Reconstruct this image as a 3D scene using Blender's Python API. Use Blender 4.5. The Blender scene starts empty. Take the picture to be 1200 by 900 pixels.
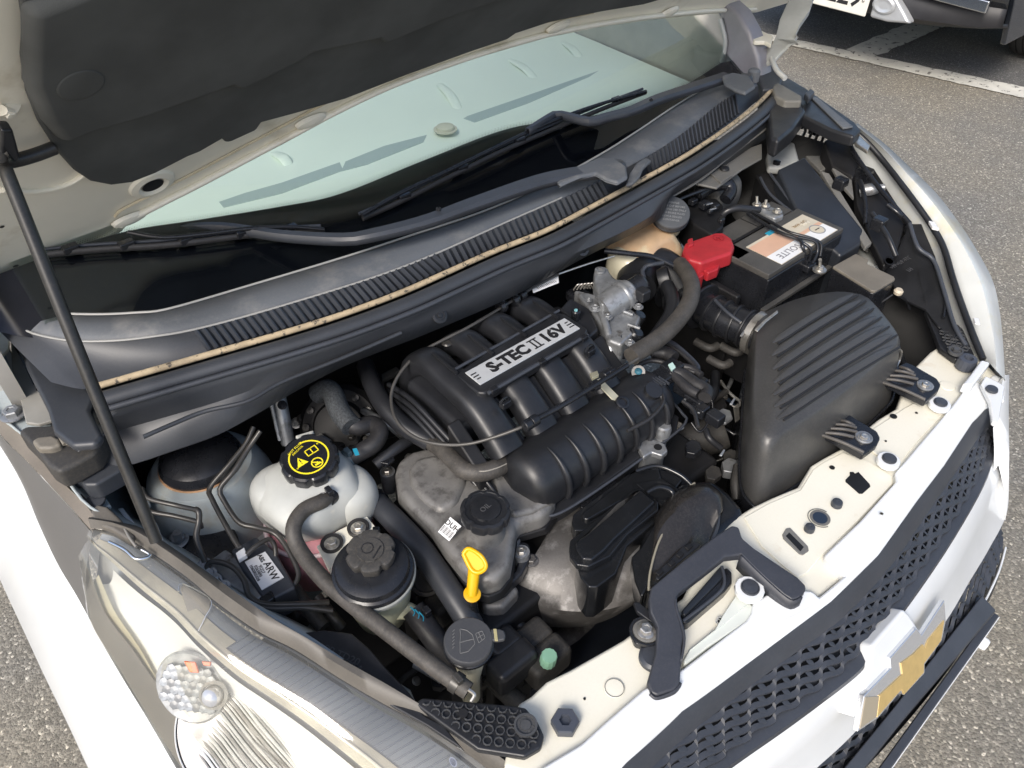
import bpy, math, random
from mathutils import Vector, Matrix, noise
from math import radians, sin, cos, pi
random.seed(4)
V = Vector
sc = bpy.context.scene
# ------------------------------------------------------------------ camera
CAM = V((-.8104, -.2750, 1.7610))
CR_ = V((.75647166, -.65400995, -.00464841)); CU_ = V((.43836597, .50174321, .74571377)); CF_ = V((.48537192, .56614903, -.66625023))
FP = 910.2
cd = bpy.data.cameras.new('camera'); cam = bpy.data.objects.new('camera', cd); sc.collection.objects.link(cam)
cd.sensor_width = 36; cd.lens = 36 * FP / 1200; cd.clip_start = .02; cd.clip_end = 400
cam.matrix_world = Matrix(((CR_.x, CU_.x, -CF_.x, CAM.x), (CR_.y, CU_.y, -CF_.y, CAM.y), (CR_.z, CU_.z, -CF_.z, CAM.z), (0, 0, 0, 1)))
sc.camera = cam
# ------------------------------------------------------------------ sky, sun, exposure
SUN_AZ = radians(246); SUN_EL = radians(42)      # azimuth from +Y clockwise: the sun stands behind the camera, to its left
w = bpy.data.worlds.new('World'); sc.world = w; w.use_nodes = True
nt = w.node_tree; bg = nt.nodes['Background']
sky = nt.nodes.new('ShaderNodeTexSky'); sky.sky_type = 'NISHITA'; sky.sun_disc = False
sky.sun_elevation = SUN_EL; sky.sun_rotation = SUN_AZ; sky.dust_density = 3.0; sky.ozone_density = 1.0; sky.air_density = 1.0
nt.links.new(sky.outputs[0], bg.inputs[0]); bg.inputs[1].default_value = .15
sl = bpy.data.lights.new('sun', 'SUN'); so = bpy.data.objects.new('sun', sl); sc.collection.objects.link(so)
sl.energy = 2.0; sl.angle = radians(20); sl.color = (1, .955, .89)
sd = V((sin(SUN_AZ) * cos(SUN_EL), cos(SUN_AZ) * cos(SUN_EL), sin(SUN_EL)))
so.rotation_euler = sd.to_track_quat('Z', 'Y').to_euler()
sc.view_settings.view_transform = 'Standard'; sc.view_settings.look = 'None'; sc.view_settings.gamma = 1
sc.view_settings.exposure = .56
sc.cycles.max_bounces = 8; sc.cycles.transparent_max_bounces = 12

# ------------------------------------------------------------------ surveying helpers: sight lines of the survey meet real planes
def ray(x, y): return CF_ + CR_ * ((x - 600) / FP) + CU_ * ((450 - y) / FP)
def G(x, y, z): d = ray(x, y); return CAM + d * ((z - CAM.z) / d.z)
def GY(x, y, Y): d = ray(x, y); return CAM + d * ((Y - CAM.y) / d.y)
def GX(x, y, X): d = ray(x, y); return CAM + d * ((X - CAM.x) / d.x)
def GP(x, y, p, n): d = ray(x, y); return CAM + d * ((p - CAM).dot(n) / d.dot(n))
def PX(p):
    d = p - CAM; q = d.dot(CF_); return 600 + FP * d.dot(CR_) / q, 450 - FP * d.dot(CU_) / q
def GG(pts, z): return [G(p[0], p[1], p[2] if len(p) > 2 else z) for p in pts]

def resample(pts, n, smooth=True):
    pts = [V(p) for p in pts]
    if smooth and len(pts) > 2:
        o = []
        for i in range(len(pts) - 1):
            a = pts[max(i - 1, 0)]; b = pts[i]; c = pts[i + 1]; d = pts[min(i + 2, len(pts) - 1)]
            for k in range(8):
                t = k / 8; t2 = t * t; t3 = t2 * t
                o.append(.5 * ((2 * b) + (c - a) * t + (2 * a - 5 * b + 4 * c - d) * t2 + (3 * b - a - 3 * c + d) * t3))
        o.append(pts[-1]); pts = o
    L = [0]
    for i in range(1, len(pts)): L.append(L[-1] + (pts[i] - pts[i - 1]).length)
    out = []; j = 0
    for k in range(n):
        s = L[-1] * k / (n - 1)
        while j < len(L) - 2 and L[j + 1] < s: j += 1
        h = (L[j + 1] - L[j]) or 1e-9
        out.append(pts[j].lerp(pts[j + 1], min(1, (s - L[j]) / h)))
    return out
def at_len(curve, t):
    i = t * (len(curve) - 1); j = min(int(i), len(curve) - 2); return curve[j].lerp(curve[j + 1], i - j)

# ------------------------------------------------------------------ objects
COL = sc.collection; WM = {}
def thing(name, label, cat, loc=(0, 0, 0), group=None):
    o = bpy.data.objects.new(name, None); o.empty_display_size = .05; COL.objects.link(o)
    o.location = loc; WM[o.name] = Matrix.Translation(V(loc)); o['label'] = label; o['category'] = cat
    if group: o['group'] = group
    return o
def place(o, parent=None, M=None):
    M = M or Matrix.Identity(4); WM[o.name] = M
    if parent: o.parent = parent; o.matrix_local = WM[parent.name].inverted() @ M
    else: o.matrix_local = M
def link(name, me, parent=None, M=None, label=None):
    o = bpy.data.objects.new(name, me); COL.objects.link(o); place(o, parent, M)
    if label: o['label'] = label
    return o
def make(name, vs, fs, mat, parent=None, M=None, bevel=0, seg=2, sub=0, solid=0, off=0, angle=38, label=None, flat=False, kind=None):
    if M is not None and name != 'louvre_fin':
        s_ = M.to_scale()
        if max(abs(s_.x - 1), abs(s_.y - 1), abs(s_.z - 1)) > 1e-4:
            S_ = Matrix.Diagonal((s_.x, s_.y, s_.z, 1)); vs = [S_ @ V(v) for v in vs]; M = M @ S_.inverted()
    me = bpy.data.meshes.new(name); me.from_pydata([tuple(v) for v in vs], [], fs); me.update()
    me.materials.append(mat); 
    if not flat:
        me.shade_smooth()
        if not bevel or True: me.set_sharp_from_angle(angle=radians(angle))
    o = link(name, me, parent, M, label)
    if kind: o['kind'] = kind
    if solid:
        m = o.modifiers.new('thickness', 'SOLIDIFY'); m.thickness = solid; m.offset = off
    if bevel:
        m = o.modifiers.new('bevel', 'BEVEL'); m.width = bevel; m.segments = seg; m.limit_method = 'ANGLE'; m.angle_limit = radians(32); m.harden_normals = True
    if sub:
        m = o.modifiers.new('sub', 'SUBSURF'); m.levels = sub; m.render_levels = sub
    return o
def frame(o, n=(0, 0, 1), x=(1, 0, 0)):
    n = V(n).normalized(); x = V(x); x = (x - n * x.dot(n)).normalized(); y = n.cross(x); o = V(o)
    return Matrix(((x.x, y.x, n.x, o.x), (x.y, y.y, n.y, o.y), (x.z, y.z, n.z, o.z), (0, 0, 0, 1)))
def prism(name, top, h, mat, parent=None, d=(0, 0, -1), taper=0, M=None, **k):
    top = [V(p) for p in top]; n = len(top); c = sum(top, V()) / n; dv = V(d) * h
    ar = V()
    for i in range(n): ar += (top[i] - c).cross(top[(i + 1) % n] - c)
    if ar.dot(V(d)) > 0: top.reverse()
    bot = [p + dv + (p - c) * taper for p in top]
    fs = [list(range(n)), list(range(2 * n - 1, n - 1, -1))] + [[i, n + i, n + (i + 1) % n, (i + 1) % n] for i in range(n)]
    return make(name, top + bot, fs, mat, parent, M, **k)
def box(name, c, s, mat, parent=None, M=None, **k):
    c = V(c); hx, hy, hz = s[0] / 2, s[1] / 2, s[2] / 2
    top = [c + V((a, b, hz)) for a, b in ((-hx, -hy), (hx, -hy), (hx, hy), (-hx, hy))]
    return prism(name, top, s[2], mat, parent, M=M, **k)
def tube(name, pts, r, mat, parent=None, seg=12, n=None, smooth=True, flatten=None, label=None, raw=False, sq=0, **k):
    n = n or max(6, len(pts) * 7)
    P = resample(pts, n, smooth) if not raw else [V(p) for p in pts]; n = len(P)
    vs = []; fs = []; up = V((0, 0, 1)); prev = None
    for i, p in enumerate(P):
        t = (P[min(i + 1, n - 1)] - P[max(i - 1, 0)]).normalized()
        if prev is None:
            a = t.cross(up)
            if a.length < .1: a = t.cross(V((1, 0, 0)))
            a.normalize()
        else: a = (prev - t * prev.dot(t)).normalized()
        prev = a; b = t.cross(a)
        rr = r(i / (n - 1)) if callable(r) else r
        fa, fb = flatten or (1, 1)
        for j in range(seg):
            q = 2 * pi * j / seg; e_ = (abs(cos(q)) ** sq + abs(sin(q)) ** sq) ** (-1 / sq) if sq else 1; vs.append(p + a * (cos(q) * rr * fa * e_) + b * (sin(q) * rr * fb * e_))
    for i in range(n - 1):
        for j in range(seg):
            k2 = (j + 1) % seg; fs.append([i * seg + j, i * seg + k2, (i + 1) * seg + k2, (i + 1) * seg + j])
    fs.append(list(range(seg))); fs.append(list(range(n * seg - 1, (n - 1) * seg - 1, -1)))
    fs = [f[::-1] for f in fs]
    return make(name, vs, fs, mat, parent, label=label, angle=50, **k)
def lathe(name, prof, mat, parent=None, M=None, seg=32, lobes=0, lob=.0, lobh=None, sx=1, sy=1, angle=32, **k):
    vs = []; fs = []
    for i, (r, h) in enumerate(prof):
        for j in range(seg):
            q = 2 * pi * j / seg; rr = r
            if lobes and (lobh is None or lobh[0] <= h <= lobh[1]): rr = r * (1 - lob * (max(0, cos(q * lobes)) ** 3))
            vs.append((rr * cos(q) * sx, rr * sin(q) * sy, h))
    m = len(prof)
    for i in range(m - 1):
        for j in range(seg):
            b = (j + 1) % seg; fs.append([i * seg + j, i * seg + b, (i + 1) * seg + b, (i + 1) * seg + j])
    if prof[0][0] > 1e-4: fs.append(list(range(seg))[::-1])
    if prof[-1][0] > 1e-4: fs.append([(m - 1) * seg + j for j in range(seg)])
    return make(name, vs, fs, mat, parent, M, angle=angle, **k)
def strip(name, curves, n, mat, parent=None, smooth=True, **k):
    rows = [resample(c, n, smooth) for c in curves]; vs = [p for r in rows for p in r]; fs = []
    for i in range(len(rows) - 1):
        for j in range(n - 1): fs.append([i * n + j, (i + 1) * n + j, (i + 1) * n + j + 1, i * n + j + 1])
    # face the surface upwards
    a = vs[fs[0][1]] - vs[fs[0][0]]; b = vs[fs[0][3]] - vs[fs[0][0]]
    if a.cross(b).z < 0: fs = [f[::-1] for f in fs]
    return make(name, vs, fs, mat, parent, **k)
def text(name, body, size, M, mat, parent=None, ext=.0003, bold=.0, align='CENTER', sx=1, **k):
    cu = bpy.data.curves.new(name, 'FONT'); cu.body = body; cu.size = size; cu.extrude = ext; cu.offset = bold; cu.resolution_u = 2
    cu.align_x = align; cu.align_y = 'CENTER'
    t = bpy.data.objects.new('tmp', cu); COL.objects.link(t); bpy.context.view_layer.update()
    me = bpy.data.meshes.new_from_object(t.evaluated_get(bpy.context.evaluated_depsgraph_get()))
    bpy.data.objects.remove(t); bpy.data.curves.remove(cu)
    me.materials.clear(); me.materials.append(mat)
    if sx != 1:
        for v in me.vertices: v.co.x *= sx
    return link(name, me, parent, M, **k)
def hexbolt(name, p, r, mat, parent, n=(0, 0, 1), washer=True, h=None, m2=None):
    h = h or r * .7
    fr = frame(p, n, (cos(p[0] * 90), sin(p[0] * 90), .1)); vs = []; fs = []
    def ring(rr, z, k):
        for j in range(k): q = 2 * pi * j / k; vs.append((rr * cos(q), rr * sin(q), z))
    s = 24
    ring(r * 1.45, 0, s); ring(r * 1.45, r * .16, s); ring(r * 1.3, r * .22, s)
    for i in range(2):
        for j in range(s): b = (j + 1) % s; fs.append([i * s + j, i * s + b, (i + 1) * s + b, (i + 1) * s + j])
    fs.append([2 * s + j for j in range(s)])
    b0 = len(vs); ring(r, r * .2, 6); ring(r, r * .2 + h * .85, 6); ring(r * .85, r * .2 + h, 6); ring(r * .5, r * .2 + h, 6); ring(r * .42, r * .2 + h * .85, 6)
    for i in range(4):
        for j in range(6): b = (j + 1) % 6; fs.append([b0 + i * 6 + j, b0 + i * 6 + b, b0 + (i + 1) * 6 + b, b0 + (i + 1) * 6 + j])
    fs.append([b0 + 24 + j for j in range(6)])
    return make(name, vs, fs, mat, parent, fr, angle=30)

# ------------------------------------------------------------------ materials
MATS = {}
def mat(name, col, rough=.5, metal=0, var=.0, vscale=20, col2=None, c2=(.5, .6), c2scale=30, bump=0, bscale=200, coat=0, spec=.5, bumpd=.001, detail=3, rvar=0, trans=0, dust=None, dustamt=.3, sss=0):
    if name in MATS: return MATS[name]
    m = bpy.data.materials.new(name); m.use_nodes = True; nt = m.node_tree; N = nt.nodes; L = nt.links
    b = N['Principled BSDF']; b.inputs['Roughness'].default_value = rough; b.inputs['Metallic'].default_value = metal
    b.inputs['Coat Weight'].default_value = coat; b.inputs['Coat Roughness'].default_value = .06; b.inputs['Specular IOR Level'].default_value = spec
    tc = N.new('ShaderNodeTexCoord'); mp = N.new('ShaderNodeNewGeometry')
    co = mp.outputs['Position']
    def noi(s, d=3, r=.55):
        n = N.new('ShaderNodeTexNoise'); n.inputs['Scale'].default_value = s; n.inputs['Detail'].default_value = d; n.inputs['Roughness'].default_value = r
        L.new(co, n.inputs['Vector']); return n.outputs[0]
    def ramp(src, a, b_, lo=0, hi=1):
        r = N.new('ShaderNodeMapRange'); r.inputs['From Min'].default_value = a; r.inputs['From Max'].default_value = b_
        r.inputs['To Min'].default_value = lo; r.inputs['To Max'].default_value = hi; L.new(src, r.inputs['Value']); return r.outputs[0]
    c = N.new('ShaderNodeMix'); c.data_type = 'RGBA'; c.inputs[6].default_value = (*[x * (1 - var) for x in col], 1); c.inputs[7].default_value = (*[min(1, x * (1 + var)) for x in col], 1)
    L.new(ramp(noi(vscale, detail), .35, .65), c.inputs[0]); out = c.outputs[2]
    if col2:
        d = N.new('ShaderNodeMix'); d.data_type = 'RGBA'; L.new(out, d.inputs[6]); d.inputs[7].default_value = (*col2, 1)
        L.new(ramp(noi(c2scale, 5, .65), c2[0], c2[1]), d.inputs[0]); out = d.outputs[2]
    if dust:
        d = N.new('ShaderNodeMix'); d.data_type = 'RGBA'; L.new(out, d.inputs[6]); d.inputs[7].default_value = (*dust, 1)
        L.new(ramp(noi(260, 9, .85), .47, .75, 0, dustamt * .6), d.inputs[0]); out = d.outputs[2]
    L.new(out, b.inputs['Base Color'])
    if rvar: L.new(ramp(noi(vscale * 1.7, 4), .3, .7, max(0, rough - rvar), min(1, rough + rvar)), b.inputs['Roughness'])
    if trans: b.inputs['Transmission Weight'].default_value = trans
    if sss: b.inputs['Subsurface Weight'].default_value = sss; b.inputs['Subsurface Radius'].default_value = (.02, .02, .02)
    if bump:
        bp = N.new('ShaderNodeBump'); bp.inputs['Strength'].default_value = bump; bp.inputs['Distance'].default_value = bumpd
        L.new(noi(bscale, 4), bp.inputs['Height']); L.new(bp.outputs[0], b.inputs['Normal'])
    MATS[name] = m; return m
TAN = (.30, .26, .20)
white = mat('white_paint', (.70, .72, .73), .20, var=.02, coat=.6, col2=(.70, .71, .69), c2=(.55, .8), c2scale=8, bump=.03, bscale=500, bumpd=.0005)
cream = mat('support_paint', (.76, .735, .63), .38, var=.02, vscale=9, coat=.2, col2=(.62, .54, .40), c2=(.62, .80), c2scale=14, dust=(.45, .38, .27), dustamt=.22, bump=.06, bscale=300)
creamh = mat('hood_inner_paint', (.84, .80, .68), .40, var=.04, vscale=5, coat=.15, col2=(.50, .43, .30), c2=(.55, .8), c2scale=9, bump=.05, bscale=60)
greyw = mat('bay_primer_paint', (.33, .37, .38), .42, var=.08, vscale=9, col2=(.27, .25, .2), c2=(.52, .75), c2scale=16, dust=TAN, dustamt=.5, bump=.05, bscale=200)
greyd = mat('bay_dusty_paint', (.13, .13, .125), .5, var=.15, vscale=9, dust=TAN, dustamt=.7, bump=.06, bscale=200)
blk = mat('black_plastic', (.015, .016, .019), .38, var=.3, vscale=12, dust=(.10, .095, .09), dustamt=.22, bump=.22, bscale=900, bumpd=.0004, rvar=.1)
blks = mat('black_plastic_smooth', (.012, .013, .016), .27, var=.2, dust=(.08, .075, .07), dustamt=.15, bump=.05, bscale=700, bumpd=.0004, rvar=.08)
gloss = mat('gloss_black', (.010, .011, .013), .15, var=.2, dust=(.09, .08, .065), dustamt=.18, rvar=.06)
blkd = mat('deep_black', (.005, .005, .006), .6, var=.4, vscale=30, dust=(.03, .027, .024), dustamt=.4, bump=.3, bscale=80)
dusty = mat('dusty_black_plastic', (.034, .033, .032), .6, var=.25, vscale=8, dust=(.20, .17, .13), dustamt=.55, bump=.15, bscale=800, bumpd=.0004)
rubber = mat('rubber', (.018, .018, .020), .5, var=.25, vscale=40, dust=(.15, .13, .11), dustamt=.35, bump=.15, bscale=600, bumpd=.0004)
hosegrey = mat('dusty_hose', (.050, .046, .042), .6, var=.25, vscale=40, dust=(.22, .19, .15), dustamt=.6, bump=.2, bscale=500, bumpd=.0005)
slate = mat('slate_plastic', (.040, .045, .056), .42, var=.1, vscale=15, dust=(.16, .15, .14), dustamt=.25, bump=.1, bscale=900, bumpd=.0003)
cowlm = mat('weathered_cowl', (.095, .105, .12), .58, var=.12, vscale=6, col2=(.19, .19, .19), c2=(.5, .75), c2scale=14, dust=(.28, .26, .22), dustamt=.3, bump=.12, bscale=700, bumpd=.0004)
cowld = mat('cowl_dark', (.035, .039, .047), .45, var=.15, vscale=9, dust=(.12, .11, .10), dustamt=.3, bump=.1, bscale=700, bumpd=.0004)
beige = mat('dirty_seal_edge', (.40, .32, .21), .8, var=.15, vscale=60, col2=(.07, .06, .05), c2=(.56, .64), c2scale=110, bump=.4, bscale=300)
cast = mat('cast_aluminium', (.20, .195, .187), .5, metal=.35, var=.12, vscale=30, col2=(.11, .105, .10), c2=(.50, .66), c2scale=45, dust=(.34, .33, .315), dustamt=.35, bump=.35, bscale=900, bumpd=.0005)
castb = mat('bright_cast', (.30, .31, .32), .42, metal=.6, var=.2, vscale=50, col2=(.13, .12, .11), c2=(.55, .7), c2scale=60, bump=.4, bscale=300, bumpd=.0006)
shield = mat('heat_shield', (.105, .10, .096), .45, metal=.45, var=.2, vscale=14, col2=(.24, .235, .23), c2=(.52, .72), c2scale=40, dust=(.05, .045, .04), dustamt=.8, bump=.3, bscale=420, bumpd=.0006)
steel = mat('zinc_steel', (.52, .50, .46), .33, metal=.85, var=.12, vscale=120, col2=(.26, .22, .16), c2=(.55, .75), c2scale=90)
pipe = mat('dark_pipe', (.05, .048, .045), .35, metal=.3, var=.2, dust=(.16, .14, .12), dustamt=.3)
tankm = mat('tank_plastic', (.47, .48, .455), .38, var=.05, vscale=25, sss=.25, col2=(.60, .57, .49), c2=(.6, .8), c2scale=35, bump=.1, bscale=120)
pink = mat('pink_coolant', (.52, .24, .27), .35, var=.1, vscale=15, sss=.25)
yelres = mat('yellowed_plastic', (.50, .50, .36), .45, var=.08, vscale=30, dust=(.30, .27, .16), dustamt=.4)
wshm = mat('washer_neck_plastic', (.52, .49, .37), .45, var=.1, vscale=30, dust=(.25, .22, .15), dustamt=.4)
amber = mat('brake_reservoir_plastic', (.52, .36, .22), .35, var=.12, vscale=25, sss=.2, col2=(.62, .56, .38), c2=(.5, .7), c2scale=18)
yellow = mat('yellow_plastic', (.72, .40, .006), .35, var=.05)
yprint = mat('yellow_print', (.78, .66, .02), .5)
red = mat('red_plastic', (.36, .02, .028), .42, var=.12, vscale=40, dust=(.35, .10, .08), dustamt=.25)
green = mat('green_cap', (.22, .42, .30), .5, var=.1)
blue = mat('blue_mark', (.02, .28, .42), .5)
bluemark = blue
paper = mat('label_white', (.72, .73, .74), .45, var=.03)
ink = mat('ink', (.015, .015, .017), .5)
inkg = mat('ink_grey', (.25, .26, .28), .5)
peach = mat('label_peach', (.60, .38, .27), .45, var=.06)
beigel = mat('label_beige', (.55, .50, .40), .45, var=.06)
battm = mat('battery_case', (.060, .058, .055), .5, var=.15, dust=(.17, .16, .13), dustamt=.5, bump=.08, bscale=800, bumpd=.0003)
alu = mat('sign_aluminium', (.62, .64, .66), .38, metal=.35, var=.05, vscale=30, dust=(.45, .44, .42), dustamt=.3)
chrome = mat('chrome', (.80, .82, .84), .12, metal=1)
gold = mat('gold_emblem', (.60, .43, .17), .32, metal=.35, var=.06, vscale=80, bump=.1, bscale=500, bumpd=.0003, coat=.5)
padm = mat('hood_pad_felt', (.080, .083, .081), .92, var=.16, vscale=9, dust=(.12, .12, .115), dustamt=.15, bump=.5, bscale=900, bumpd=.0006, spec=.2)
trim = mat('shoulder_hood_reflection', (.115, .113, .110), .38, var=.05, vscale=4, coat=.2, dust=(.24, .22, .19), dustamt=.25)  # grey paints the dark hood's reflection onto the white fender
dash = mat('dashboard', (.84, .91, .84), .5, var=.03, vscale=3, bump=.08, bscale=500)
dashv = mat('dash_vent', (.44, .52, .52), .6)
fritm = mat('frit_black', (.008, .009, .014), .10)
rib_m = mat('ribbed_cap', (.05, .055, .06), .6, var=.1)
orange = mat('orange_bulb', (.75, .14, .03), .3)
bezel = mat('lamp_bezel', (.74, .745, .73), .25, metal=.15, var=.03, vscale=10)
tanb = mat('lamp_tan', (.34, .31, .24), .3, metal=.4, var=.25, vscale=18)
lampd = mat('lamp_dark', (.13, .145, .17), .35, metal=.3, var=.12, vscale=14)
lampg = mat('lamp_grey_rim', (.16, .15, .135), .3, metal=.3, var=.15, vscale=14, coat=.4)
refl = mat('lamp_reflector', (.50, .51, .53), .14, metal=.9, var=.05, vscale=30)
def glass(name, tint, refl_=1.0, rough=.02, ior=1.5, haze=0):
    m = bpy.data.materials.new(name); m.use_nodes = True; N = m.node_tree.nodes; L = m.node_tree.links; N.clear()
    o = N.new('ShaderNodeOutputMaterial'); t = N.new('ShaderNodeBsdfTransparent'); g = N.new('ShaderNodeBsdfGlossy'); f = N.new('ShaderNodeFresnel'); x = N.new('ShaderNodeMixShader')
    f.inputs[0].default_value = ior; t.inputs[0].default_value = (*tint, 1); g.inputs['Roughness'].default_value = rough; g.inputs['Color'].default_value = (refl_, refl_, refl_, 1)
    if haze:
        hz = N.new('ShaderNodeBsdfDiffuse'); hz.inputs[0].default_value = (.8, .8, .76, 1); x2 = N.new('ShaderNodeMixShader'); x2.inputs[0].default_value = haze; L.new(t.outputs[0], x2.inputs[1]); L.new(hz.outputs[0], x2.inputs[2]); t = x2
    L.new(f.outputs[0], x.inputs[0]); L.new(t.outputs[0], x.inputs[1]); L.new(g.outputs[0], x.inputs[2]); L.new(x.outputs[0], o.inputs[0]); return m
wglass = glass('windshield_glass', (.92, .985, .95), 1, .02, 1.5)
lens = glass('headlight_lens', (.93, .93, .90), 1, .06, 1.5, .10)
# ------------------------------------------------------------------ ground
def asphalt(name, base, k=1.0):
    m = bpy.data.materials.new(name); m.use_nodes = True; N = m.node_tree.nodes; L = m.node_tree.links; b = N['Principled BSDF']
    g = N.new('ShaderNodeNewGeometry'); co = g.outputs['Position']
    def noi(s, d=2, r=.5):
        n = N.new('ShaderNodeTexNoise'); n.inputs['Scale'].default_value = s; n.inputs['Detail'].default_value = d; n.inputs['Roughness'].default_value = r; L.new(co, n.inputs['Vector']); return n.outputs[0]
    vo = N.new('ShaderNodeTexVoronoi'); vo.inputs['Scale'].default_value = 170; vo.inputs['Randomness'].default_value = 1; L.new(co, vo.inputs['Vector'])
    vc = N.new('ShaderNodeSeparateColor'); L.new(vo.outputs['Color'], vc.inputs[0])
    r = N.new('ShaderNodeValToRGB'); e = r.color_ramp.elements
    e[0].position = 0; e[0].color = (*[x * .68 for x in base], 1); e[1].position = 1; e[1].color = (*[min(1, x * 3.0) for x in base], 1)
    a = e.new(.55); a.color = (*base, 1); a2 = e.new(.88); a2.color = (*[x * 1.30 for x in base], 1); a3 = e.new(.97); a3.color = (*[x * 1.9 for x in base], 1)
    L.new(vc.outputs[0], r.inputs[0])
    mx = N.new('ShaderNodeMix'); mx.data_type = 'RGBA'; mx.blend_type = 'MULTIPLY'; mx.inputs[0].default_value = 1
    L.new(r.outputs[0], mx.inputs[6])
    r2 = N.new('ShaderNodeValToRGB'); q = r2.color_ramp.elements; q[0].position = .3; q[0].color = (.86, .87, .89, 1); q[1].position = .7; q[1].color = (1.14, 1.09, .99, 1)
    L.new(noi(1.7, 5, .6), r2.inputs[0]); L.new(r2.outputs[0], mx.inputs[7]); L.new(mx.outputs[2], b.inputs['Base Color'])
    b.inputs['Roughness'].default_value = .85
    bp = N.new('ShaderNodeBump'); bp.inputs['Strength'].default_value = .9; bp.inputs['Distance'].default_value = .0022
    ad = N.new('ShaderNodeMath'); ad.operation = 'SUBTRACT'; L.new(noi(420, 2), ad.inputs[0]); L.new(vo.outputs['Distance'], ad.inputs[1]); L.new(ad.outputs[0], bp.inputs['Height']); L.new(bp.outputs[0], b.inputs['Normal'])
    return m
asph = asphalt('asphalt', (.215, .202, .175)); asph2 = asphalt('asphalt_painted_shade', (.12, .118, .114))
def sheet(name, pts, m, z, **k):
    return make(name, [V((p[0], p[1], z)) for p in pts], [list(range(len(pts)))], m, **k)
o = make('ground', [(-150, -150, 0), (150, -150, 0), (150, 150, 0), (-150, 150, 0)], [[0, 1, 2, 3]], asph, kind='structure')
# parking bays beyond the aisle: asphalt darkened to paint in the parked car's shade
def Lx(y, side): return (4.455 if side else 4.272) + (y - 1.2) * (-.21 if side else -.17)
o = sheet('parking_bay_painted_shade', [(Lx(-8, 1), -8), (12, -8), (12, 14), (Lx(14, 1), 14)], asph2, .003, kind='structure')
def paintm():
    m = mat('road_paint', (.62, .60, .53), .8, var=.08, vscale=12, col2=(.15, .14, .125), c2=(.585, .63), c2scale=22, bump=.5, bscale=260, bumpd=.002); return m
n = 60; ys = [-8 + 22 * i / n for i in range(n + 1)]
def jag(y, s): return .014 * noise.noise(V((y * 9, s, 0))) + .010 * noise.noise(V((y * 30, s, 3)))
n = 700; ys = [-8 + 22 * i / n for i in range(n + 1)]
vs = []
for y in ys: vs += [V((Lx(y, 0) + jag(y, 1), y, .007)), V((Lx(y, 1) + jag(y, 7), y, .007))]
make('parking_line', vs, [[2 * i, 2 * i + 1, 2 * i + 3, 2 * i + 2] for i in range(n)], paintm(), kind='structure', flat=True)
for k in range(-2, 3):
    y0 = 2.16 + k * 2.5; x0 = Lx(y0, 1)
    vs = []
    for i in range(101):
        x = x0 - .01 + i * .05; vs += [V((x, y0 - .10 + jag(x, 11 + k), .0075)), V((x, y0 + .10 + jag(x, 17 + k), .0075))]
    make('bay_line', vs, [[2 * i, 2 * i + 2, 2 * i + 3, 2 * i + 1] for i in range(100)], paintm(), kind='structure', flat=True)

# ------------------------------------------------------------------ the parked car across the aisle
pc = thing('parked_car', 'dark parked car across the aisle with white number plate and silver skid trim', 'car', (3.7, 2.2, 0))
darkbody = mat('dark_body_paint', (.018, .022, .03), .15, coat=1, var=.05)
blowr = mat('bumper_black', (.018, .018, .021), .5, var=.1)
silv = mat('silver_trim', (.52, .54, .56), .3, metal=.4, var=.05)
tyrem = mat('tyre_rubber', (.03, .03, .03), .75, var=.2)
def sect(y, prof):      # car outline rows across its width (front at small x)
    return [V((3.80 + px + .10 * (abs(y) / .88) ** 3, 2.2 + y, z + (.06 * (abs(y) / .88) ** 3 if z < .5 else 0))) for px, z in prof]
YW = [-.90, -.87, -.78, -.5, 0, .5, .78, .87, .90]
def shellrow(prof, shrink=lambda y: 1): return [sect(y, prof) for y in YW]
def carpart(name, prof, m, **k): return strip(name, [r for r in shellrow(prof)], len(prof), m, pc, smooth=False, **k)
o = carpart('lower_bumper', [(.50, .37), (.30, .33), (.10, .345), (.04, .372), (.02, .44), (.03, .52)], blowr, solid=.02)
o = carpart('bumper', [(.03, .52), (.0, .56), (-.01, .66), (.03, .76)], darkbody, solid=.02)
o = carpart('grille', [(.035, .76), (.07, .80), (.09, .92)], blks, solid=.02)
o = carpart('hood', [(.09, .92), (.16, .98), (.5, 1.04), (1.15, 1.10)], darkbody, solid=.02)
o = carpart('windscreen', [(1.15, 1.10), (1.5, 1.32), (1.85, 1.5)], gloss, solid=.01)
o = carpart('roof', [(1.85, 1.5), (2.6, 1.56), (3.6, 1.5), (3.9, 1.2), (4.1, .9), (4.1, .35)], darkbody, solid=.02)
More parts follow.
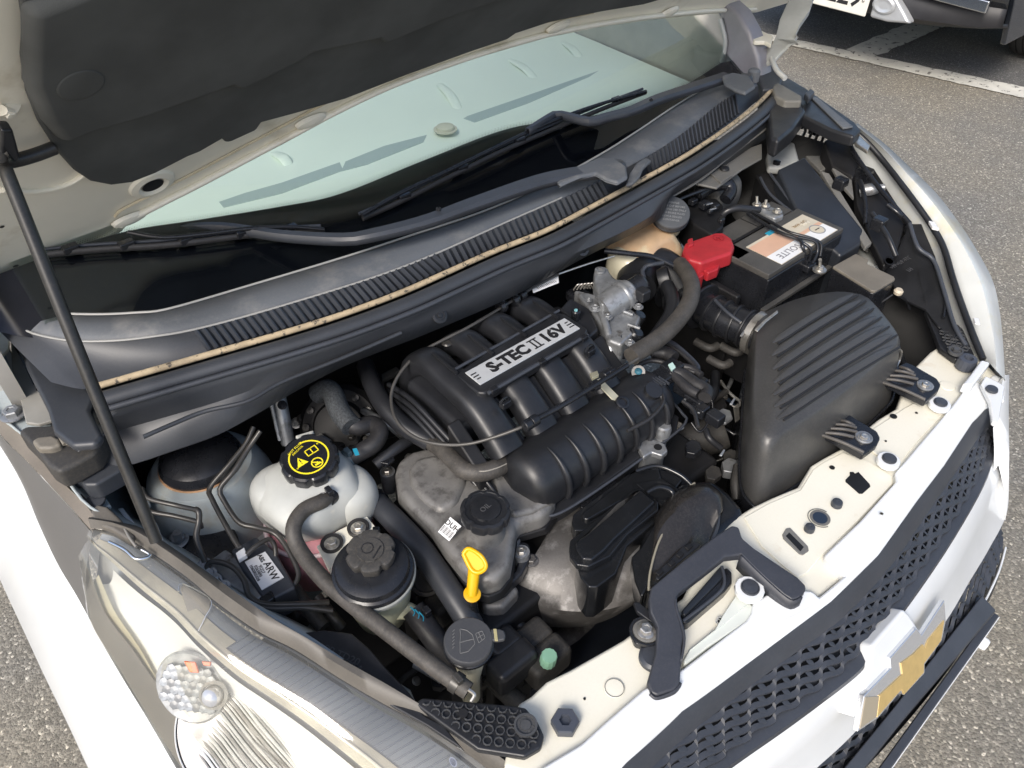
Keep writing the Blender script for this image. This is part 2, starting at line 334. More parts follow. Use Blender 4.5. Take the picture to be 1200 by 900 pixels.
for s in (-1, 1):
    y = 2.2 + s * .905
    pts = [(4.0, .52), (3.85, .75), (3.8, .95), (4.8, 1.1), (5.5, 1.48), (7.2, 1.48), (7.7, .9), (7.7, .35), (7.05, .32), (6.95, .6), (6.7, .68), (6.45, .6), (6.35, .32), (5.2, .28), (5.1, .58), (4.86, .68), (4.62, .58), (4.5, .3), (4.1, .3)]
    prism('side_panel', [V((a, y, z)) for a, z in pts], .03, darkbody, pc, d=(0, -s, 0), bevel=.006)
    prism('side_window', [V((a, y + s * .004, z)) for a, z in [(5.0, 1.1), (5.6, 1.42), (7.1, 1.42), (7.4, 1.08)]], .02, gloss, pc, d=(0, -s, 0))
    prism('headlamp', [V((3.66 + a, 2.2 + s * yy, z)) for a, yy, z in [(0, .50, .78), (.09, .86, .80), (.14, .86, .90), (.06, .52, .89)]], .06, refl, pc, d=(1, 0, 0), bevel=.008)
    # silver skid-trim corner beside the plate, a fin that points outwards
    f = prism('skid_trim', [V((3.79, 2.2 + s * yy, z)) for yy, z in [(.25, .50), (.36, .50), (.45, .42), (.495, .378), (.36, .358), (.25, .36)]], .07, silv, pc, d=(1, 0, 0), bevel=.018, seg=3)
    lathe('skid_dimple', [(0, 0), (.02, .004), (.035, .010), (.045, .004)], silv, f, frame((3.787, 2.2 + s * .32, .44), (-1, 0, 0), (0, 1, 0)), sx=1.5, seg=20)
    prism('chrome_strip', [V((3.80 + .03 * (yy > .6), 2.2 + s * yy, z)) for yy, z in [(.46, .52), (.84, .50), (.84, .56), (.46, .58)]], .03, chrome, pc, d=(1, 0, 0), bevel=.006)
for X in (5.06, 6.7):
    for s in (-1, 1):
        M = frame((X + .0, 2.2 + s * .78, .335), (0, s, 0), (1, 0, 0))
        wq = lathe('wheel', [(.20, -.08), (.21, -.10), (.30, -.115), (.325, -.10), (.335, -.075), (.335, -.055), (.325, -.052), (.325, -.046), (.335, -.043), (.335, -.014), (.325, -.011), (.325, -.005), (.335, -.002), (.335, .028), (.325, .031), (.325, .037), (.335, .04), (.335, .075), (.325, .10), (.30, .115), (.21, .10), (.20, .08)], tyrem, pc, M, seg=64, angle=20)
        lathe('rim', [(0, .05), (.05, .055), (.06, .03), (.17, .05), (.19, .09), (.205, .10), (.205, .02)], silv, wq, M, seg=40)
# number plate, seen cut by the top of the picture
PM = frame((3.765, 2.207, .445), (-1, 0, .06), (0, -1, 0))
pl = box('number_plate', (0, 0, 0), (.50, .155, .012), mat('plate_white', (.70, .69, .62), .4, var=.04), pc, PM, bevel=.012)
text('plate_text', '1229', .150, PM @ Matrix.Translation((.055, .008, .0065)), ink, pl, bold=.003, sx=1.0)
for sx_ in (-1, 1): hexbolt('plate_screw', PM @ V((sx_ * .215, 0, .006)), .006, steel, pl, n=(-1, 0, .06))
# ------------------------------------------------------------------ the white car
car = thing('hatchback_car', 'white small hatchback with its hood propped open over the engine bay', 'car', (0, .9, 0))
# --- hood: its inner side faces the camera
HO = V((0, .84, 1.22)); HD = V((0, -cos(radians(50)), sin(radians(50)))); HN = V((0, -sin(radians(50)), -cos(radians(50))))
def H(x, y, off=0): return GP(x, y, HO + HN * off, HN)
def HU(X, v, off=0): return V((X, HO.y, HO.z)) + HD * v + HN * off
edge = [(6, 362), (22, 343), (50, 331), (75, 319), (100, 301), (140, 273), (146, 266), (165, 256), (200, 238), (232, 222), (300, 186), (340, 165), (400, 133), (470, 101), (560, 69), (640, 46), (700, 34), (760, 25), (830, 18), (885, 16), (925, 4)]
er = [H(x, y) for x, y in edge]
left0, right0 = er[0], er[-1]
inner = er + [HU(right0.x + .01, .25), HU(.80, .55), HU(.66, .72), HU(0, .80), HU(-.66, .72), HU(-.78, .55), HU(-.80, .2)]
hood = prism('hood', inner, .022, creamh, car, d=-HN, bevel=.006, seg=3)
# outer skin, slightly larger, and the rolled lip along its rear edge
skin = prism('outer_skin', [p - HN * .022 for p in inner], .018, white, hood, d=-HN, taper=.012, bevel=.008)
lip = tube('rolled_lip', [H(x - 1, y - 5, .004) for x, y in edge[:-1]], .0085, creamh, hood, n=160, flatten=(1, .6))
creamd = mat('sealer_bead', (.55, .48, .34), .5, var=.1, bump=.5, bscale=200)
tube('sealer_bead', [H(x - 5, y - 19, .003) for x, y in edge[5:17]], .0022, creamd, hood, n=120, seg=6)
for x, y in ((365, 143), (655, 32), (785, 15), (152, 258)):
    p = H(x, y, .006); lathe('press_dimple', [(.026, -.004), (.024, .002), (.016, .004), (0, .005)], creamh, hood, frame(p, HN, H(x + 30, y - 12) - H(x, y)), sy=.45, seg=20)
# felt pad
pad = [(14, -30), (22, 20), (20, 60), (26, 100), (40, 135), (62, 170), (82, 192), (100, 204), (125, 209), (150, 206), (178, 195), (215, 176), (230, 170), (256, 155), (258, 159), (265, 159), (296, 145), (302, 136), (340, 126), (400, 109), (470, 82), (545, 55), (590, 40), (600, 33), (640, 20), (700, 8), (750, 0), (800, -14)]
pp = [H(x, y, .004) for x, y in pad] + [HU(.55, .55, .004), HU(.45, .66, .004), HU(0, .72, .004), HU(-.5, .66, .004), HU(-.58, .5, .004)]
p1 = prism('insulation_pad', pp, .012, padm, hood, d=HN, bevel=.005, seg=2)
rp = [(17, 0), (19, 90), (40, 135), (62, 160), (90, 148), (160, 128), (262, 92), (275, 97), (345, 62), (360, 52), (440, 36), (448, 42), (520, 12), (600, -14)]
rpts = [H(x, y, .014) for x, y in rp] + [HU(.42, .58, .014), HU(0, .66, .014), HU(-.5, .6, .014), HU(-.56, .5, .014)]
prism('pad_raised_field', rpts, .016, padm, p1, d=HN, taper=-.035, bevel=.012, seg=4)
p = H(95, 100, .0302); lathe('pad_boss', [(.0235, 0), (.0225, .0008), (.021, .001), (0, .001)], padm, p1, frame(p, HN), seg=36)
# round hole with its embossed rim
p = H(178, 215, .0); hf = frame(p, HN, H(200, 205) - H(178, 215))
lathe('embossed_rim', [(.034, -.001), (.031, .004), (.022, .006), (.0165, .003), (.0145, -.002)], creamh, hood, hf, seg=40)
lathe('access_hole', [(.0152, .0035), (.014, .0036), (0, .0036)], blkd, hood, hf, seg=32)
for x, y, r in ((18, 311, .004), (2, 265, .003), (3, 134, .002)):
    lathe('drain_hole', [(r, .0012), (0, .0013)], blkd, hood, frame(H(x, y), HN), seg=20)
# stiffening ribs pressed in the hood frame at its near corner
tube('pressed_rib', [H(0, 222, .0), H(40, 224, .0), (H(80, 215, .0)), H(120, 190, 0)], .008, creamh, hood, flatten=(1, .5))
tube('pressed_rib', [H(-5, 128, .0), H(10, 130, .0), H(16, 122, .0)], .016, creamh, hood, flatten=(1, .4))
# --- prop rod
rodtop = H(0, 188, .02); rodbot = G(183, 634, .985)
rod = tube('prop_rod', [H(64, 173, .018), H(40, 182, .02), H(12, 189, .022), H(1, 184, .03), G(9, 210, 1.33) if False else (H(2, 188, .02) * .96 + rodbot * .04), rodtop.lerp(rodbot, .5), rodbot], .0076, mat('prop_rod_black', (.018, .018, .018), .35, var=.3, dust=(.14, .12, .09), dustamt=.4), car, n=60)
prism('rod_clip', [H(x, y, .012) for x, y in ((-6, 140), (8, 140), (17, 172), (10, 177), (-6, 178))], .014, blk, rod, d=HN, bevel=.003)
# --- windscreen glass, its black band, dashboard behind
def gp(X, s):       # windscreen surface: s = distance up the glass
    y0 = .715 + .055 * (X / .75) ** 2 - .02
    return V((X, y0 + s * .87 + .02 * (X / .75) ** 2 * s, 1.093 + s * .49))
rows = [[gp(-.742 + 1.537 * i / 30, s) for i in range(31)] for s in (-.03, .05, .15, .3, .5, .75, 1.0)]
ws = strip('windshield', rows, 31, wglass, car, smooth=False)
def GWs(x, y):      # a point of the windscreen plane (approximated by iteration)
    p = G(x, y, 1.12)
    for _ in range(30):
        s = (p.z - 1.093) / .49; q = gp(p.x, s); n_ = V((-.0, -.49, .87)); p = GP(x, y, q, n_)
    return p
fl = [(-10, 385), (60, 395), (200, 380), (300, 345), (420, 300), (520, 262), (640, 225), (760, 160), (850, 105), (905, 60)]
ft = [(-10, 322), (60, 296), (148, 269), (230, 256), (330, 240), (400, 225), (500, 185), (600, 148), (700, 133), (790, 105), (846, 72)]
band = strip('glass_edge_band', [[GWs(*q) + V((0, .002, -.004)) for q in fl], [GWs(*q) + V((0, .002, -.004)) for q in ft]], 60, fritm, ws)
# half-tone dots above the black band
tp = resample([GWs(*q) + V((0, .002, -.004)) for q in ft[1:]], 420); vs = []; fs = []
for r_ in range(4):
    for i in range(419):
        c_ = tp[i].lerp(tp[i + 1], .5 * (r_ % 2)) + V((0, .87, .49)) * (.0005 + .0026 * r_); s_ = .0013 - .00026 * r_; b0 = len(vs)
        vs += [c_ + V((-s_, 0, 0)), c_ + V((0, -s_ * .87, -s_ * .49)), c_ + V((s_, 0, 0)), c_ + V((0, s_ * .87, s_ * .49))]; fs.append([b0, b0 + 1, b0 + 2, b0 + 3])
make('halftone_dots', vs, fs, fritm, ws, flat=True)
# dashboard
def D(x, y, z=1.04): return G(x, y, z)
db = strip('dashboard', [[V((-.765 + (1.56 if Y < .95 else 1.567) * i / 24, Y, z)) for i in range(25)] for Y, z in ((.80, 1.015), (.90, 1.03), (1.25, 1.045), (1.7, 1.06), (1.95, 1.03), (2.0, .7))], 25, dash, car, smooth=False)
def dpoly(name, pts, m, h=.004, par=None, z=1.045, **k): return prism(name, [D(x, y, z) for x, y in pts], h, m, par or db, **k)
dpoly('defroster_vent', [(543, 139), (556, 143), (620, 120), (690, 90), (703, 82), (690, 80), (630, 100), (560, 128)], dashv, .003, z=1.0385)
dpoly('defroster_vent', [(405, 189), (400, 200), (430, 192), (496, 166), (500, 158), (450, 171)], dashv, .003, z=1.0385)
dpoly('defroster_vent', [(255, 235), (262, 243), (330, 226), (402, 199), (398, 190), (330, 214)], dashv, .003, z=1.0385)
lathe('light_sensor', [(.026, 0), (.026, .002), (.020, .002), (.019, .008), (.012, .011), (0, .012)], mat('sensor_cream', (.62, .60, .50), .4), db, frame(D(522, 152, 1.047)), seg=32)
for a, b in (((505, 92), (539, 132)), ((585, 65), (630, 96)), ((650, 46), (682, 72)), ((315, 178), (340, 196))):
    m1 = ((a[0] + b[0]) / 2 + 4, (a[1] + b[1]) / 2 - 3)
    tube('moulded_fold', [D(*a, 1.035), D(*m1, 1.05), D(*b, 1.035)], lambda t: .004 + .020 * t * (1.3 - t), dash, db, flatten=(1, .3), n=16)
# interior tub so that no daylight shows under the dashboard
box('cabin_floor', (0, 1.9, .5), (1.5, 2.2, .02), blkd, car)
for s in (1, -1):
    cs = prism('cabin_side', [V((s * .805, y, z)) for y, z in ((.80, 1.02), (.80, 1.16), (.92, 1.26), (1.55, 1.58), (3.0, 1.58), (3.0, .5), (1.0, .5))], .02, mat('cabin_trim', (.46, .44, .40), .7, var=.06), car, d=(s, 0, 0))
    prism('door_skin', [V((s * .826, y, z)) for y, z in ((.98, .40), (.98, 1.0), (1.05, 1.03), (3.0, 1.05), (3.0, .34), (1.1, .34))], .02, white, cs, d=(s, 0, 0), bevel=.004)
for s in (-1, 1): box('front_seat', (s * .38, 2.35, .95), (.46, .25, .7), mat('seat_fabric', (.12, .13, .13), .9), car, bevel=.06, seg=3)
strip('roof', [[V((-.66 + 1.32 * i / 10, Y, z)) for i in range(11)] for Y, z in ((1.66, 1.575), (1.75, 1.60), (3.4, 1.60))], 11, white, car, smooth=False, solid=.03)
# A-pillars
for s in (1, -1):
    q = [gp(s * .80, s_) for s_ in ((.36, .5, .7, 1.0) if s > 0 else (.62, .7, .85, 1.0))]
    tube('pillar', [q[0] + V((s * .035, 0, .0)), q[1] + V((s * .03, 0, .01)), q[2] + V((s * .02, 0, .0)), q[3] + V((s * -.05, 0, 0))], .035, mat('pillar_silver', (.34, .34, .37), .3, coat=.4), car, flatten=(1.0, .55), n=24)
    tube('glass_seal', [q[0] + V((s * .0, 0, .006)), q[1] + V((s * .0, 0, .008)), q[2], q[3]], .006, blk, car, n=20, seg=8)

# --- cowl panel below the glass
def cz(p, z): return [G(x, y, z) for x, y in p]
c0 = [(-12, 345), (12, 352), (60, 366), (110, 369), (160, 367), (200, 362), (300, 333), (400, 303), (480, 277), (567, 248), (640, 216), (706, 180), (750, 152), (800, 119), (846, 95), (880, 92)]
c1 = [(-12, 376), (20, 384), (45, 393), (85, 400), (133, 400), (180, 395), (227, 387), (300, 368), (400, 338), (460, 318), (513, 297), (560, 276), (600, 258), (650, 236), (702, 212), (758, 183), (800, 156), (850, 117), (888, 100)]
c2 = [(60, 448), (95, 456), (112, 452), (180, 432), (250, 412), (330, 389), (400, 367), (470, 341), (520, 319), (580, 292), (640, 268), (690, 242), (740, 215), (775, 196), (810, 176), (850, 149), (890, 116)]
A0, A1, A2 = cz(c0, 1.115), cz(c1, 1.11), cz(c2, 1.078)
R0, R1, R2 = resample(A0, 120), resample(A1, 120), resample(A2, 120)
cowl = strip('cowl_panel', [R0, [a.lerp(b, .5) + V((0, 0, .003)) for a, b in zip(R0, R1)], R1], 120, cowlm, car, smooth=False, solid=.004, off=-1)
tube('cowl_edge_bead', [p + V((0, 0, .001)) for p in R1[4:70]], .0016, mat('light_edge', (.30, .30, .29), .5), cowl, n=100, seg=6)
tube('cowl_edge_bead', [p + V((0, 0, .001)) for p in R0[4:112]], .0018, mat('light_edge', (.30, .30, .29), .5), cowl, n=140, seg=6)
grid = strip('cowl_lower_step', [[p + V((0, -.001, -.001)) for p in R1], [a.lerp(b, .55) + V((0, 0, -.002)) for a, b in zip(R1, R2)], R2], 120, cowld, cowl, smooth=False)
# louvre fins
def upx(c, x):      # parameter of a curve where it reaches pixel column x
    lo, hi = 0, 1
    for _ in range(30):
        m_ = (lo + hi) / 2
        if PX(at_len(c, m_))[0] < x: lo = m_
        else: hi = m_
    return lo
finme = None
def fin(xa, xb, deep=.020, wide=.0026):
    global finme
    a = at_len(R1, upx(R1, xa)); b = at_len(R2, upx(R2, xb)); b = a.lerp(b, .92) + V((0, 0, .002)); a = a.lerp(b, .02)
    L_ = (b - a).length; x = (b - a).normalized(); M = frame(a, V((0, 0, 1)) - x * x.z, x)
    if finme is None:
        o = make('louvre_fin', [(0, -wide, 0), (0, wide, 0), (1, wide, 0), (1, -wide, 0), (0, -wide * .5, .0062), (0, wide * .5, .0062), (1, wide * .5, .0062), (1, -wide * .5, .0062)],
                 [[3, 2, 1, 0], [4, 5, 6, 7], [0, 1, 5, 4], [1, 2, 6, 5], [2, 3, 7, 6], [3, 0, 4, 7]], slate, grid, M @ Matrix.Diagonal((L_, 1, 1, 1)), flat=True); finme = o.data; return
    link('louvre_fin', finme, grid, M @ Matrix.Diagonal((L_, 1, 1, 1)))
x = 228
while x < 512: fin(x, x + 18); x += 9.0 - (x - 228) * .006
x = 514
while x < 702: fin(x, x + 10); x += 7.4 - (x - 514) * .008
x = 756
while x < 862: fin(x, x + 4); x += 4.6 - (x - 756) * .008
for a, b in ((515, 560), (700, 716), (752, 757)):
    pass
# pivot hump between the louvre fields
hump = prism('pivot_hump', [G(x, y, 1.118) for x, y in ((733, 216), (738, 202), (746, 190), (756, 184), (764, 187), (754, 196), (750, 206), (742, 214))], .008, cowlm, cowl, bevel=.004, seg=3)
# --- hood seal along the cowl
sealc = [(110, 457), (180, 437), (250, 417), (330, 394), (400, 372), (470, 346), (520, 324), (580, 297), (640, 273), (690, 247), (740, 220), (775, 201), (810, 181), (850, 154), (885, 127), (908, 104)]
SC = resample(cz(sealc, 1.09), 120)
ed = tube('hood_seal', [p + V((0, .002, .003)) for p in SC], .0046, beige, car, seg=10, n=160)
tube('seal_bulb', [p + V((0, -.016, -.007)) for p in SC], .0125, cowld, ed, seg=14, n=140, flatten=(1, .8))
tube('seal_rib', [p + V((0, -.034, -.010)) for p in SC], .004, slate, ed, seg=8, n=140)
# --- front flange of the cowl
f0 = resample([p + V((0, -.030, -.012)) for p in SC], 100)
fl1 = [(108, 512), (150, 500), (200, 486), (255, 470), (320, 446), (400, 412), (500, 370), (600, 325), (690, 288), (745, 262), (768, 245), (785, 222), (840, 190), (905, 145)]
fl2 = [(90, 556), (150, 546), (205, 528), (255, 510), (300, 485), (345, 457), (400, 428), (450, 408), (500, 389), (600, 346), (683, 300), (740, 272), (772, 254), (786, 232), (840, 200), (900, 158)]
F1, F2 = resample([G(x, y, 1.0 + .055 * min(1, max(0, x - 100) / 320) ** .7) for x, y in fl1], 100), resample([G(x, y, .965 + .060 * min(1, max(0, x - 90) / 320) ** .7) for x, y in fl2], 100)
flg = strip('cowl_flange', [f0, [a.lerp(b, .35) for a, b in zip(f0, F1)], F1, F2], 100, cowld, car, smooth=False, solid=.004, off=-1)
tube('flange_bead', [p + V((0, -.001, .002)) for p in resample([G(x, y, 1.06) for x, y in ((130, 487), (200, 462), (300, 426), (400, 386), (500, 345), (620, 290), (760, 222))], 60)], .0018, slate, flg, seg=6, n=90)
tube('flange_bead', [G(x, y, 1.052) for x, y in ((168, 512), (200, 498), (240, 482), (290, 470), (330, 448), (400, 420), (470, 390))], .003, cowld, flg, seg=8, n=60)
for x, y in ((514, 371), (681, 293)):
    q = G(x, y, 1.046); lathe('push_clip', [(.013, 0), (.0125, .002), (.008, .003), (.0075, .0015), (.004, .0015), (.0035, .004), (0, .0045)], blk, flg, frame(q + V((0, -.002, .003)), (-.05, -.75, .66)), seg=24)
# firewall and wiper tray beneath
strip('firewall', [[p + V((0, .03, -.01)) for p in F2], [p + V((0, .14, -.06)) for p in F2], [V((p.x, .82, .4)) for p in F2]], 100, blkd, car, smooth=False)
# --- wipers
def wiper(arm, hub, blade, frm, z, w0, w1):
    P = [G(*q) if len(q) == 3 else G(q[0], q[1], z) for q in arm]
    n_ = 40; C_ = resample(P, n_); vs = []; fs = []
    for i, p in enumerate(C_):
        t = (C_[min(i + 1, n_ - 1)] - C_[max(i - 1, 0)]).normalized(); s_ = t.cross(V((0, 0, 1))).normalized(); u = s_.cross(t); k = i / (n_ - 1); hw = w0 + (w1 - w0) * k
        for a, b in ((-hw, -.002), (-hw, .006), (-hw * .7, .011), (hw * .7, .011), (hw, .006), (hw, -.002)): vs.append(p + s_ * a + u * b)
    for i in range(n_ - 1):
        for j in range(5): fs.append([i * 6 + j, i * 6 + j + 1, (i + 1) * 6 + j + 1, (i + 1) * 6 + j])
    a_ = make('wiper', vs, fs, slate, car, angle=30, solid=.001, off=-1)
    h = G(*hub); lathe('pivot_cap', [(.0165, -.012), (.0165, .006), (.015, .012), (.010, .017), (0, .018)], slate, a_, frame(h), seg=32)
    def onglass(q, off):
        p = GWs(q[0], q[1]); n_ = V((0, -.49, .87)); return GP(q[0], q[1], p + n_ * off, n_)
    B = [onglass(q, .012) for q in blade]
    bl = tube('wiper_blade', B, .0042, rubber, a_, n=40, seg=8, flatten=(.8, 1.2))
    tube('blade_frame', [onglass(q, .024) for q in frm], .0034, blks, a_, n=40, seg=8)
    tube('blade_spine', [p + V((0, .010, .004)) for p in B], .0028, slate, a_, n=40, seg=8)
    for t in (.12, .3, .5, .7, .88):
        p_ = at_len(resample(B, 30), t); box('blade_yoke', p_ + V((0, .005, .004)), (.022, .015, .010), blks, a_, bevel=.002)
    return a_
wa = wiper([(700, 203, 1.135), (640, 213, 1.145), (560, 240, 1.15), (500, 262, 1.15), (433, 279, 1.15), (400, 283, 1.145), (330, 279, 1.14), (255, 269, 1.145), (183, 274, 1.145)], (723, 200, 1.13),
           [(40, 300, 1.125), (110, 293, 1.125), (200, 287, 1.13), (300, 275, 1.13), (380, 270, 1.13)],
           [(150, 272, 1.14), (190, 278, 1.14), (240, 274, 1.14), (290, 268, 1.145), (340, 266, 1.145), (380, 269, 1.14)], 1.14, .0185, .0045)
wb = wiper([(852, 92, 1.135), (815, 104, 1.14), (770, 119, 1.145), (740, 132, 1.15), (710, 140, 1.15), (690, 145, 1.15), (655, 137, 1.15), (640, 143, 1.15), (618, 157, 1.15)], (873, 97, 1.13),
           [(425, 256, 1.13), (470, 236, 1.135), (540, 201, 1.135), (600, 172, 1.14), (700, 130, 1.14), (757, 108, 1.14)],
           [(424, 252, 1.14), (470, 226, 1.145), (525, 200, 1.145), (570, 178, 1.15), (640, 145, 1.15), (700, 123, 1.15), (757, 107, 1.145)], 1.14, .0165, .005)
# arm root pieces and joints
for o_, pts in ((wa, ((648, 204), (675, 195), (700, 184), (722, 185), (734, 194), (736, 206), (724, 213), (710, 209), (698, 202), (680, 206), (655, 216))), (wb, ((846, 88), (858, 84), (878, 88), (886, 100), (874, 108), (862, 104), (850, 98)))):
    prism('arm_root', [G(x, y, 1.150) for x, y in pts], .010, cowlm, o_, bevel=.005, seg=3)
for o_, q in ((wa, (514, 246)), (wb, (763, 118))):
    lathe('arm_pin', [(.004, 0), (.004, .003), (.002, .004), (.0018, .002), (0, .002)], blk, o_, frame(G(q[0], q[1], 1.162)), seg=16)
# ------------------------------------------------------------------ body panels
# near fender: shoulder strip with the reflected hood painted in grey, then the bright flank
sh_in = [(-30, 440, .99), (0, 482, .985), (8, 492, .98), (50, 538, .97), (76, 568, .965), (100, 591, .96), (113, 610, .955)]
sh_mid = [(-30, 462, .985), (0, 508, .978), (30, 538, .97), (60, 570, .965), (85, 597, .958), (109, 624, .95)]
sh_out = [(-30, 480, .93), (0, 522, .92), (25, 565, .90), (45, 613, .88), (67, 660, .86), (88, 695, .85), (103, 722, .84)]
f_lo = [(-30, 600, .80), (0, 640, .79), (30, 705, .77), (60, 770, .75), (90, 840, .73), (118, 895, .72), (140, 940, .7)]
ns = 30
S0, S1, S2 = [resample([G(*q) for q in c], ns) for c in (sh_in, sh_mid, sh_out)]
nf = thing_f = strip('fender', [[a + V((-.001, 0, 0)) for a in S1], [a.lerp(b, .5) + V((-.004, 0, .006)) for a, b in zip(S1, S2)], S2], ns, trim, car, smooth=False, label='dusty fender shoulder behind the headlight, the reflected dark hood painted in as grey')
strip('fender_flange', [[p + V((.012, 0, -.02)) for p in S0], S0, S1], ns, mat('dusty_trim', (.20, .175, .145), .5, var=.1, dust=(.32, .27, .20), dustamt=.5), nf, smooth=False)
for i in range(7):
    t0 = .14 + i * .12; box_ = prism('gap_notch', [at_len(S0, t0) + V((.002, 0, .001)), at_len(S0, t0 + .075) + V((.002, 0, .001)), at_len(S0, t0 + .075) + V((.006, 0, .0)), at_len(S0, t0) + V((.006, 0, .0))], .004, blkd, nf)
wt = [(-30, 480, .93), (0, 522, .92), (25, 565, .90), (45, 613, .88), (67, 660, .86), (88, 695, .85), (103, 722, .84), (133, 777, .81), (173, 843, .77), (206, 900, .735), (240, 960, .70)]
wm = [(-30, 600, .77), (0, 637, .75), (25, 690, .74), (60, 760, .73), (95, 830, .71), (130, 900, .69), (160, 960, .67)]
wl = [(-30, 638, .67), (0, 680, .66), (30, 742, .645), (50, 788, .635), (80, 850, .62), (104, 903, .61), (130, 960, .6)]
W0, W1, W2 = [resample([G(*q) for q in c], 40) for c in (wt, wm, wl)]
W3 = [V((p.x + .03, p.y, .42)) for p in W2]
flank = strip('flank', [[p + V((.012, 0, -.03)) for p in W0], W0, [a.lerp(b, .15) + V((-.003, 0, .004)) for a, b in zip(W0, W1)], [a.lerp(b, .5) + V((-.012, 0, .012)) for a, b in zip(W0, W1)], W1, [a.lerp(b, .5) + V((-.01, 0, .004)) for a, b in zip(W1, W2)], W2, W3], 40, white, nf, smooth=False, angle=60)
# far fender
def mirr(c): return [V((-p.x, p.y, p.z)) for p in c]
fo = [(1004, 144), (1035, 167), (1061, 191), (1096, 225), (1124, 261), (1144, 292), (1163, 328), (1171, 361), (1175, 397), (1178, 445)]
fz = [1.055, 1.035, 1.01, .985, .96, .945, .925, .905, .885, .87]
fi = [(1001, 153), (1020, 171), (1042, 197), (1074, 239), (1096, 271), (1107, 293), (1116, 324), (1127, 357), (1141, 394), (1152, 421)]
fm = [(1003, 147), (1030, 169), (1054, 194), (1087, 230), (1114, 266), (1132, 294), (1149, 330), (1158, 363), (1165, 399), (1168, 435)]
Fo = resample([G(a, b, z) for (a, b), z in zip(fo, fz)], 50); Fm = resample([G(a, b, z + .012) for (a, b), z in zip(fm, fz)], 50); Fi = resample([G(a, b, z - .005) for (a, b), z in zip(fi, fz)], 50)
ff = strip('fender', [[p + V((-.004, 0, -.04)) for p in Fi], Fi, [a.lerp(b, .4) + V((0, 0, .003)) for a, b in zip(Fi, Fm)], Fm, Fo, [p + V((.012, -.004, -.03)) for p in Fo], [p + V((.03, -.01, -.10)) for p in Fo], [V((p.x + .01, p.y, .45)) for p in Fo]], 50,
           mat('fender_lip_white', (.60, .62, .61), .28, var=.03, coat=.5, col2=(.60, .57, .44), c2=(.54, .70), c2scale=9), car, smooth=False, angle=60, label='far side fender, white with a yellowish bloom along its lip')
tube('hood_gap_seal', [G(a, b, z + .002) for (a, b), z in zip(fi, fz)], .006, blk, ff, n=60, seg=8)
# grey black-edged rain channel behind it
ch = [(918, 112), (938, 108), (1002, 152), (1000, 160), (970, 145), (925, 118)]
prism('rain_channel', GG(((908, 86), (920, 88), (945, 103), (1003, 143), (1010, 152), (1001, 160), (975, 152), (940, 135), (905, 112)), 1.08), .025, blk, ff, bevel=.006, seg=3)
prism('channel_strip', GG(((950, 113), (958, 114), (1000, 148), (988, 150)), 1.084), .004, cowlm, ff, bevel=.0015)
prism('bracket_clip', GG(((943, 109), (950, 103), (955, 107), (948, 115)), 1.10), .015, slate, ff, bevel=.003)
prism('sensor_tab', GG(((998, 158), (1007, 158), (1020, 170), (1017, 177), (1003, 168)), 1.06), .008, steel, ff, bevel=.003)
prism('side_reflector', GG(((1141, 372), (1147, 373), (1149, 380), (1143, 378)), .92), .004, paper, ff, bevel=.001)
prism('lamp_clip', GG(((1088, 258), (1095, 260), (1101, 268), (1093, 266)), .975), .006, paper, ff, bevel=.001)
# --- near headlight
hl_in = [(107, 620), (122, 622), (140, 626), (180, 650), (220, 678), (248, 702), (280, 726), (308, 744), (347, 763), (400, 797), (450, 826), (500, 853), (560, 893), (600, 930)]
hl_in_z = [.952, .950, .948, .942, .936, .93, .922, .912, .90, .885, .868, .85, .825, .80]
hl_rg = [(104, 632), (110, 640), (125, 652), (165, 686), (205, 718), (233, 747), (262, 772), (285, 790), (320, 812), (365, 842), (410, 876), (440, 900), (480, 935), (520, 975)]
hl_out = [(101, 657), (99, 672), (99, 690), (103, 723), (112, 745), (133, 777), (150, 805), (173, 843), (190, 871), (210, 900), (230, 935), (252, 970), (275, 1010), (300, 1050)]
hl_out_z = [.90, .89, .88, .865, .85, .835, .82, .79, .775, .755, .735, .71, .68, .65]
nh = 60
I_ = resample([G(a, b, z) for (a, b), z in zip(hl_in, hl_in_z)], nh)
R_ = resample([G(a, b, z - .012) for (a, b), z in zip(hl_rg, hl_in_z)], nh)
O_ = resample([G(a, b, z) for (a, b), z in zip(hl_out, hl_out_z)], nh)
dn = V((.01, .01, -.03))
lamp = strip('headlight', [[p + V((.0, 0, -.07)) for p in I_], [p + V((0, 0, -.06)) for p in R_], [p + V((.035, 0, -.04)) for p in O_]], nh, mat('lamp_housing', (.55, .56, .56), .35, metal=.3, var=.1, vscale=10), car, smooth=False)
strip('lens', [I_, [a.lerp(b, .3) + V((-.001, -.001, .005)) for a, b in zip(I_, R_)], [a.lerp(b, .75) + V((-.002, -.002, .005)) for a, b in zip(I_, R_)], R_, [a.lerp(b, .12) + V((-.004, -.003, .003)) for a, b in zip(R_, O_)], [a.lerp(b, .5) + V((-.012, -.01, .008)) for a, b in zip(R_, O_)], [a.lerp(b, .8) + V((-.008, -.006, .005)) for a, b in zip(R_, O_)], O_], nh, lens, lamp, smooth=False, angle=60)
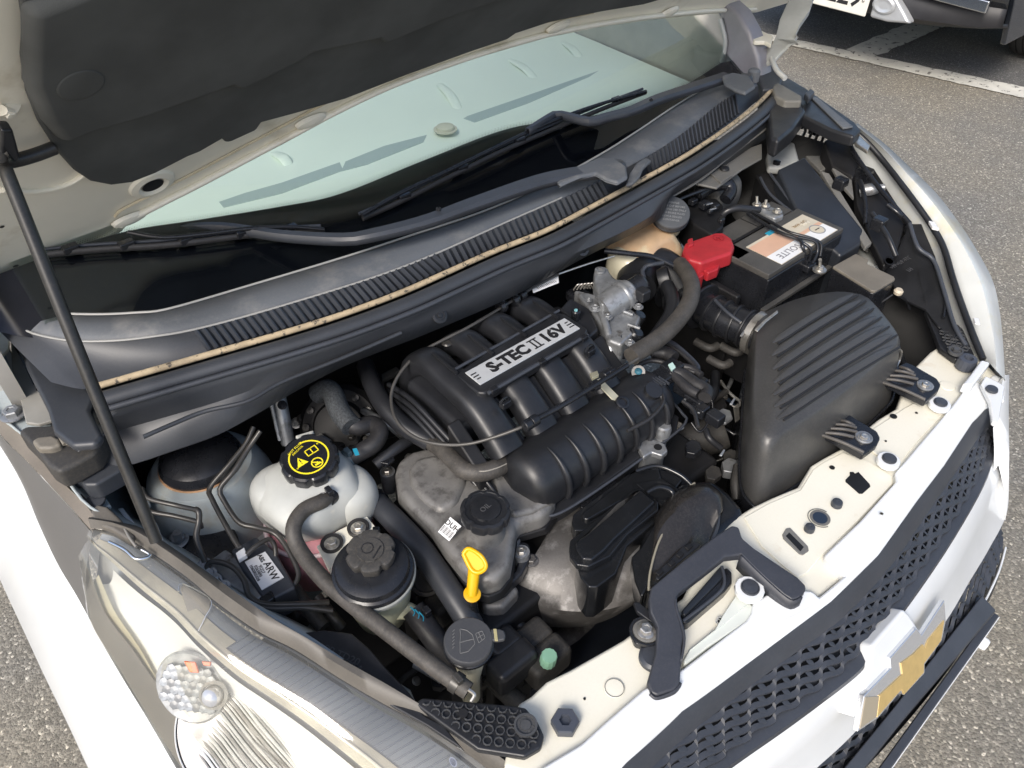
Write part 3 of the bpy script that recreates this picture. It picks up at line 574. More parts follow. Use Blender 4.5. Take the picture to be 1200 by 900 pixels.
# parts under the lens, laid on surfaces just below it
def lmix(i, w_, dz):
    k = i; a = I_[k]; b = R_[k]; c = O_[k]
    return (a.lerp(b, w_) if w_ <= 1 else b.lerp(c, w_ - 1)) + V((.002, .002, dz))
def lsheet(name, i0, i1, wa_, wb_, m, dz=-.012, par=None, n_=None, bow=0, **k):
    rws = []
    for s in range(7):
        t = s / 6; rr = []
        for i in range(i0, i1 + 1):
            u = (i - i0) / (i1 - i0); a = wa_(u) if callable(wa_) else wa_; b = wb_(u) if callable(wb_) else wb_
            rr.append(lmix(i, a + (b - a) * t, dz - bow * sin(pi * t)))
        rws.append(rr)
    return strip(name, rws, i1 - i0 + 1, m, par or lamp, smooth=False, angle=60, **k)
lsheet('outer_rim', 0, 59, 1.72, 2.0, lampg, -.002)
lsheet('inner_rim', 0, 59, -.02, .10, lampg, -.001)
lsheet('amber_strip', 1, 25, .52, .97, tanb, -.006)
lsheet('grey_strip', 1, 25, .12, .50, lampd, -.008)
lsheet('fluted_panel', 22, 59, .12, .80, lampd, -.010)
lsheet('ridge_highlight_strip', 0, 59, .96, 1.06, mat('ridge_highlight', (.55, .52, .43), .25, metal=.5, var=.2, vscale=20), -.003)  # highlight on the bend of the lens, painted as a bright strip
lsheet('lower_ridge', 25, 59, .80, .97, tanb, -.006)
for k_ in range(34):
    u = 23 + k_ * .95; i = int(u)
    if i >= 58: break
    fz_ = u - i
    a = lmix(i, .16, -.009).lerp(lmix(i + 1, .16, -.009), fz_); b = lmix(i, .78, -.009).lerp(lmix(i + 1, .78, -.009), fz_)
    tube('lamp_flute', [a, b], .0011, mat('flute', (.16, .18, .22), .25, metal=.4), lamp, seg=5, n=3, smooth=False)
bz = lsheet('bezel', 5, 59, lambda u: 1.08 + .05 * max(0, 1 - u * 6), lambda u: 1.72 - .45 * max(0, .35 - u), bezel, -.016, bow=.012)
lsheet('bezel_rim', 4, 59, lambda u: 1.68 - .45 * max(0, .35 - u), 1.76, mat('bezel_cream', (.50, .46, .33), .3, metal=.3, var=.1), -.010)
# reflector bowl of the main beam with its fluted face, bulb and turn signal
lsheet('lamp_floor', 0, 59, .0, 2.0, mat('lamp_floor_grey', (.30, .30, .285), .35, metal=.3, var=.1), -.036)
rc = G(292, 862, .815); LN = V((-.45, -.55, .75)).normalized(); RM = frame(rc, LN, G(340, 900, .795) - rc)
def onL(x, y, off=0): return GP(x, y, rc + LN * off, LN)
fl_a = mat('flute_pale', (.60, .61, .60), .35, metal=.1, var=.06, vscale=60); fl_b = mat('flute_dark', (.33, .325, .31), .35, metal=.2, var=.2, vscale=60)
bowl = lathe('reflector', [(.092, .004), (.088, .004), (.080, -.004), (.06, -.018), (.03, -.028), (0, -.030)], mat('reflector_grey', (.30, .30, .31), .22, metal=.8, var=.25, vscale=40), lamp, RM, seg=48, sy=.9)
tube('bowl_outline', [RM @ V((.090 * cos(q * pi / 20), .081 * sin(q * pi / 20), .006)) for q in range(41)], .0010, fl_a, bowl, seg=6, n=90)
fdir = (onL(335, 900) - onL(262, 812)).normalized(); fper = LN.cross(fdir)
cx_ = onL(300, 858)
for k_ in range(30):
    s_ = -.066 + k_ * .0046; L0 = -.075 + abs(s_) * .35 + (.02 if s_ < -.02 else 0); L1 = .085 - abs(s_) * .3
    c0_ = cx_ + fper * s_
    tube('lens_flute', [c0_ + fdir * L0 + LN * .002, c0_ + fdir * (L0 + L1) / 2 + LN * .008, c0_ + fdir * L1 + LN * .002], .0019 if k_ % 2 else .0012, fl_a if k_ % 3 else fl_b, bowl, seg=6, n=8)
sc_ = onL(222, 806, .012); SM = frame(sc_, LN, fdir)
dish = lathe('signal_reflector', [(.047, -.003), (.044, .000), (.034, -.002), (.018, -.004), (0, -.004)], mat('signal_grey', (.36, .37, .37), .3, var=.25, vscale=90), lamp, SM, seg=32, sy=.8)
fm1 = mat('facet_blue', (.24, .26, .28), .3, var=.3, vscale=200); fm2 = mat('facet_dark', (.13, .14, .15), .3)
for i in range(7):
    for j in range(6):
        p = onL(192 + i * 8.5 + (j % 2) * 4, 782 + j * 8.5 + i * 1.2, .016); fx, fy = 192 + i * 8.5 - 222, 782 + j * 8.5 - 804
        if (fx / 38) ** 2 + (fy / 30) ** 2 > 1: continue
        lathe('facet', [(.0064, .0), (.0056, .0010), (0, .0015)], fm1 if (i + j) % 3 else fm2, dish, frame(p, LN, fdir), seg=6, angle=15)
prism('signal_bulb', [onL(x, y, .024) for x, y in ((215, 775), (229, 776), (233, 789), (222, 788))], .004, orange, dish, d=-LN, bevel=.0012)
prism('signal_bulb', [onL(x, y, .024) for x, y in ((236, 775), (247, 776), (246, 781), (238, 780))], .004, orange, dish, d=-LN, bevel=.0010)
lathe('bulb_collar', [(.017, 0), (.0175, .003), (.014, .005), (.012, .002)], fl_b, bowl, frame(onL(251, 814, .014), LN), seg=28)
lathe('main_bulb', [(.011, 0), (.0125, .005), (.011, .011), (.006, .015), (0, .016)], mat('bulb_glass', (.55, .56, .58), .25, metal=.5), bowl, frame(onL(251, 814, .014), LN), seg=24)
tube('glass_edge', [lmix(min(59, 4 + i * 3), 1.42, -.004) for i in range(9, 19)], .0014, refl, lamp, seg=6, n=40)
# small chromed fittings seen at the lens top
prism('lamp_notch', GG(((211, 690, .930), (215, 684, .932), (247, 702, .925), (246, 712, .921), (232, 740, .910), (226, 738, .911)), .93), .002, mat('notch_grey', (.24, .22, .19), .3, metal=.3, var=.1), lamp, bevel=.001)
tube('bright_seam', [G(209, 693, .934), G(214, 684, .936), G(247, 703, .929), G(240, 724, .921), G(231, 742, .913)], .0008, chrome, lamp, seg=6, n=24)
tube('lamp_clip_wire', [G(128, 635, .955), G(146, 644, .957), G(160, 655, .955), G(176, 651, .952), G(166, 644, .955)], .0022, chrome, lamp, seg=8)
tube('lamp_clip_wire', [G(145, 617, .957), G(152, 630, .957), G(160, 641, .955)], .002, mat('bracket_grey', (.30, .28, .25), .4, metal=.5), lamp, seg=8)
lathe('aiming_screw', [(.006, 0), (.006, .001), (.0045, .001), (.0045, .0), (0, 0)], refl, lamp, frame(G(531, 893, .845), (-.2, -.3, .9)), seg=20, sx=.6)
# rubber gasket and bay-side rail along the lamp
gk = [(105, 606), (118, 608), (140, 612), (165, 618), (200, 640), (240, 668), (280, 697), (320, 725), (360, 748), (400, 772), (450, 800), (500, 830), (560, 868), (610, 905)]
gkz = [.958, .958, .958, .956, .95, .945, .938, .93, .92, .905, .89, .875, .85, .83]
K_ = resample([G(a, b, z) for (a, b), z in zip(gk, gkz)], nh)
strip('lamp_gasket', [[p + V((0, .0, .002)) for p in I_], [a.lerp(b, .5) + V((0, 0, .009)) for a, b in zip(I_, K_)], K_, [p + V((.01, .004, -.05)) for p in K_]], nh, mat('gasket', (.085, .078, .068), .5, var=.2, vscale=12, dust=(.22, .19, .15), dustamt=.4), car, smooth=False, angle=60)
# moulded black cover between lamp and bay
cv = prism('lamp_side_cover', GG(((345, 742), (380, 738), (412, 742), (433, 760), (450, 780), (480, 812), (497, 838), (520, 850), (545, 880), (500, 850), (450, 822), (400, 793), (360, 766)), .872), .006, blk, car, bevel=.002)
text('moulded_text', 'PP-TD20', .014, frame(G(400, 768, .8725), (0, 0, 1), G(430, 779, .87) - G(390, 762, .87)), mat('moulding_grey', (.06, .06, .063), .6), cv, ext=.0004)
text('moulded_text', 'TMSA', .012, frame(G(412, 780, .8725), (0, 0, 1), G(430, 779, .87) - G(390, 762, .87)), mat('moulding_grey', (.06, .06, .063), .6), cv, ext=.0004)
# --- bumper top, grille, bar
UZ = .85
U0 = [(1168, 470), (1155, 479), (1140, 495), (1107, 545), (1075, 587), (1030, 650), (975, 704), (900, 760), (800, 833), (735, 893), (690, 940)]
b_in = [(1157, 424), (1150, 428), (1135, 450), (1112, 480), (1080, 517), (1049, 554), (1050, 564), (1008, 610), (966, 650), (968, 655), (989, 675), (960, 699), (952, 692), (930, 690), (915, 688), (908, 690), (882, 706), (880, 718), (874, 727), (800, 783), (753, 808), (710, 845), (680, 872), (633, 900), (600, 930)]
bt = GG(b_in, .868) + GG([(680, 950)] + list(reversed(U0)) + [(1178, 470), (1180, 445), (1166, 438), (1162, 440), (1153, 452), (1148, 448), (1162, 424)], .858)
top = prism('bumper_top', bt, .018, white, car, bevel=.004, seg=3)
prism('mount_ear', GG(((1150, 450), (1155, 440), (1168, 446), (1178, 452), (1174, 475), (1170, 497), (1163, 494), (1160, 470)), .872), .01, white, top, bevel=.003)
lathe('ear_bolt', [(.010, 0), (.009, .004), (0, .005)], slate, top, frame(G(1162, 457, .874)), seg=20)
prism('upright_tab', GG(((1139, 436), (1150, 421), (1161, 424), (1159, 428), (1140, 452), (1128, 450)), .885), .02, white, top, bevel=.004)
small = mat('faint_mark', (.45, .46, .44), .5)
for x, y, r in ((1033, 602, .003), (845, 728, .006), (842, 729, .004)): lathe('moulded_ring', [(r, 0), (r, .0006), (r * .8, .0006), (r * .8, 0)], small, top, frame(G(x, y, .8695 if y < 700 else .862)), seg=20)
def dense(c, z, n_=80): return resample([G(q[0], q[1], q[2] if len(q) > 2 else z) for q in c], n_)
U_ = dense([(1172, 500, .82), (1168, 487, .835)] + [(a, b, .856) for a, b in U0[1:]], .856)
Ui = dense([(1166, 512, .80), (1161, 500, .815), (1150, 508), (1122, 551), (1090, 597), (1048, 658), (990, 722), (912, 780), (812, 857), (752, 911), (700, 960)], .825)
fr_ = strip('grille_frame', [[p + V((0, .012, -.004)) for p in U_], U_, [a.lerp(b, .5) + V((0, -.002, .002)) for a, b in zip(U_, Ui)], Ui, [p + V((0, .03, -.01)) for p in Ui]], 80, slate, car, smooth=False, angle=50)
Bt = dense([(1167, 520), (1165, 535), (1152, 572), (1113, 640), (1063, 713), (1020, 767), (1007, 790), (933, 847), (858, 900), (800, 945)], .765)
Bu = dense([(1164, 516), (1160, 530), (1145, 568), (1105, 636), (1055, 706), (1012, 762), (998, 783), (925, 838), (850, 890), (790, 935)], .775)
strip('grille_frame_lower', [[p + V((0, .03, 0)) for p in Bu], Bu, [a.lerp(b, .5) + V((0, -.003, .003)) for a, b in zip(Bu, Bt)], Bt, [p + V((0, .01, -.02)) for p in Bt]], 80, slate, fr_, smooth=False)
# honeycomb: louvred cells that step down and forward, following the curved front
back = strip('grille_back', [[p + V((0, .035, -.012)) for p in Ui], [p + V((0, .035, -.0)) for p in Bu]], 80, blkd, fr_, smooth=False)
louv = mat('louvre_plastic', (.036, .040, .050), .45, var=.1, dust=(.12, .11, .10), dustamt=.3)
rib_mesh = {}
def cellrow(A_, B_, t0, half, nn, par, m, z_out, xs, name='grille_louvre'):
    # one wavy louvre running across: zig-zag in the vertical
    for k in range(len(xs) - 1): pass
def wavy(name, A_, B_, t, nper, amp, ph, m, par, depth=.022, th=.0028, u0=0, u1=1):
    """a folded louvre blade across the grille at height fraction t"""
    N_ = nper * 8; f_, b_ = [], []
    for i in range(N_ + 1):
        u = u0 + (u1 - u0) * i / N_; c = (i / 8 + ph) % 1
        zz = (4 * abs(c - .5) - 1); zz = max(-.6, min(.6, zz)) / .6
        a = at_len(A_, u); b = at_len(B_, u); p = a.lerp(b, t) + (b - a) * amp * zz
        f_.append(p + V((0, -.0, 0))); b_.append(p + V((0, depth, .004)))
    vs = []
    for p, q in zip(f_, b_): vs += [p + V((0, 0, th)), p - V((0, 0, th)), q - V((0, 0, th)), q + V((0, 0, th))]
    fs = []
    for i in range(N_):
        for j in range(4): k = (j + 1) % 4; fs.append([i * 4 + j, i * 4 + k, (i + 1) * 4 + k, (i + 1) * 4 + j])
    fs = [x[::-1] for x in fs]
    return make(name, vs, fs, m, par, angle=30, bevel=.0008, seg=2)
for r_ in range(5):
    wavy('grille_louvre', Ui, Bu, .10 + r_ * .20, 21, .060, .5 * (r_ % 2), louv, fr_, depth=.007, th=.0020)
for r_ in range(4):
    for i in range(22):
        u = (i + (.0 if r_ % 2 else .5)) / 21
        if not 0 <= u <= 1: continue
        a = at_len(Ui, u); b = at_len(Bu, u); t0 = .10 + r_ * .20; p, q = a.lerp(b, t0 + .055), a.lerp(b, t0 + .145)
        dx_ = (at_len(Ui, min(1, u + .01)) - at_len(Ui, max(0, u - .01))).normalized() * .0017
        prism('grille_web', [p - dx_, p + dx_, q + dx_, q - dx_], .007, louv, fr_, d=(0, .9, .4))
# white bar
Bb = dense([(1182, 560), (1180, 601), (1158, 645), (1137, 680), (1107, 730), (1050, 802), (1000, 860), (957, 900), (900, 950)], .655)
Bm = dense([(1180, 530), (1172, 565), (1150, 612), (1122, 665), (1083, 722), (1035, 785), (970, 852), (905, 905), (850, 950)], .715)
bar = strip('bumper_bar', [[p + V((0, .015, -.004)) for p in Bt], Bt, [a.lerp(b, .5) + V((0, -.004, .004)) for a, b in zip(Bt, Bm)], Bm, Bb, [p + V((0, .03, -.008)) for p in Bb]], 80, white, car, smooth=False, angle=60)
# far corner of the bumper wrapping towards the fender
cA = [G(1176, 440, .87), G(1171, 470, .86), G(1170, 497, .84), G(1171, 520, .80), G(1170, 545, .765)]
cB = [G(1180, 440, .86), G(1181, 480, .83), G(1183, 530, .78), G(1182, 580, .72), G(1178, 610, .66)]
cA, cB = resample(cA, 16), resample(cB, 16)
strip('bumper_corner', [[p + V((-.01, .0, -.01)) for p in cA], cA, [a.lerp(b, .6) + V((.004, -.004, .002)) for a, b in zip(cA, cB)], [p for p in cB], [p + V((.04, .05, -.03)) for p in cB], [p + V((.06, .12, -.3)) for p in cB]], 16, white, car, smooth=False, angle=60)
# lower grille
Lt = [p + V((0, .012, -.006)) for p in Bb]
Lb = dense([(1176, 640), (1168, 668), (1152, 702), (1128, 745), (1085, 802), (1030, 865), (990, 905), (940, 950)], .56)
lg = strip('lower_grille', [[p + V((0, .03, 0)) for p in Lt], [p + V((0, .03, 0)) for p in Lb]], 80, blkd, car, smooth=False)
for r_ in range(6): wavy('lower_louvre', Lt, Lb, .05 + r_ * .18, 21, .055, .5 * (r_ % 2), louv, lg, depth=.007, th=.0022)
tube('lower_edge', [p + V((0, -.004, 0)) for p in Lb], .002, white, lg, n=60, seg=8)
apron = strip('bumper_lower', [Lb, [p + V((0, -.012, -.03)) for p in Lb], [V((p.x * 1.02, p.y + .0, .34)) for p in Lb], [V((p.x, p.y + .08, .25)) for p in Lb]], 80, blk, car, smooth=False)
# plate bracket: a dark tray and the plate seen from above on its edge
pbk = prism('plate_bracket', [G(1151, 697, .60), G(1168, 715, .585), G(1060, 842, .585), G(1010, 905, .585), G(985, 905, .60), G(1048, 828, .60)], .02, slate, car, bevel=.003)
E0, E1 = GY(1170, 713, -.285), GY(1010, 925, -.285); zt = .56
pa = G(1163, 716, .56); pb = G(1030, 900, .56); dirn = (pb - pa).normalized(); pb = pa + dirn * .53; nn = V((dirn.y, -dirn.x, 0)).normalized()
if nn.y > 0: nn = -nn
fp = prism('front_plate', [pa, pb, pb + V((0, 0, -.115)), pa + V((0, 0, -.115))], .012, slate, pbk, d=nn, bevel=.002)
prism('plate_face', [pa + nn * .0125 + V((0, 0, -.003)), pb + nn * .0125 + V((0, 0, -.003)), pb + nn * .0125 + V((0, 0, -.112)), pa + nn * .0125 + V((0, 0, -.112))], .0015, paper, fp, d=nn, bevel=.0005)
cb = pa.lerp(pb, .09) + nn * .014 + V((0, 0, -.03)); lathe('plate_bolt', [(.011, 0), (.011, .006), (.009, .010), (0, .011)], paper, fp, frame(cb, nn), seg=24)
# --- emblem
EN = V((0.04, -.80, .60)).normalized(); ec = G(1060, 778, .705) + EN * .020
ex = (G(1107, 716, .705) - G(1014, 846, .705)).normalized(); EM = frame(ec, EN, ex)
def onE(pts, h=0): return [GP(x, y, ec + EN * h, EN) for x, y in pts]
em = prism('emblem', onE([(1013, 815), (1044, 783), (1043, 771), (1074, 736), (1080, 744), (1107, 703), (1109, 727), (1104, 751), (1084, 779), (1084, 789), (1060, 815), (1056, 810), (1048, 820), (1029, 842), (1005, 858)], .005), .008, mat('emblem_silver', (.74, .75, .76), .22, metal=.75), car, d=-EN, bevel=.0015, label='gold bowtie emblem with a chrome border')
prism('gold_field', onE([(1031, 815), (1058, 790), (1056, 777), (1070, 767), (1082, 755), (1084, 760), (1088, 750), (1107, 727), (1103, 751), (1083, 778), (1083, 788), (1060, 814), (1057, 808), (1046, 820), (1028, 841)], .0068), .003, gold, em, d=-EN, bevel=.0006)
prism('tan_facet', onE([(1014.5, 817), (1031, 816), (1027.5, 840), (1008, 854)], .0062), .003, mat('emblem_tan', (.46, .40, .30), .3, metal=.4), em, d=-EN, bevel=.0004)
prism('emblem_plinth', onE([(1022, 757), (1060, 714), (1066, 720), (1078, 738), (1086, 752), (1060, 790), (1020, 815), (1006, 845), (1010, 815), (1020, 785)], -.001), .035, white, em, d=-EN, bevel=.005, seg=3)
# --- radiator support (the cream cross-member) and everything on it
rs_poly = [(590, 900), (600, 842), (607, 824), (622, 815), (640, 798), (668, 784), (700, 766), (730, 749), (745, 738), (760, 728), (800, 700), (830, 640), (858, 608), (880, 594), (905, 582), (935, 570), (950, 545), (963, 537), (985, 525), (1003, 518), (1015, 502), (1030, 490), (1050, 478), (1056, 464), (1064, 440), (1074, 428), (1090, 412), (1105, 402), (1128, 404), (1150, 418), (1170, 440), (1100, 520), (1052, 562), (970, 652), (990, 676), (960, 700), (880, 722), (800, 786), (755, 812), (712, 848), (682, 876), (640, 915)]
sup = prism('radiator_support', GG(rs_poly, .855), .03, cream, car, bevel=.006, seg=3)
# raised panels of the pressing
prism('raised_panel', GG(((872, 606), (900, 590), (938, 574), (953, 550), (966, 541), (988, 530), (1018, 540), (1044, 556), (1046, 566), (1004, 611), (962, 652), (945, 672), (934, 676), (915, 660), (893, 640)), .858), .003, cream, sup, bevel=.0015)
prism('raised_panel', GG(((1008, 518), (1022, 503), (1042, 490), (1060, 478), (1075, 470), (1110, 480), (1078, 514), (1052, 546), (1035, 538)), .858), .003, cream, sup, bevel=.0015)
prism('cover_panel', GG(((800, 775), (807, 762), (872, 708), (879, 706), (884, 712), (882, 722), (873, 730), (830, 758), (803, 779)), .864), .012, mat('pale_plastic', (.62, .65, .60), .4, var=.03), sup, bevel=.004, seg=3)
prism('cover_panel', GG(((838, 738), (848, 720), (868, 690), (872, 674), (880, 672), (887, 678), (886, 690), (878, 706), (850, 730), (808, 762)), .866), .012, mat('pale_plastic', (.62, .65, .60), .4, var=.03), sup, bevel=.004, seg=3)
def hole(pts, z=.8595, m=blkd, name='slot_hole', h=.002): return prism(name, GG(pts, z), h, m, sup)
prism('slot_gasket', GG(((917, 626), (921, 619), (926, 618), (947, 640), (948, 645), (941, 650), (937, 649), (918, 631)), .8600), .003, greyd, sup, bevel=.001)
hole(((921, 628), (925, 624), (942, 641), (938, 646)), .8606)
hole(((991, 562), (996, 557), (996, 553), (1000, 553), (1002, 555), (1006, 553), (1019, 567), (1020, 570), (1011, 578), (1007, 578), (991, 564)))
def disc(name, x, y, r, m, z=.8592, **k): return lathe(name, [(r, 0), (r, .0008), (0, .001)], m, sup, frame(G(x, y, z)), seg=32, **k)
for x, y, r in ((1047, 488, .0058), (975, 548, .0042), (1074, 484, .0022), (1038, 517, .0018)): disc('round_hole', x, y, r, blkd)
disc('latch_hole_ring', 961, 607, .0145, greyd); disc('latch_hole', 961, 607, .0105, mat('hole_blue', (.02, .03, .05), .3), .8600)
for x, y, r in ((948, 621, .0075), (980, 592, .0082), ):
    lathe('rubber_buffer', [(r, 0), (r, .004), (r * .9, .008), (r * .3, .009), (0, .008)], slate, sup, frame(G(x, y, .8592)), seg=24)
tube('worn_ring', [G(961, 607, .8596) + V((.017 * cos(a_), .017 * sin(a_), 0)) for a_ in [k_ * pi / 10 for k_ in range(0, 15)]], .0007, greyd, sup, seg=5)
# plug clips on their white lugs
def plug(x, y, z, r=.0105, lug=True):
    if lug: prism('clip_lug', [G(x, y, z) + V((r * 1.65 * cos(a), r * 1.65 * sin(a), 0)) for a in [radians(k * 30) for k in range(12)]], .010, white, sup, bevel=.002)
    lathe('plug_clip', [(r * 1.05, -.001), (r * 1.05, .0015), (r, .003), (r * .92, .003), (r * .9, .002), (r * .85, .004), (0, .0048)], slate, sup, frame(G(x, y, z)), seg=36)
plug(1102, 472, .874); plug(1042, 538, .874); plug(879, 689, .880, .0118)
lathe('hex_plug', [(.0205, 0), (.0205, .010), (.0185, .012), (.009, .012), (.008, .006), (0, .006)], mat('plug_slate', (.055, .062, .08), .4), sup, frame(G(662, 849, .858), (0, 0, 1), (1, .3, 0)) @ Matrix.Diagonal((.82, .82, 1, 1)), seg=6, angle=20)
lathe('height_stop', [(.016, 0), (.0165, .012), (.015, .020), (.008, .021), (.007, .014), (0, .014)], mat('plug_slate', (.055, .062, .08), .4), sup, frame(G(1130, 430, .860)), seg=14, angle=20)
lathe('press_boss', [(.013, 0), (.012, .0012), (.009, .0015), (0, .0015)], cream, sup, frame(G(720, 806, .8555)), seg=30)
lathe('press_boss', [(.013, 0), (.012, .0012), (.009, .0015), (0, .0015)], cream, sup, frame(G(1110, 452, .8555)), seg=30)
tube('boss_seam', [G(720, 806, .8575) + V((.0115 * cos(a_), .0115 * sin(a_), 0)) for a_ in [k_ * pi / 10 for k_ in range(0, 21)]], .0004, greyd, sup, seg=5)
disc('pin_dot', 685, 819, .0016, blkd, .8558); disc('pin_dot', 769, 762, .0018, blkd, .8558)
# ribbed black brackets holding the air box
def ribbed(pts, bolt, ribs, z=.885):
    b = prism('ribbed_bracket', GG(pts, z), .014, blks, sup, bevel=.003)
    for a, c in ribs: tube('bracket_rib', [G(a[0], a[1], z + .001), G((a[0] + c[0]) / 2 + 1, (a[1] + c[1]) / 2 - 1, z + .006), G(c[0], c[1], z + .001)], .0028, mat('rib_worn', (.075, .07, .065), .5, var=.2), b, seg=8, n=10)
    lathe('bolt_washer', [(.0135, 0), (.0135, .002), (.012, .003), (0, .003)], castb, b, frame(G(*bolt, z)), seg=28)
    hexbolt('bolt', G(*bolt, z + .003), .0062, steel, b)
    return b
ribbed(((960, 505), (970, 496), (995, 485), (1003, 490), (1028, 505), (1032, 513), (1028, 521), (1012, 533), (985, 518)), (1012, 513), [((972, 502), (1004, 515 - 9)), ((977, 497), (1003, 506 - 5)), ((984, 492), (1001, 499)), ((966, 507), (1000, 518 - 6)), ((964, 510), (1012, 530))])
ribbed(((1032, 443), (1042, 433), (1062, 424), (1070, 427), (1098, 443), (1103, 450), (1100, 457), (1085, 470), (1060, 458)), (1084, 452), [((1042, 440), (1075, 453 - 9)), ((1048, 434), (1072, 445 - 5)), ((1055, 430), (1070, 437)), ((1037, 444), (1070, 456 - 6)), ((1034, 448), (1084, 468))])
# honeycomb-patterned black lamp brackets, both ends
def honeyplate(name, pts, z, hexes, hol, knob, lab=None, n_=(0, 0, 1)):
    b = prism(name, [G(*q) if len(q) == 3 else G(*q, z) for q in pts], .012, blk, car, bevel=.003, label=lab)
    return b
hb = honeyplate('lamp_bracket', ((485, 824), (495, 817), (600, 826), (616, 829), (630, 845), (638, 862), (634, 876), (615, 887), (560, 878), (520, 850)), .878, None, None, None)
O1 = G(500, 822, .879); ax = (G(600, 832, .879) - O1).normalized(); ay = V((0, 0, 1)).cross(ax)
def inpoly(p, poly):
    c = False
    for i in range(len(poly)):
        a, b = poly[i], poly[i - 1]
        if (a.y > p.y) != (b.y > p.y) and p.x < (b.x - a.x) * (p.y - a.y) / (b.y - a.y) + a.x: c = not c
    return c
def lattice(par, poly, O, ax, ay, s, z, m, w_=.0016, name='rib_lattice'):
    vs, fs = [], []
    def seg_(a, b):
        k = 6
        for i in range(k):
            p, q = a.lerp(b, i / k), a.lerp(b, (i + 1) / k)
            if inpoly(p, poly) and inpoly(q, poly):
                t = (q - p).normalized(); n_ = t.cross(V((0, 0, 1))) * w_ * .5; u = V((0, 0, .0032)); b0 = len(vs)
                vs.extend([p - n_, p + n_, q + n_, q - n_, p - n_ * .6 + u, p + n_ * .6 + u, q + n_ * .6 + u, q - n_ * .6 + u])
                fs.extend([[b0 + 4, b0 + 5, b0 + 6, b0 + 7], [b0, b0 + 4, b0 + 7, b0 + 3], [b0 + 1, b0 + 2, b0 + 6, b0 + 5], [b0, b0 + 1, b0 + 5, b0 + 4], [b0 + 2, b0 + 3, b0 + 7, b0 + 6]])
    for i in range(-14, 15):
        a = O + ax * (i * s); seg_(a - (ax + ay) * .3, a + (ax + ay) * .3); seg_(a - (ax - ay) * .3, a + (ax - ay) * .3)
    R_x = int(.2 / s)
    for i in range(-R_x, R_x):
        for j in range(-R_x, R_x):
            c = O + ax * (i * s) + ay * ((j + .0) * s)
            if not inpoly(c, poly): continue
            r = s * .40; P = [c + ax * (r * cos(q * pi / 4)) + ay * (r * sin(q * pi / 4)) for q in range(9)]
            for q in range(8): 
                a, b = P[q], P[q + 1]
                if inpoly(a, poly) and inpoly(b, poly):
                    t = (b - a).normalized(); n_ = t.cross(V((0, 0, 1))) * w_ * .45; u = V((0, 0, .0026)); b0 = len(vs)
                    vs.extend([a - n_, a + n_, b + n_, b - n_, a - n_ * .6 + u, a + n_ * .6 + u, b + n_ * .6 + u, b - n_ * .6 + u])
                    fs.extend([[b0 + 4, b0 + 5, b0 + 6, b0 + 7], [b0, b0 + 4, b0 + 7, b0 + 3], [b0 + 1, b0 + 2, b0 + 6, b0 + 5]])
    return make(name, vs, [f[::-1] for f in fs], m, par, flat=True)
latm = mat('lattice_plastic', (.05, .052, .056), .5, var=.2, dust=(.14, .13, .11), dustamt=.4)
po = GG(((492, 826), (500, 820), (600, 829), (614, 832), (627, 847), (634, 862), (630, 873), (614, 883), (562, 874), (524, 850)), .8785)
lattice(hb, po, O1, ax, ay, .0128, 0, latm)
lathe('bracket_hole', [(.0055, 0), (.0055, .0035), (0, .0035)], blkd, hb, frame(G(543, 837, .879)), seg=20)
lathe('bracket_boss', [(.0135, 0), (.0135, .0045), (.011, .0045), (.0105, .002), (.006, .002), (.006, .004), (0, .004)], latm, hb, frame(G(616, 851, .879)), seg=32)
hb2 = honeyplate('lamp_bracket', ((1084, 362, .885), (1096, 366, .885), (1128, 384, .875), (1142, 415, .87), (1140, 420, .87), (1120, 421, .87), (1102, 408, .87), (1096, 390, .88)), .875, None, None, None)
O2 = G(1110, 395, .882); ax2 = (G(1140, 416, .88) - O2).normalized(); ay2 = V((0, 0, 1)).cross(ax2)
po2 = GG(((1087, 366), (1096, 369), (1126, 386), (1139, 414), (1120, 418), (1105, 406), (1098, 389)), .879)
lattice(hb2, po2, O2, ax2, ay2, .0128, 0, latm)
lathe('bracket_boss', [(.0125, 0), (.0125, .006), (.010, .006), (.009, .003), (.005, .003), (.005, .009), (0, .009)], latm, hb2, frame(G(1119, 413, .878)), seg=28)
# dark recess at the slot in the bumper top
prism('tray_floor', GG(((938, 680), (968, 653), (990, 675), (960, 701)), .838), .002, mat('tray_blue', (.03, .036, .05), .35), sup)
tube('tray_rib', [G(942, 682, .846), G(966, 660, .846), G(985, 676, .846)], .0025, slate, sup, seg=6)
# --- engine bay shell: inner fenders, strut tower, floor, fan shroud
bay = strip('inner_fender', [[G(*q) for q in ((-20, 470, 1.0), (60, 540, .985), (100, 590, .962), (150, 618, .95), (220, 665, .93), (300, 712, .91), (380, 760, .88), (470, 815, .85))], [G(*q) for q in ((-20, 480, .97), (75, 545, .93), (125, 590, .87), (165, 615, .86), (240, 660, .84), (300, 705, .82), (390, 752, .80), (480, 810, .8))],
                            [V((-.60, y, .52)) for y in (1.0, .8, .66, .55, .42, .33, .2, .05)]], 40, greyw, car, solid=.003)
strip('inner_fender', [[G(*q) for q in ((900, 150, 1.02), (960, 165, 1.0), (1018, 192, .96), (1062, 250, .92), (1092, 310, .88), (1115, 375, .85), (1125, 410, .83))], [V((.72, .78, .90)), V((.66, .62, .82)), V((.65, .52, .8)), V((.62, .4, .78)), V((.60, .28, .76)), V((.57, .16, .74)), V((.52, .08, .72))],
                       [V((.60, .72, .4)), V((.60, .62, .4)), V((.58, .52, .4)), V((.55, .4, .4)), V((.55, .28, .4)), V((.52, .16, .4)), V((.50, .08, .4))]], 30, mat('liner_black', (.010, .010, .010), .6, var=.2, dust=(.06, .055, .05), dustamt=.25), car, solid=.003)
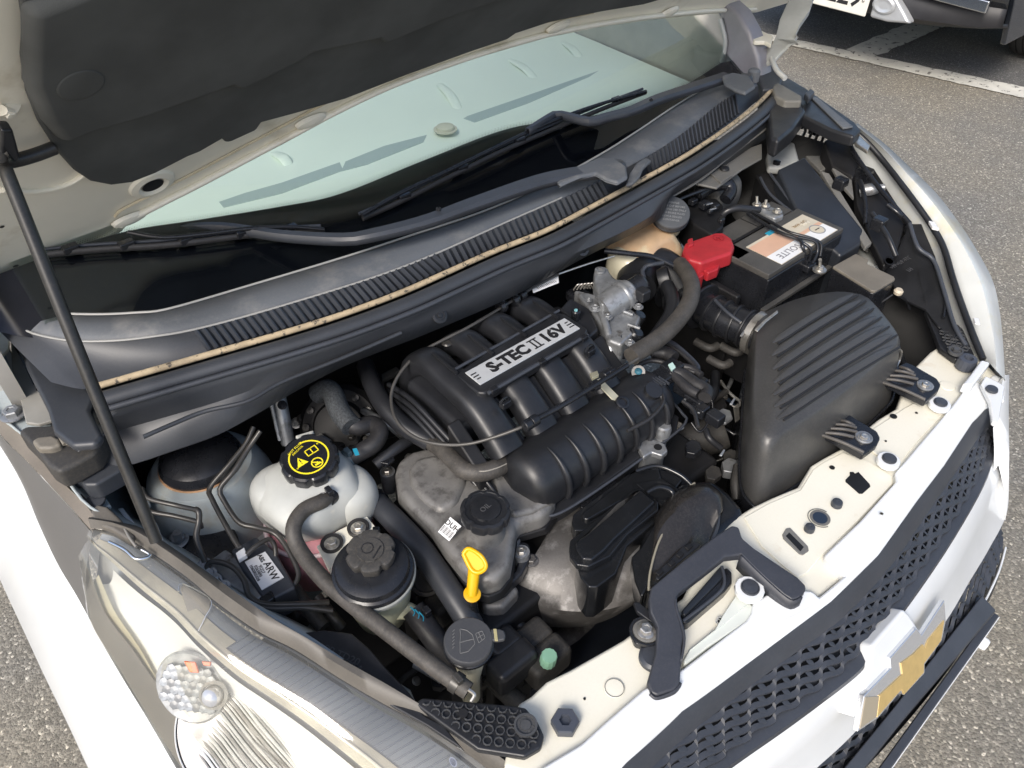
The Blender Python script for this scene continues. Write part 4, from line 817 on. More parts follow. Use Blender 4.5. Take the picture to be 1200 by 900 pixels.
box('undertray', (0, .3, .30), (1.5, .8, .02), blkd, car)
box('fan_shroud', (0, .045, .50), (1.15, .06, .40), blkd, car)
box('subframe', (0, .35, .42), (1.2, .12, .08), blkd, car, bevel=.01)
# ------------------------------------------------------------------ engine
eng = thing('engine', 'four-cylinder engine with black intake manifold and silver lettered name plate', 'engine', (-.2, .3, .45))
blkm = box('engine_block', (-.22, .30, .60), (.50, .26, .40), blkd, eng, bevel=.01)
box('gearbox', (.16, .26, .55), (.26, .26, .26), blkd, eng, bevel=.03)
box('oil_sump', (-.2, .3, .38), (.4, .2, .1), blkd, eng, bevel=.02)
# intake manifold
man = prism('intake_manifold', [V((x, y, .955)) for x, y in ((-.345, .385), (-.025, .385), (-.02, .52), (-.345, .53))], .05, blk, eng, bevel=.012, seg=3)
for i, X in enumerate((-.305, -.236, -.168, -.098)):
    P = [V((X - .0, .560, .90)), V((X, .548, .950)), V((X, .510, .982)), V((X, .455, .980)), V((X, .41, .977)), V((X, .38, .966)), V((X, .350, .946)), V((X, .325, .925))]
    tube('intake_runner', P, lambda t: .0265 - .002 * sin(t * 3), blk, man, seg=28, n=36, flatten=(1.0, .80), sq=3.0)
    prism('runner_seam', [V((X - .002, .50, 1.008)), V((X + .002, .50, 1.008)), V((X + .002, .44, 1.006)), V((X - .002, .44, 1.006))], .004, blk, man)
for i, X in enumerate((-.352, -.28, -.205, -.13, -.055)):
    prism('runner_gap', [V((X - .012, .392, .972)), V((X + .012, .392, .972)), V((X + .012, .32, .925)), V((X - .012, .32, .925))], .04, blkd, man, bevel=.004)
# left flange with its layered ribs
for k, (dy, dz) in enumerate(((0, 0), (-.006, -.010), (-.012, -.020), (-.018, -.030))):
    tube('flange_layer', [V((-.355 - k * .004, .56, .93 + dz)), V((-.362 - k * .004, .48, .955 + dz)), V((-.36 - k * .004, .41, .940 + dz)), V((-.350 - k * .004, .34, .905 + dz)), V((-.345 - k * .003, .285,   .872 + dz))], .0042, blk, man, seg=8)
# plenum: a long rounded drum with ribs
def drum(name, x0, x1, cy, cz, ry, rz, m, par, r0=.35, n_=40, seg=36, **k):
    vs, fs = [], []
    for i in range(n_ + 1):
        u = i / n_; e = min(u, 1 - u); q = min(1, e / r0 * 1.0)
        s = (1 - (1 - q) ** 3.2) ** (1 / 2.2) if q < 1 else 1
        s = max(s, .02); x = x0 + (x1 - x0) * u
        for j in range(seg):
            a = 2 * pi * j / seg; vs.append((x, cy + ry * s * cos(a), cz + rz * s * sin(a)))
    for i in range(n_):
        for j in range(seg): k2 = (j + 1) % seg; fs.append([i * seg + j, i * seg + k2, (i + 1) * seg + k2, (i + 1) * seg + j])
    return make(name, vs, [f[::-1] for f in fs], m, par, angle=60, **k)
pln = drum('plenum', -.328, -.008, .288, .893, .053, .052, blk, man, r0=.13)
for X in (-.268, -.232, -.196, -.160, -.124, -.088, -.052):
    a0, a1 = radians(205), radians(292); pts = [V((X, .288 + .0545 * cos(a0 + (a1 - a0) * t / 10), .893 + .0535 * -sin(a0 + (a1 - a0) * t / 10) * 1)) for t in range(11)]
    pts = [V((X + .004 * (t / 10), .288 + .0550 * cos(radians(180 - 82 + 104 * t / 10)), .893 + .0540 * sin(radians(180 - 82 + 104 * t / 10)))) for t in range(11)]
    tube('plenum_rib', pts, lambda t: .0008 + .0042 * min(1, t * 2.2), blk, pln, seg=8, n=22)
prism('plenum_flange', [V((x, y, .862)) for x, y in ((-.315, .235), (-.27, .226), (-.03, .226), (.0, .245), (.004, .33), (-.32, .33))], .012, blk, man, bevel=.003)
prism('plenum_lower', [V((x, y, .85)) for x, y in ((-.31, .24), (-.27, .232), (-.03, .232), (-.005, .25), (0, .33), (-.31, .33))], .03, blk, man, bevel=.008)
tube('flange_line', [V((-.318, .245, .866)), V((-.27, .223, .866)), V((-.03, .223, .866)), V((.006, .248, .868)), V((.008, .30, .875))], .0024, slate, man, seg=8)
# the plate and its frame
fb = prism('sign_frame', [V((x, y, .9995)) for x, y in ((-.302, .447), (-.307, .440), (-.305, .390), (-.298, .383), (-.088, .385), (-.078, .392), (-.076, .448), (-.084, .456), (-.2, .456))], .022, blk, man, bevel=.004, seg=3)
tube('frame_rib', [V((-.295, .379, 1.0)), V((-.09, .381, 1.0))], .0032, slate, fb, seg=8, n=6, smooth=False)
tube('frame_rib', [V((-.30, .452, 1.001)), V((-.08, .457, 1.001))], .0026, slate, fb, seg=8, n=6, smooth=False)
for X in (-.285, -.19, -.10): box('frame_tab', (X, .379, 1.001), (.012, .010, .008), blks, fb, bevel=.0015)
pl2 = box('engine_name_plate', (-.191, .4175, 1.0012), (.205, .036, .0024), alu, fb, bevel=.0008)
TM = frame(V((-.191, .4175, 1.0026)), (0, 0, 1), (1, 0, 0))
text('plate_lettering', 'S-TEC', .0305, TM @ Matrix.Translation((-.032, -.0005, 0)), ink, pl2, bold=.0015, ext=.0003, sx=.98)
text('plate_lettering', '16V', .0305, TM @ Matrix.Translation((.060, -.0005, 0)), ink, pl2, bold=.0015, ext=.0003, sx=.98)
for dx in (.0185, .0265): box('plate_lettering', TM.to_translation() + V((dx, 0, .0002)), (.0028, .021, .0004), ink, pl2)
for dy in (-.0103, .0103): box('plate_lettering', TM.to_translation() + V((.0225, dy, .0002)), (.019, .0022, .0004), ink, pl2)
for s in (-1, 1):
    for k_ in (-1, 0, 1): box('plate_dash', TM.to_translation() + V((s * .0955, k_ * .0065, .0002)), (.010 - .003 * (k_ == s), .0022, .0004), ink, pl2)
# little clips cast on the runners
for x, y in ((592, 473), (691, 412)):
    p = G(x, y, .992 if x < 600 else .99); b_ = box('hose_clip', p, (.016, .012, .012), blks, man, bevel=.002); tube('clip_claw', [p + V((-.009, 0, .004)), p + V((-.004, 0, .011)), p + V((.004, 0, .011)), p + V((.009, 0, .004))], .002, blks, b_, seg=6)
# aluminium bracket strap on the plenum
st_ = prism('zinc_bracket', [G(x, y, z) for x, y, z in ((696, 446, .964), (704, 443, .964), (729, 468, .945), (727, 474, .942), (721, 472, .942))], .0018, mat('zinc_strap', (.50, .48, .36), .4, metal=.6, var=.12), man, bevel=.0005)
prism('bracket_tab', [G(x, y, .972) for x, y in ((691, 437), (700, 434), (702, 439), (694, 443))], .006, mat('zinc_strap', (.5, .48, .36)), st_, bevel=.001)
lathe('strap_bolt', [(.011, -.006), (.011, .003), (.009, .004), (.007, .004), (.006, .001), (0, .001)], blks, st_, frame(G(729, 472, .945), (0, -.4, .9)), seg=24)
tube('bolt_boss', [V((-.058, .268, .93)), V((-.058, .262, .945))], .014, blk, man, seg=20, n=4, smooth=False)
# rear left mounting ear with bolt
lathe('mount_ear', [(.020, -.01), (.020, .0), (.017, .003), (.012, .003), (.0115, -.001), (0, -.001)], blk, man, frame(G(482, 437, .93), (-.3, -.1, .9)), seg=28)
hexbolt('manifold_bolt', G(482, 437, .932), .006, pipe, man)
# map sensor at the right end
ms = box('map_sensor', G(772, 445, .93), (.050, .030, .018), blks, eng, bevel=.003)
for i in range(5): box('sensor_fin', G(762 + i * 4, 448 - i * .5, .942), (.002, .022, .004), slate, ms)
lathe('blue_plug', [(.0062, 0), (.0062, .003), (.005, .005), (0, .0055)], mat('blue_plug', (.05, .17, .23), .45), ms, frame(G(748, 436, .945)), seg=20)
tube('plug_base', [G(748, 436, .93), G(748, 436, .9445)], .011, blks, ms, seg=20, n=4, smooth=False)
prism('sensor_bracket', GG(((735, 440), (745, 428), (760, 440), (785, 455), (780, 466), (765, 462)), .928), .006, blk, ms, bevel=.002)
box('connector', G(787, 432, .935), (.03, .028, .02), blks, ms, bevel=.003); prism('white_lock', GG(((783, 427), (788, 424), (792, 430), (787, 434)), .9475), .003, mat('pale_green', (.45, .62, .58), .4), ms, bevel=.0006)
# --- valve cover
vc_pts = [(462, 552), (466, 538), (482, 527), (505, 521), (545, 524), (590, 540), (632, 565), (655, 580), (640, 602), (606, 612), (602, 640), (598, 662), (586, 676), (572, 682), (556, 678), (540, 664), (520, 640), (504, 616), (480, 592), (465, 576)]
vc = prism('valve_cover', GG(vc_pts, .885), .040, cast, eng, bevel=.013, seg=4, taper=.0)
prism('cover_flange', [p + V((0, 0, -.034)) for p in GG(vc_pts, .885)], .014, blkd, vc, taper=.04, bevel=.003)
prism('cover_hump', GG(((478, 548), (486, 535), (510, 530), (540, 540), (548, 560), (535, 590), (515, 600), (495, 585), (480, 566)), .893), .03, cast, vc, bevel=.012, seg=4)
prism('cover_step', GG(((575, 555), (600, 548), (640, 575), (652, 583), (625, 598), (600, 604), (590, 590)), .892), .02, cast, vc, bevel=.008, seg=3)
for x, y in ((454, 553), (504, 610), (600, 634), (611, 647)):
    p = G(x, y, .845); tube('bolt_boss', [p - V((0, 0, .04)), p + V((0, 0, .001))], .012, castb, vc, seg=16, n=3, smooth=False); hexbolt('cover_bolt', p, .0062, steel, vc)
lathe('bolt_lug', [(.011, -.012), (.011, .004), (.006, .004), (.006, -.004), (0, -.004)], blk, vc, frame(G(612, 645, .835)), seg=24)
lx = (G(533, 614, .90) - G(517, 601, .90)).normalized(); DM = frame(G(527, 620, .905), V((-.35, -.35, .85)), lx)
lb = box('paper_label', (0, 0, 0), (.020, .026, .0015), paper, vc, DM)
text('label_text', 'DUH', .0105, DM @ Matrix.Translation((0, .005, .0010)), ink, lb, bold=.0003)
for i in range(11): box('bar_line', (-.0085 + i * .0017, -.005, .0010), (.0006 + .0005 * (i % 3 == 0), .010, .0003), ink, lb, DM)
# oil filler neck and lobed cap
oc = G(569, 598, .935); on = V((.03, -.05, 1))
lathe('filler_neck', [(.038, -.10), (.039, -.06), (.034, -.045), (.027, -.03), (.027, -.008), (.03, -.004)], cast, vc, frame(oc - V((0, 0, .008)), on) @ Matrix.Diagonal((.9, .9, 1, 1)), seg=36)
cap = lathe('oil_cap', [(.031, -.016), (.0385, -.012), (.0395, 0), (.038, .003), (.033, .004), (.032, .0025), (.024, .002), (.023, .005), (.020, .0055), (0, .005)], blk, vc, frame(oc, on, (1, .2, 0)) @ Matrix.Diagonal((.88, .88, 1, 1)), seg=96, lobes=8, lob=.075, lobh=(-.02, .004))
text('cap_mark', 'OIL', .011, frame(oc + V((0, 0, .0055)), on, (1, .1, 0)), mat('moulding_grey', (.06, .06, .063), .6), cap, ext=.0005)
# dark side of the head, brackets
for pts, z, h, m in ((((500, 625), (512, 620), (560, 680), (590, 700), (580, 715), (540, 700)), .80, .10, blkd), (((560, 690), (598, 678), (610, 690), (590, 712), (565, 712)), .82, .05, cast)):
    prism('head_casting', GG(pts, z), h, m, eng, bevel=.008)
prism('oil_seal_rim', GG(((545, 668), (560, 682), (580, 686), (604, 668), (608, 650), (620, 642), (622, 652), (612, 672), (590, 694), (562, 692), (540, 676)), .836), .02, blk, eng, bevel=.004)
hexbolt('head_bolt', G(564, 668, .85), .007, steel, eng); hexbolt('head_bolt', G(657, 620, .80), .007, steel, eng); hexbolt('head_bolt', G(592, 672, .84), .005, pipe, eng)
# coil pack row under the plenum
for i in range(4): box('ignition_lead_boot', G(640 + i * 27, 600 - i * 18, .82), (.03, .03, .04), blks, eng, bevel=.006)
ck = prism('side_bracket', GG(((672, 583), (676, 570), (715, 545), (722, 552), (722, 566), (684, 596)), .835), .02, castb, eng, bevel=.003)
prism('bracket_panel', GG(((678, 584), (716, 557), (722, 562), (722, 572), (690, 598), (680, 594)), .842), .02, blks, eng, bevel=.002)
hexbolt('bracket_bolt', G(684, 560, .85), .0065, steel, ck); hexbolt('bracket_bolt', G(663, 566, .852), .005, castb, ck)
prism('support_foot', GG(((638, 590), (652, 600), (655, 624), (646, 630), (638, 622)), .81), .05, blk, eng, bevel=.005)
# thermostat housing, bright cast
th = prism('water_outlet', GG(((738, 500), (752, 488), (772, 486), (776, 500), (782, 512), (780, 526), (768, 532), (752, 534), (748, 520)), .865), .06, castb, eng, bevel=.008, seg=3)
lathe('outlet_boss', [(.013, -.02), (.014, 0), (.012, .006), (.009, .008), (0, .008)], castb, th, frame(G(777, 502, .88)), seg=24)
prism('outlet_lug', GG(((748, 524), (752, 515), (766, 514), (780, 520), (783, 528), (776, 534), (764, 530), (754, 536)), .872), .012, castb, th, bevel=.003)
lathe('lug_hole', [(.0065, 0), (.0065, .0006), (0, .0006)], blkd, th, frame(G(771, 524, .8725)), seg=20)
tube('outlet_ridge', [G(752, 498, .868), G(768, 494, .868)], .005, castb, th, seg=8); tube('outlet_ridge', [G(752, 512, .868), G(770, 503, .868)], .005, castb, th, seg=8)
# exhaust heat shield: a domed pressing
sh_u = [(640, 628), (660, 596), (690, 580), (720, 560), (745, 565), (770, 600), (800, 640)]
sh_l = [(596, 688), (610, 698), (650, 714), (700, 716), (738, 706), (765, 690), (780, 680)]
su = resample([G(a, b, .825) for a, b in sh_u], 24); sl2 = resample([G(a, b, .790) for a, b in sh_l], 24)
rws = []
for k_ in range(9):
    t = k_ / 8; rws.append([a.lerp(b, t) + V((0, -.01 * sin(pi * t), .034 * sin(pi * t) ** .8 * (1 - .5 * abs(i / 12 - 1) ** 2))) for i, (a, b) in enumerate(zip(su, sl2))])
rws.append([p + V((0, .03, -.08)) for p in sl2])
es = strip('exhaust_shield', rws, 24, shield, eng, smooth=False, angle=60)
hexbolt('shield_bolt', G(622, 657, .825), .008, shield, es)
lo = drum('catalyst', -.40, -.22, .16, .62, .05, .05, shield, eng)
# --- throttle body, bright cast, at the right end of the manifold
tb = prism('throttle_flange', GG(((662, 340), (678, 332), (722, 362), (738, 395), (738, 410), (722, 414), (712, 404), (706, 380)), .952), .02, blks, eng, bevel=.005)
b1 = prism('throttle_body', [G(x, y, .972) for x, y in ((672, 338), (700, 345), (728, 352), (752, 370), (745, 388), (728, 404), (712, 398), (705, 380))], .055, castb, eng, bevel=.006, seg=3)
prism('actuator_arm', [G(x, y, .995) for x, y in ((696, 316), (703, 311), (712, 312), (716, 320), (722, 326), (744, 328), (748, 336), (735, 346), (716, 356), (704, 356), (700, 342), (696, 330))], .03, castb, b1, bevel=.006, seg=3)
lathe('arm_eye', [(.0095, 0), (.009, .004), (.0045, .004), (.004, .001), (0, .001)], castb, b1, frame(G(703, 318, .996)), seg=24)
Mx = frame(G(722, 352, .985), (1, -.15, .25)); lathe('motor_drum', [(.024, -.03), (.025, .0), (.023, .03), (.019, .034), (0, .034)], castb, b1, Mx, seg=36)
lathe('drum_ring', [(.0255, .012), (.0265, .014), (.0265, .018), (.0255, .02)], castb, b1, Mx, seg=36)
Mc = frame(Mx @ V((0, 0, .034)), (1, -.15, .25)); lathe('sensor_cap', [(.019, 0), (.019, .022), (.016, .026), (0, .027)], blks, b1, Mc, seg=28)
box('sensor_plug', G(753, 345, 1.0), (.020, .020, .020), blk, b1, bevel=.003)
for x, y, r in ((724, 334, .005), (697, 362, .007), (712, 372, .006), (738, 402, .006), (748, 360, .006), (690, 352, .004)): hexbolt('throttle_bolt', G(x, y, .978), r, castb, b1)
for x, y in ((728, 364), (716, 358), (736, 380)): tube('cast_rib', [G(x, y, .975), G(x + 14, y + 5, .975)], .003, castb, b1, seg=8)
for x, y, r in ((744, 392, .014), (748, 372, .012), (730, 400, .010)): lathe('black_boss', [(r, -.02), (r, .004), (r * .8, .008), (0, .008)], blks, b1, frame(G(x, y, .962), (.3, -.3, .9)), seg=20)
tube('cast_pipe', [G(702, 360, .97), G(709, 378, .975), G(714, 396, .965), G(716, 412, .95)], .0065, castb, b1, seg=12)
for i in range(5): tube('spring_coil', [G(672 + i * 4, 340 - i * .5, .96), G(678 + i * 4, 333 - i * .4, .972), G(686 + i * 3, 338, .96)], .0015, steel, b1, seg=6)
lathe('blue_topped_stud', [(.008, -.02), (.008, .006), (.006, .008), (0, .008)], blks, eng, frame(G(675, 368, .985)), seg=20)
lathe('stud_dot', [(.0032, 0), (.003, .002), (0, .0025)], mat('pale_blue', (.20, .42, .45), .4), eng, frame(G(675, 364, .994)), seg=14)
prism('manifold_corner', GG(((655, 362), (668, 348), (692, 362), (702, 385), (690, 396), (680, 390), (664, 368)), .975), .03, blk, man, bevel=.005)
# --- rear clutter under the cowl: brackets, pump, loom shapes
al = lathe('vacuum_pump', [(.07, -.03), (.07, .0), (.062, .008), (.045, .008), (.04, .016), (.02, .016), (0, .018)], blkd, eng, frame(G(400, 500, .86), (-.5, -.5, .6)), seg=40)
for k_ in range(12): a = k_ * pi / 6; lathe('pump_stud', [(.006, 0), (.006, .006), (0, .007)], pipe, al, frame(WM[al.name] @ V((.055 * cos(a), .055 * sin(a), .008)), (-.5, -.5, .6)), seg=10)
random.seed(7)
for i in range(26):
    x = 360 + random.random() * 110; y = 560 - (x - 360) * .75 - random.random() * 60; y = max(y, 478 - (x - 345) * .38)
    box('bracket_block', G(x, y, .80 + random.random() * .06), (.015 + random.random() * .03, .012 + random.random() * .03, .02 + random.random() * .02), random.choice([blkd, blk, greyd, blks]), eng, bevel=.003)
for i in range(10):
    x = 370 + random.random() * 90; y = 520 - (x - 370) * .4 + random.random() * 30; hexbolt('bracket_bolt', G(x, y, .865 + random.random() * .02), .005, random.choice([pipe, steel, pipe]), eng)
# lower left: castings beneath the hoses
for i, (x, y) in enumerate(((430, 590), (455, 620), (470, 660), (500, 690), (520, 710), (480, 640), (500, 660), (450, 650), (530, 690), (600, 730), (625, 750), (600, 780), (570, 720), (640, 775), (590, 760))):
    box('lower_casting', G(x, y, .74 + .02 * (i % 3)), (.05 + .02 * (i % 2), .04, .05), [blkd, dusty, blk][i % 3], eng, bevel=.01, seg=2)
lathe('casting_port', [(.026, -.01), (.026, .004), (.021, .006), (.019, -.006), (0, -.008)], dusty, eng, frame(G(500, 678, .80), (-.2, -.4, .9)), seg=32)
prism('gearbox_arm', [G(x, y, z) for x, y, z in ((590, 705, .72), (615, 700, .73), (625, 728, .72), (648, 745, .70), (655, 765, .69), (645, 770, .69), (620, 752, .70), (598, 735, .71))], .03, greyd, eng, bevel=.006)
prism('blue_tick', GG(((627, 735), (636, 730), (637, 732), (629, 737)), .727), .0015, blue, eng)
lathe('pulley', [(.05, -.02), (.052, -.012), (.046, -.006), (.046, .006), (.052, .012), (.05, .02), (.02, .022), (.018, .03), (0, .03)], blkd, eng, frame(G(615, 780, .70), (-.9, -.2, .35)), seg=40)
lathe('service_valve_cap', [(.011, -.012), (.0115, .004), (.0105, .007), (0, .0075)], green, eng, frame(G(643, 771, .80), (.05, -.1, 1)), seg=24, lobes=12, lob=.06)
tube('service_valve', [G(643, 800, .72), G(643, 782, .76), G(643, 775, .79)], .0075, greyd, eng, seg=12)
# dipstick
dp = thing('oil_dipstick', 'yellow plastic dipstick handle standing in front of the oil cap', 'dipstick', G(553, 694, .80))
tube('stick_tube', [G(553, 697, .878), G(556, 715, .84), G(562, 750, .78), V((-.47, .2, .5))], .0055, blks, dp, seg=10)
tube('stem', [G(553, 697, .880), G(554, 684, .892), G(556, 665, .910)], lambda t: .0072 + .0012 * t, yellow, dp, seg=12)
lathe('collar', [(.011, 0), (.0115, .003), (.0095, .004)], yellow, dp, frame(G(553, 697, .879), (.0, -.25, 1)), seg=24)
hd = [G(x, y, z) for x, y, z in ((543, 649, .928), (549, 643, .934), (562, 650, .934), (569, 660, .928), (568, 667, .922), (560, 671, .916), (552, 667, .918))]
handle = prism('handle', hd, .010, yellow, dp, d=(.3, .45, -.6), bevel=.003, seg=3)
tube('handle_rim', hd + [hd[0]], .0030, yellow, handle, seg=8, n=40)

# ---- pipes, brackets and looms deep in the gaps round the engine
random.seed(21)
dcl = [blks, dusty, pipe, blk, rubber, greyd, castb, dusty]
areas = [((800, 430), (868, 560), .70, .84, 26), ((780, 560), (870, 600), .62, .72, 8), ((345, 470), (470, 540), .80, .90, 22), ((430, 560), (540, 720), .62, .78, 22), ((570, 720), (700, 800), .55, .66, 16), ((480, 700), (560, 800), .6, .72, 10), ((310, 700), (420, 760), .68, .78, 10), ((470, 440), (600, 540), .80, .86, 16), ((840, 330), (880, 380), .78, .84, 6), ((1010, 330), (1080, 430), .70, .80, 12)]
for (xa, ya), (xb, yb), za, zb, cnt in areas:
    for i in range(cnt):
        x, y, z = random.uniform(xa, xb), random.uniform(ya, yb), random.uniform(za, zb); m_ = random.choice(dcl); k_ = random.random()
        if k_ < .45:
            dx, dy = random.uniform(-45, 45), random.uniform(10, 45)
            tube(random.choice(['loom', 'small_pipe']), [G(x, y, z), G(x + dx * .5 + random.uniform(-8, 8), y + dy * .5, z + random.uniform(-.01, .02)), G(x + dx, y + dy, z - .02)], random.choice([.003, .0045, .006, .009]), m_, eng, seg=8)
        elif k_ < .75:
            prism('bracket', GG([(x + a_, y + b_) for a_, b_ in ((-8, -4), (0, -9), (9, -6), (12, 3), (4, 9), (-6, 7))], z), random.uniform(.006, .02), m_, eng, bevel=.002)
        else: hexbolt('bolt', G(x, y, z), random.uniform(.004, .007), random.choice([pipe, steel, castb]), eng, n=(random.uniform(-.4, .4), -.4, .8))
# ------------------------------------------------------------------ tanks and boxes
# coolant tank
ct = thing('coolant_tank', 'translucent white coolant tank holding pink coolant under a big black cap', 'coolant tank', G(365, 600, .78))
cc = G(366, 590, .90)
def blob(name, c, rx, ry, h0, h1, m, par, k=3.2, seg=40, dent=0, **kw):
    vs, fs = [], []; n_ = 22
    for i in range(n_ + 1):
        t = -pi / 2 + pi * i / n_; r = abs(cos(t)) ** .55; z = c.z + (h0 + h1) / 2 + (h1 - h0) / 2 * (abs(sin(t)) ** .8) * (1 if sin(t) > 0 else -1)
        for j in range(seg):
            q = 2 * pi * j / seg; rr = (abs(cos(q)) ** k + abs(sin(q)) ** k) ** (-1 / k)
            rr *= 1 + dent * noise.noise(V((cos(q) * 1.5, sin(q) * 1.5, t)))
            vs.append((c.x + rx * rr * r * cos(q), c.y + ry * rr * r * sin(q), z))
    for i in range(n_):
        for j in range(seg): k2 = (j + 1) % seg; fs.append([i * seg + j, i * seg + k2, (i + 1) * seg + k2, (i + 1) * seg + j])
    return make(name, vs, fs, m, par, angle=70, **kw)
tb0 = V((-.548, .478, .85))
body = blob('tank_body', tb0, .074, .066, -.012, .082, tankm, ct, k=2.6, dent=.14)
blob('tank_lobe', V((-.583, .508, .86)), .045, .045, -.022, .062, tankm, body, k=2.2)
blob('tank_lobe', V((-.508, .452, .86)), .042, .048, -.022, .050, tankm, body, k=2.2)
blob('coolant_level', V((-.550, .474, .85)), .079, .071, -.125, .006, pink, body, k=2.8, dent=.14)
tube('tank_seam', [V((-.548 + .082 * cos(a), .476 + .073 * sin(a), .838)) for a in [2 * pi * i / 40 for i in range(41)]], .0035, mat('seam_pinkish', (.62, .50, .52), .4), body, seg=8, n=80)
tube('outlet_nozzle', [G(390, 548, .895), G(400, 541, .90), G(410, 536, .90)], .0105, tankm, body, seg=16)
tube('vent_nozzle', [G(372, 590, .90), G(378, 586, .905), G(386, 582, .91)], .007, tankm, body, seg=12)
prism('top_tab', GG(((345, 510), (368, 503), (366, 512), (352, 518)), .93), .02, tankm, body, bevel=.003)
capc = G(362, 536, .955); cn = V((-.10, -.16, 1)).normalized()
CMx = frame(capc, cn, G(386, 522, .955) - G(340, 548, .955))
cap = lathe('tank_cap', [(.030, -.030), (.038, -.027), (.0405, -.020), (.0415, -.004), (.040, .0), (.0365, .0015), (.034, .001), (0, .001)], blks, ct, CMx, seg=108, lobes=9, lob=.11, lobh=(-.031, .0005))
def ring(name, M, r, w_, m, par, z=.0012, a0=0, a1=2 * pi, n_=48):
    vs, fs = [], []
    for i in range(n_ + 1):
        a = a0 + (a1 - a0) * i / n_; vs += [((r - w_) * cos(a), (r - w_) * sin(a), z), (r * cos(a), r * sin(a), z), (r * cos(a), r * sin(a), z + .0004), ((r - w_) * cos(a), (r - w_) * sin(a), z + .0004)]
    for i in range(n_):
        b = i * 4
        for j in range(4): k = (j + 1) % 4; fs.append([b + j, b + k, b + 4 + k, b + 4 + j])
    return make(name, vs, [f[::-1] for f in fs], m, par, M, flat=True)
ring('printed_ring', CMx, .0285, .0022, yprint, cap, a0=radians(-230), a1=radians(85))
ring('printed_ring', CMx @ Matrix.Translation((.004, -.0155, 0)), .0085, .0016, yprint, cap)
def fl2(name, pts, M, m, par, z=.0012, h=.0004): return prism(name, [V((x, y, z + h)) for x, y in pts], h, m, par, M=M, flat=True)
T2 = CMx @ Matrix.Translation((-.012, .000, 0))
fl2('warning_triangle', ((-.0095, -.0065), (.0075, -.0065), (-.001, .0085)), T2, yprint, cap)
fl2('exclamation', ((-.0016, -.001), (-.0004, -.001), (-.0002, .0045), (-.0018, .0045)), T2, ink, cap, z=.0017); fl2('exclamation', ((-.0016, -.004), (-.0004, -.004), (-.0004, -.0026), (-.0016, -.0026)), T2, ink, cap, z=.0017)
T3 = CMx @ Matrix.Translation((.0085, .006, 0))
for pts in (((-.009, -.005), (-.0075, -.005), (-.0075, .006), (-.009, .006)), ((.0075, -.005), (.009, -.005), (.009, .006), (.0075, .006)), ((-.0007, -.005), (.0007, -.005), (.0007, .006), (-.0007, .006)), ((-.009, -.0055), (.009, -.0055), (.009, -.0042), (-.009, -.0042)), ((-.009, .0048), (.009, .0048), (.009, .006), (-.009, .006))): fl2('book_symbol', pts, T3, yprint, cap)
for i, (a, b) in enumerate((((-.006, -.002), (.004, .0045)),)):
    fl2('tap_symbol', ((-.0045, -.004), (.004, -.004), (.004, -.001), (.0015, -.001), (.0015, .0015), (-.001, .0015), (-.001, -.001), (-.0045, -.001)), CMx @ Matrix.Translation((.004, -.0155, 0)), yprint, cap)
    fl2('slash', ((-.006, .004), (-.005, .0052), (.006, -.004), (.005, -.0052)), CMx @ Matrix.Translation((.004, -.0155, 0)), yprint, cap, z=.0016)
text('cap_text', 'HOT FLUID', .0052, CMx @ Matrix.Translation((-.007, .0245, .0013)) @ Matrix.Rotation(radians(14), 4, 'Z'), yprint, cap)
text('cap_text', 'DEXCOOL', .0042, CMx @ Matrix.Translation((-.006, .0192, .0013)) @ Matrix.Rotation(radians(14), 4, 'Z'), yprint, cap)
for q in (25, 200): text('cap_text', '◂' if False else '*', .007, CMx @ Matrix.Translation((.0235 * cos(radians(q)), .0235 * sin(radians(q)), .0013)), yprint, cap)
# tank bracket with two bolts (cream sheet metal)
tk = prism('tank_bracket', [G(x, y, .868) for x, y in ((371, 640), (395, 622), (430, 605), (443, 621), (438, 628), (420, 635), (398, 655), (385, 668))], .006, cream, ct, bevel=.001)
for x, y in ((389, 637), (420, 619)):
    lathe('bolt_washer', [(.0155, -.004), (.016, .003), (.0145, .005), (0, .005)], rubber, tk, frame(G(x, y, .870)), seg=28); hexbolt('bracket_bolt', G(x, y, .875), .0075, steel, tk)
# power steering reservoir
ps = thing('power_steering_reservoir', 'round pale green reservoir with a black ribbed lid beside the coolant tank', 'fluid reservoir', G(450, 720, .80))
pc_ = G(437, 668, .905); pn = V((-.05, -.10, 1)).normalized(); PMx = frame(pc_, pn, (1, .2, 0))
lathe('reservoir_body', [(.030, -.125), (.036, -.118), (.044, -.07), (.0505, -.010), (.0515, 0), (.050, .002)], yelres, ps, PMx, seg=44)
lid = lathe('lid', [(.0535, -.012), (.0540, .0), (.0525, .004), (.049, .006), (.047, .014), (.040, .017), (.032, .018)], blks, ps, PMx, seg=48)
lathe('lid_rim', [(.0555, -.010), (.0558, -.004), (.0545, -.002)], mat('pale_rim', (.30, .31, .29), .4), lid, PMx, seg=48)
kc = frame(G(434, 645, .938), pn, (1, .5, 0))
kn = lathe('screw_cap', [(.026, -.018), (.0305, -.014), (.0325, -.004), (.031, .0), (.027, .0015), (.018, .001), (.017, .003), (0, .003)], dusty, lid, kc, seg=96, lobes=6, lob=.16, lobh=(-.019, .001))
ring('cap_symbol', kc @ Matrix.Translation((0, .004, .0)), .008, .0012, blk, kn, z=.003); fl2('cap_symbol', ((-.010, -.011), (.010, -.011), (.010, -.009), (-.010, -.009)), kc, blk, kn, z=.003)
prism('lid_notch', [PMx @ V((.040, .040, .004)), PMx @ V((.046, .034, .004)), PMx @ V((.052, .038, .004)), PMx @ V((.045, .046, .004))], .01, blks, lid, bevel=.002)
tube('outlet_spigot', [G(462, 716, .83), G(478, 716, .825), G(488, 724, .815)], .012, yelres, ps, seg=16)
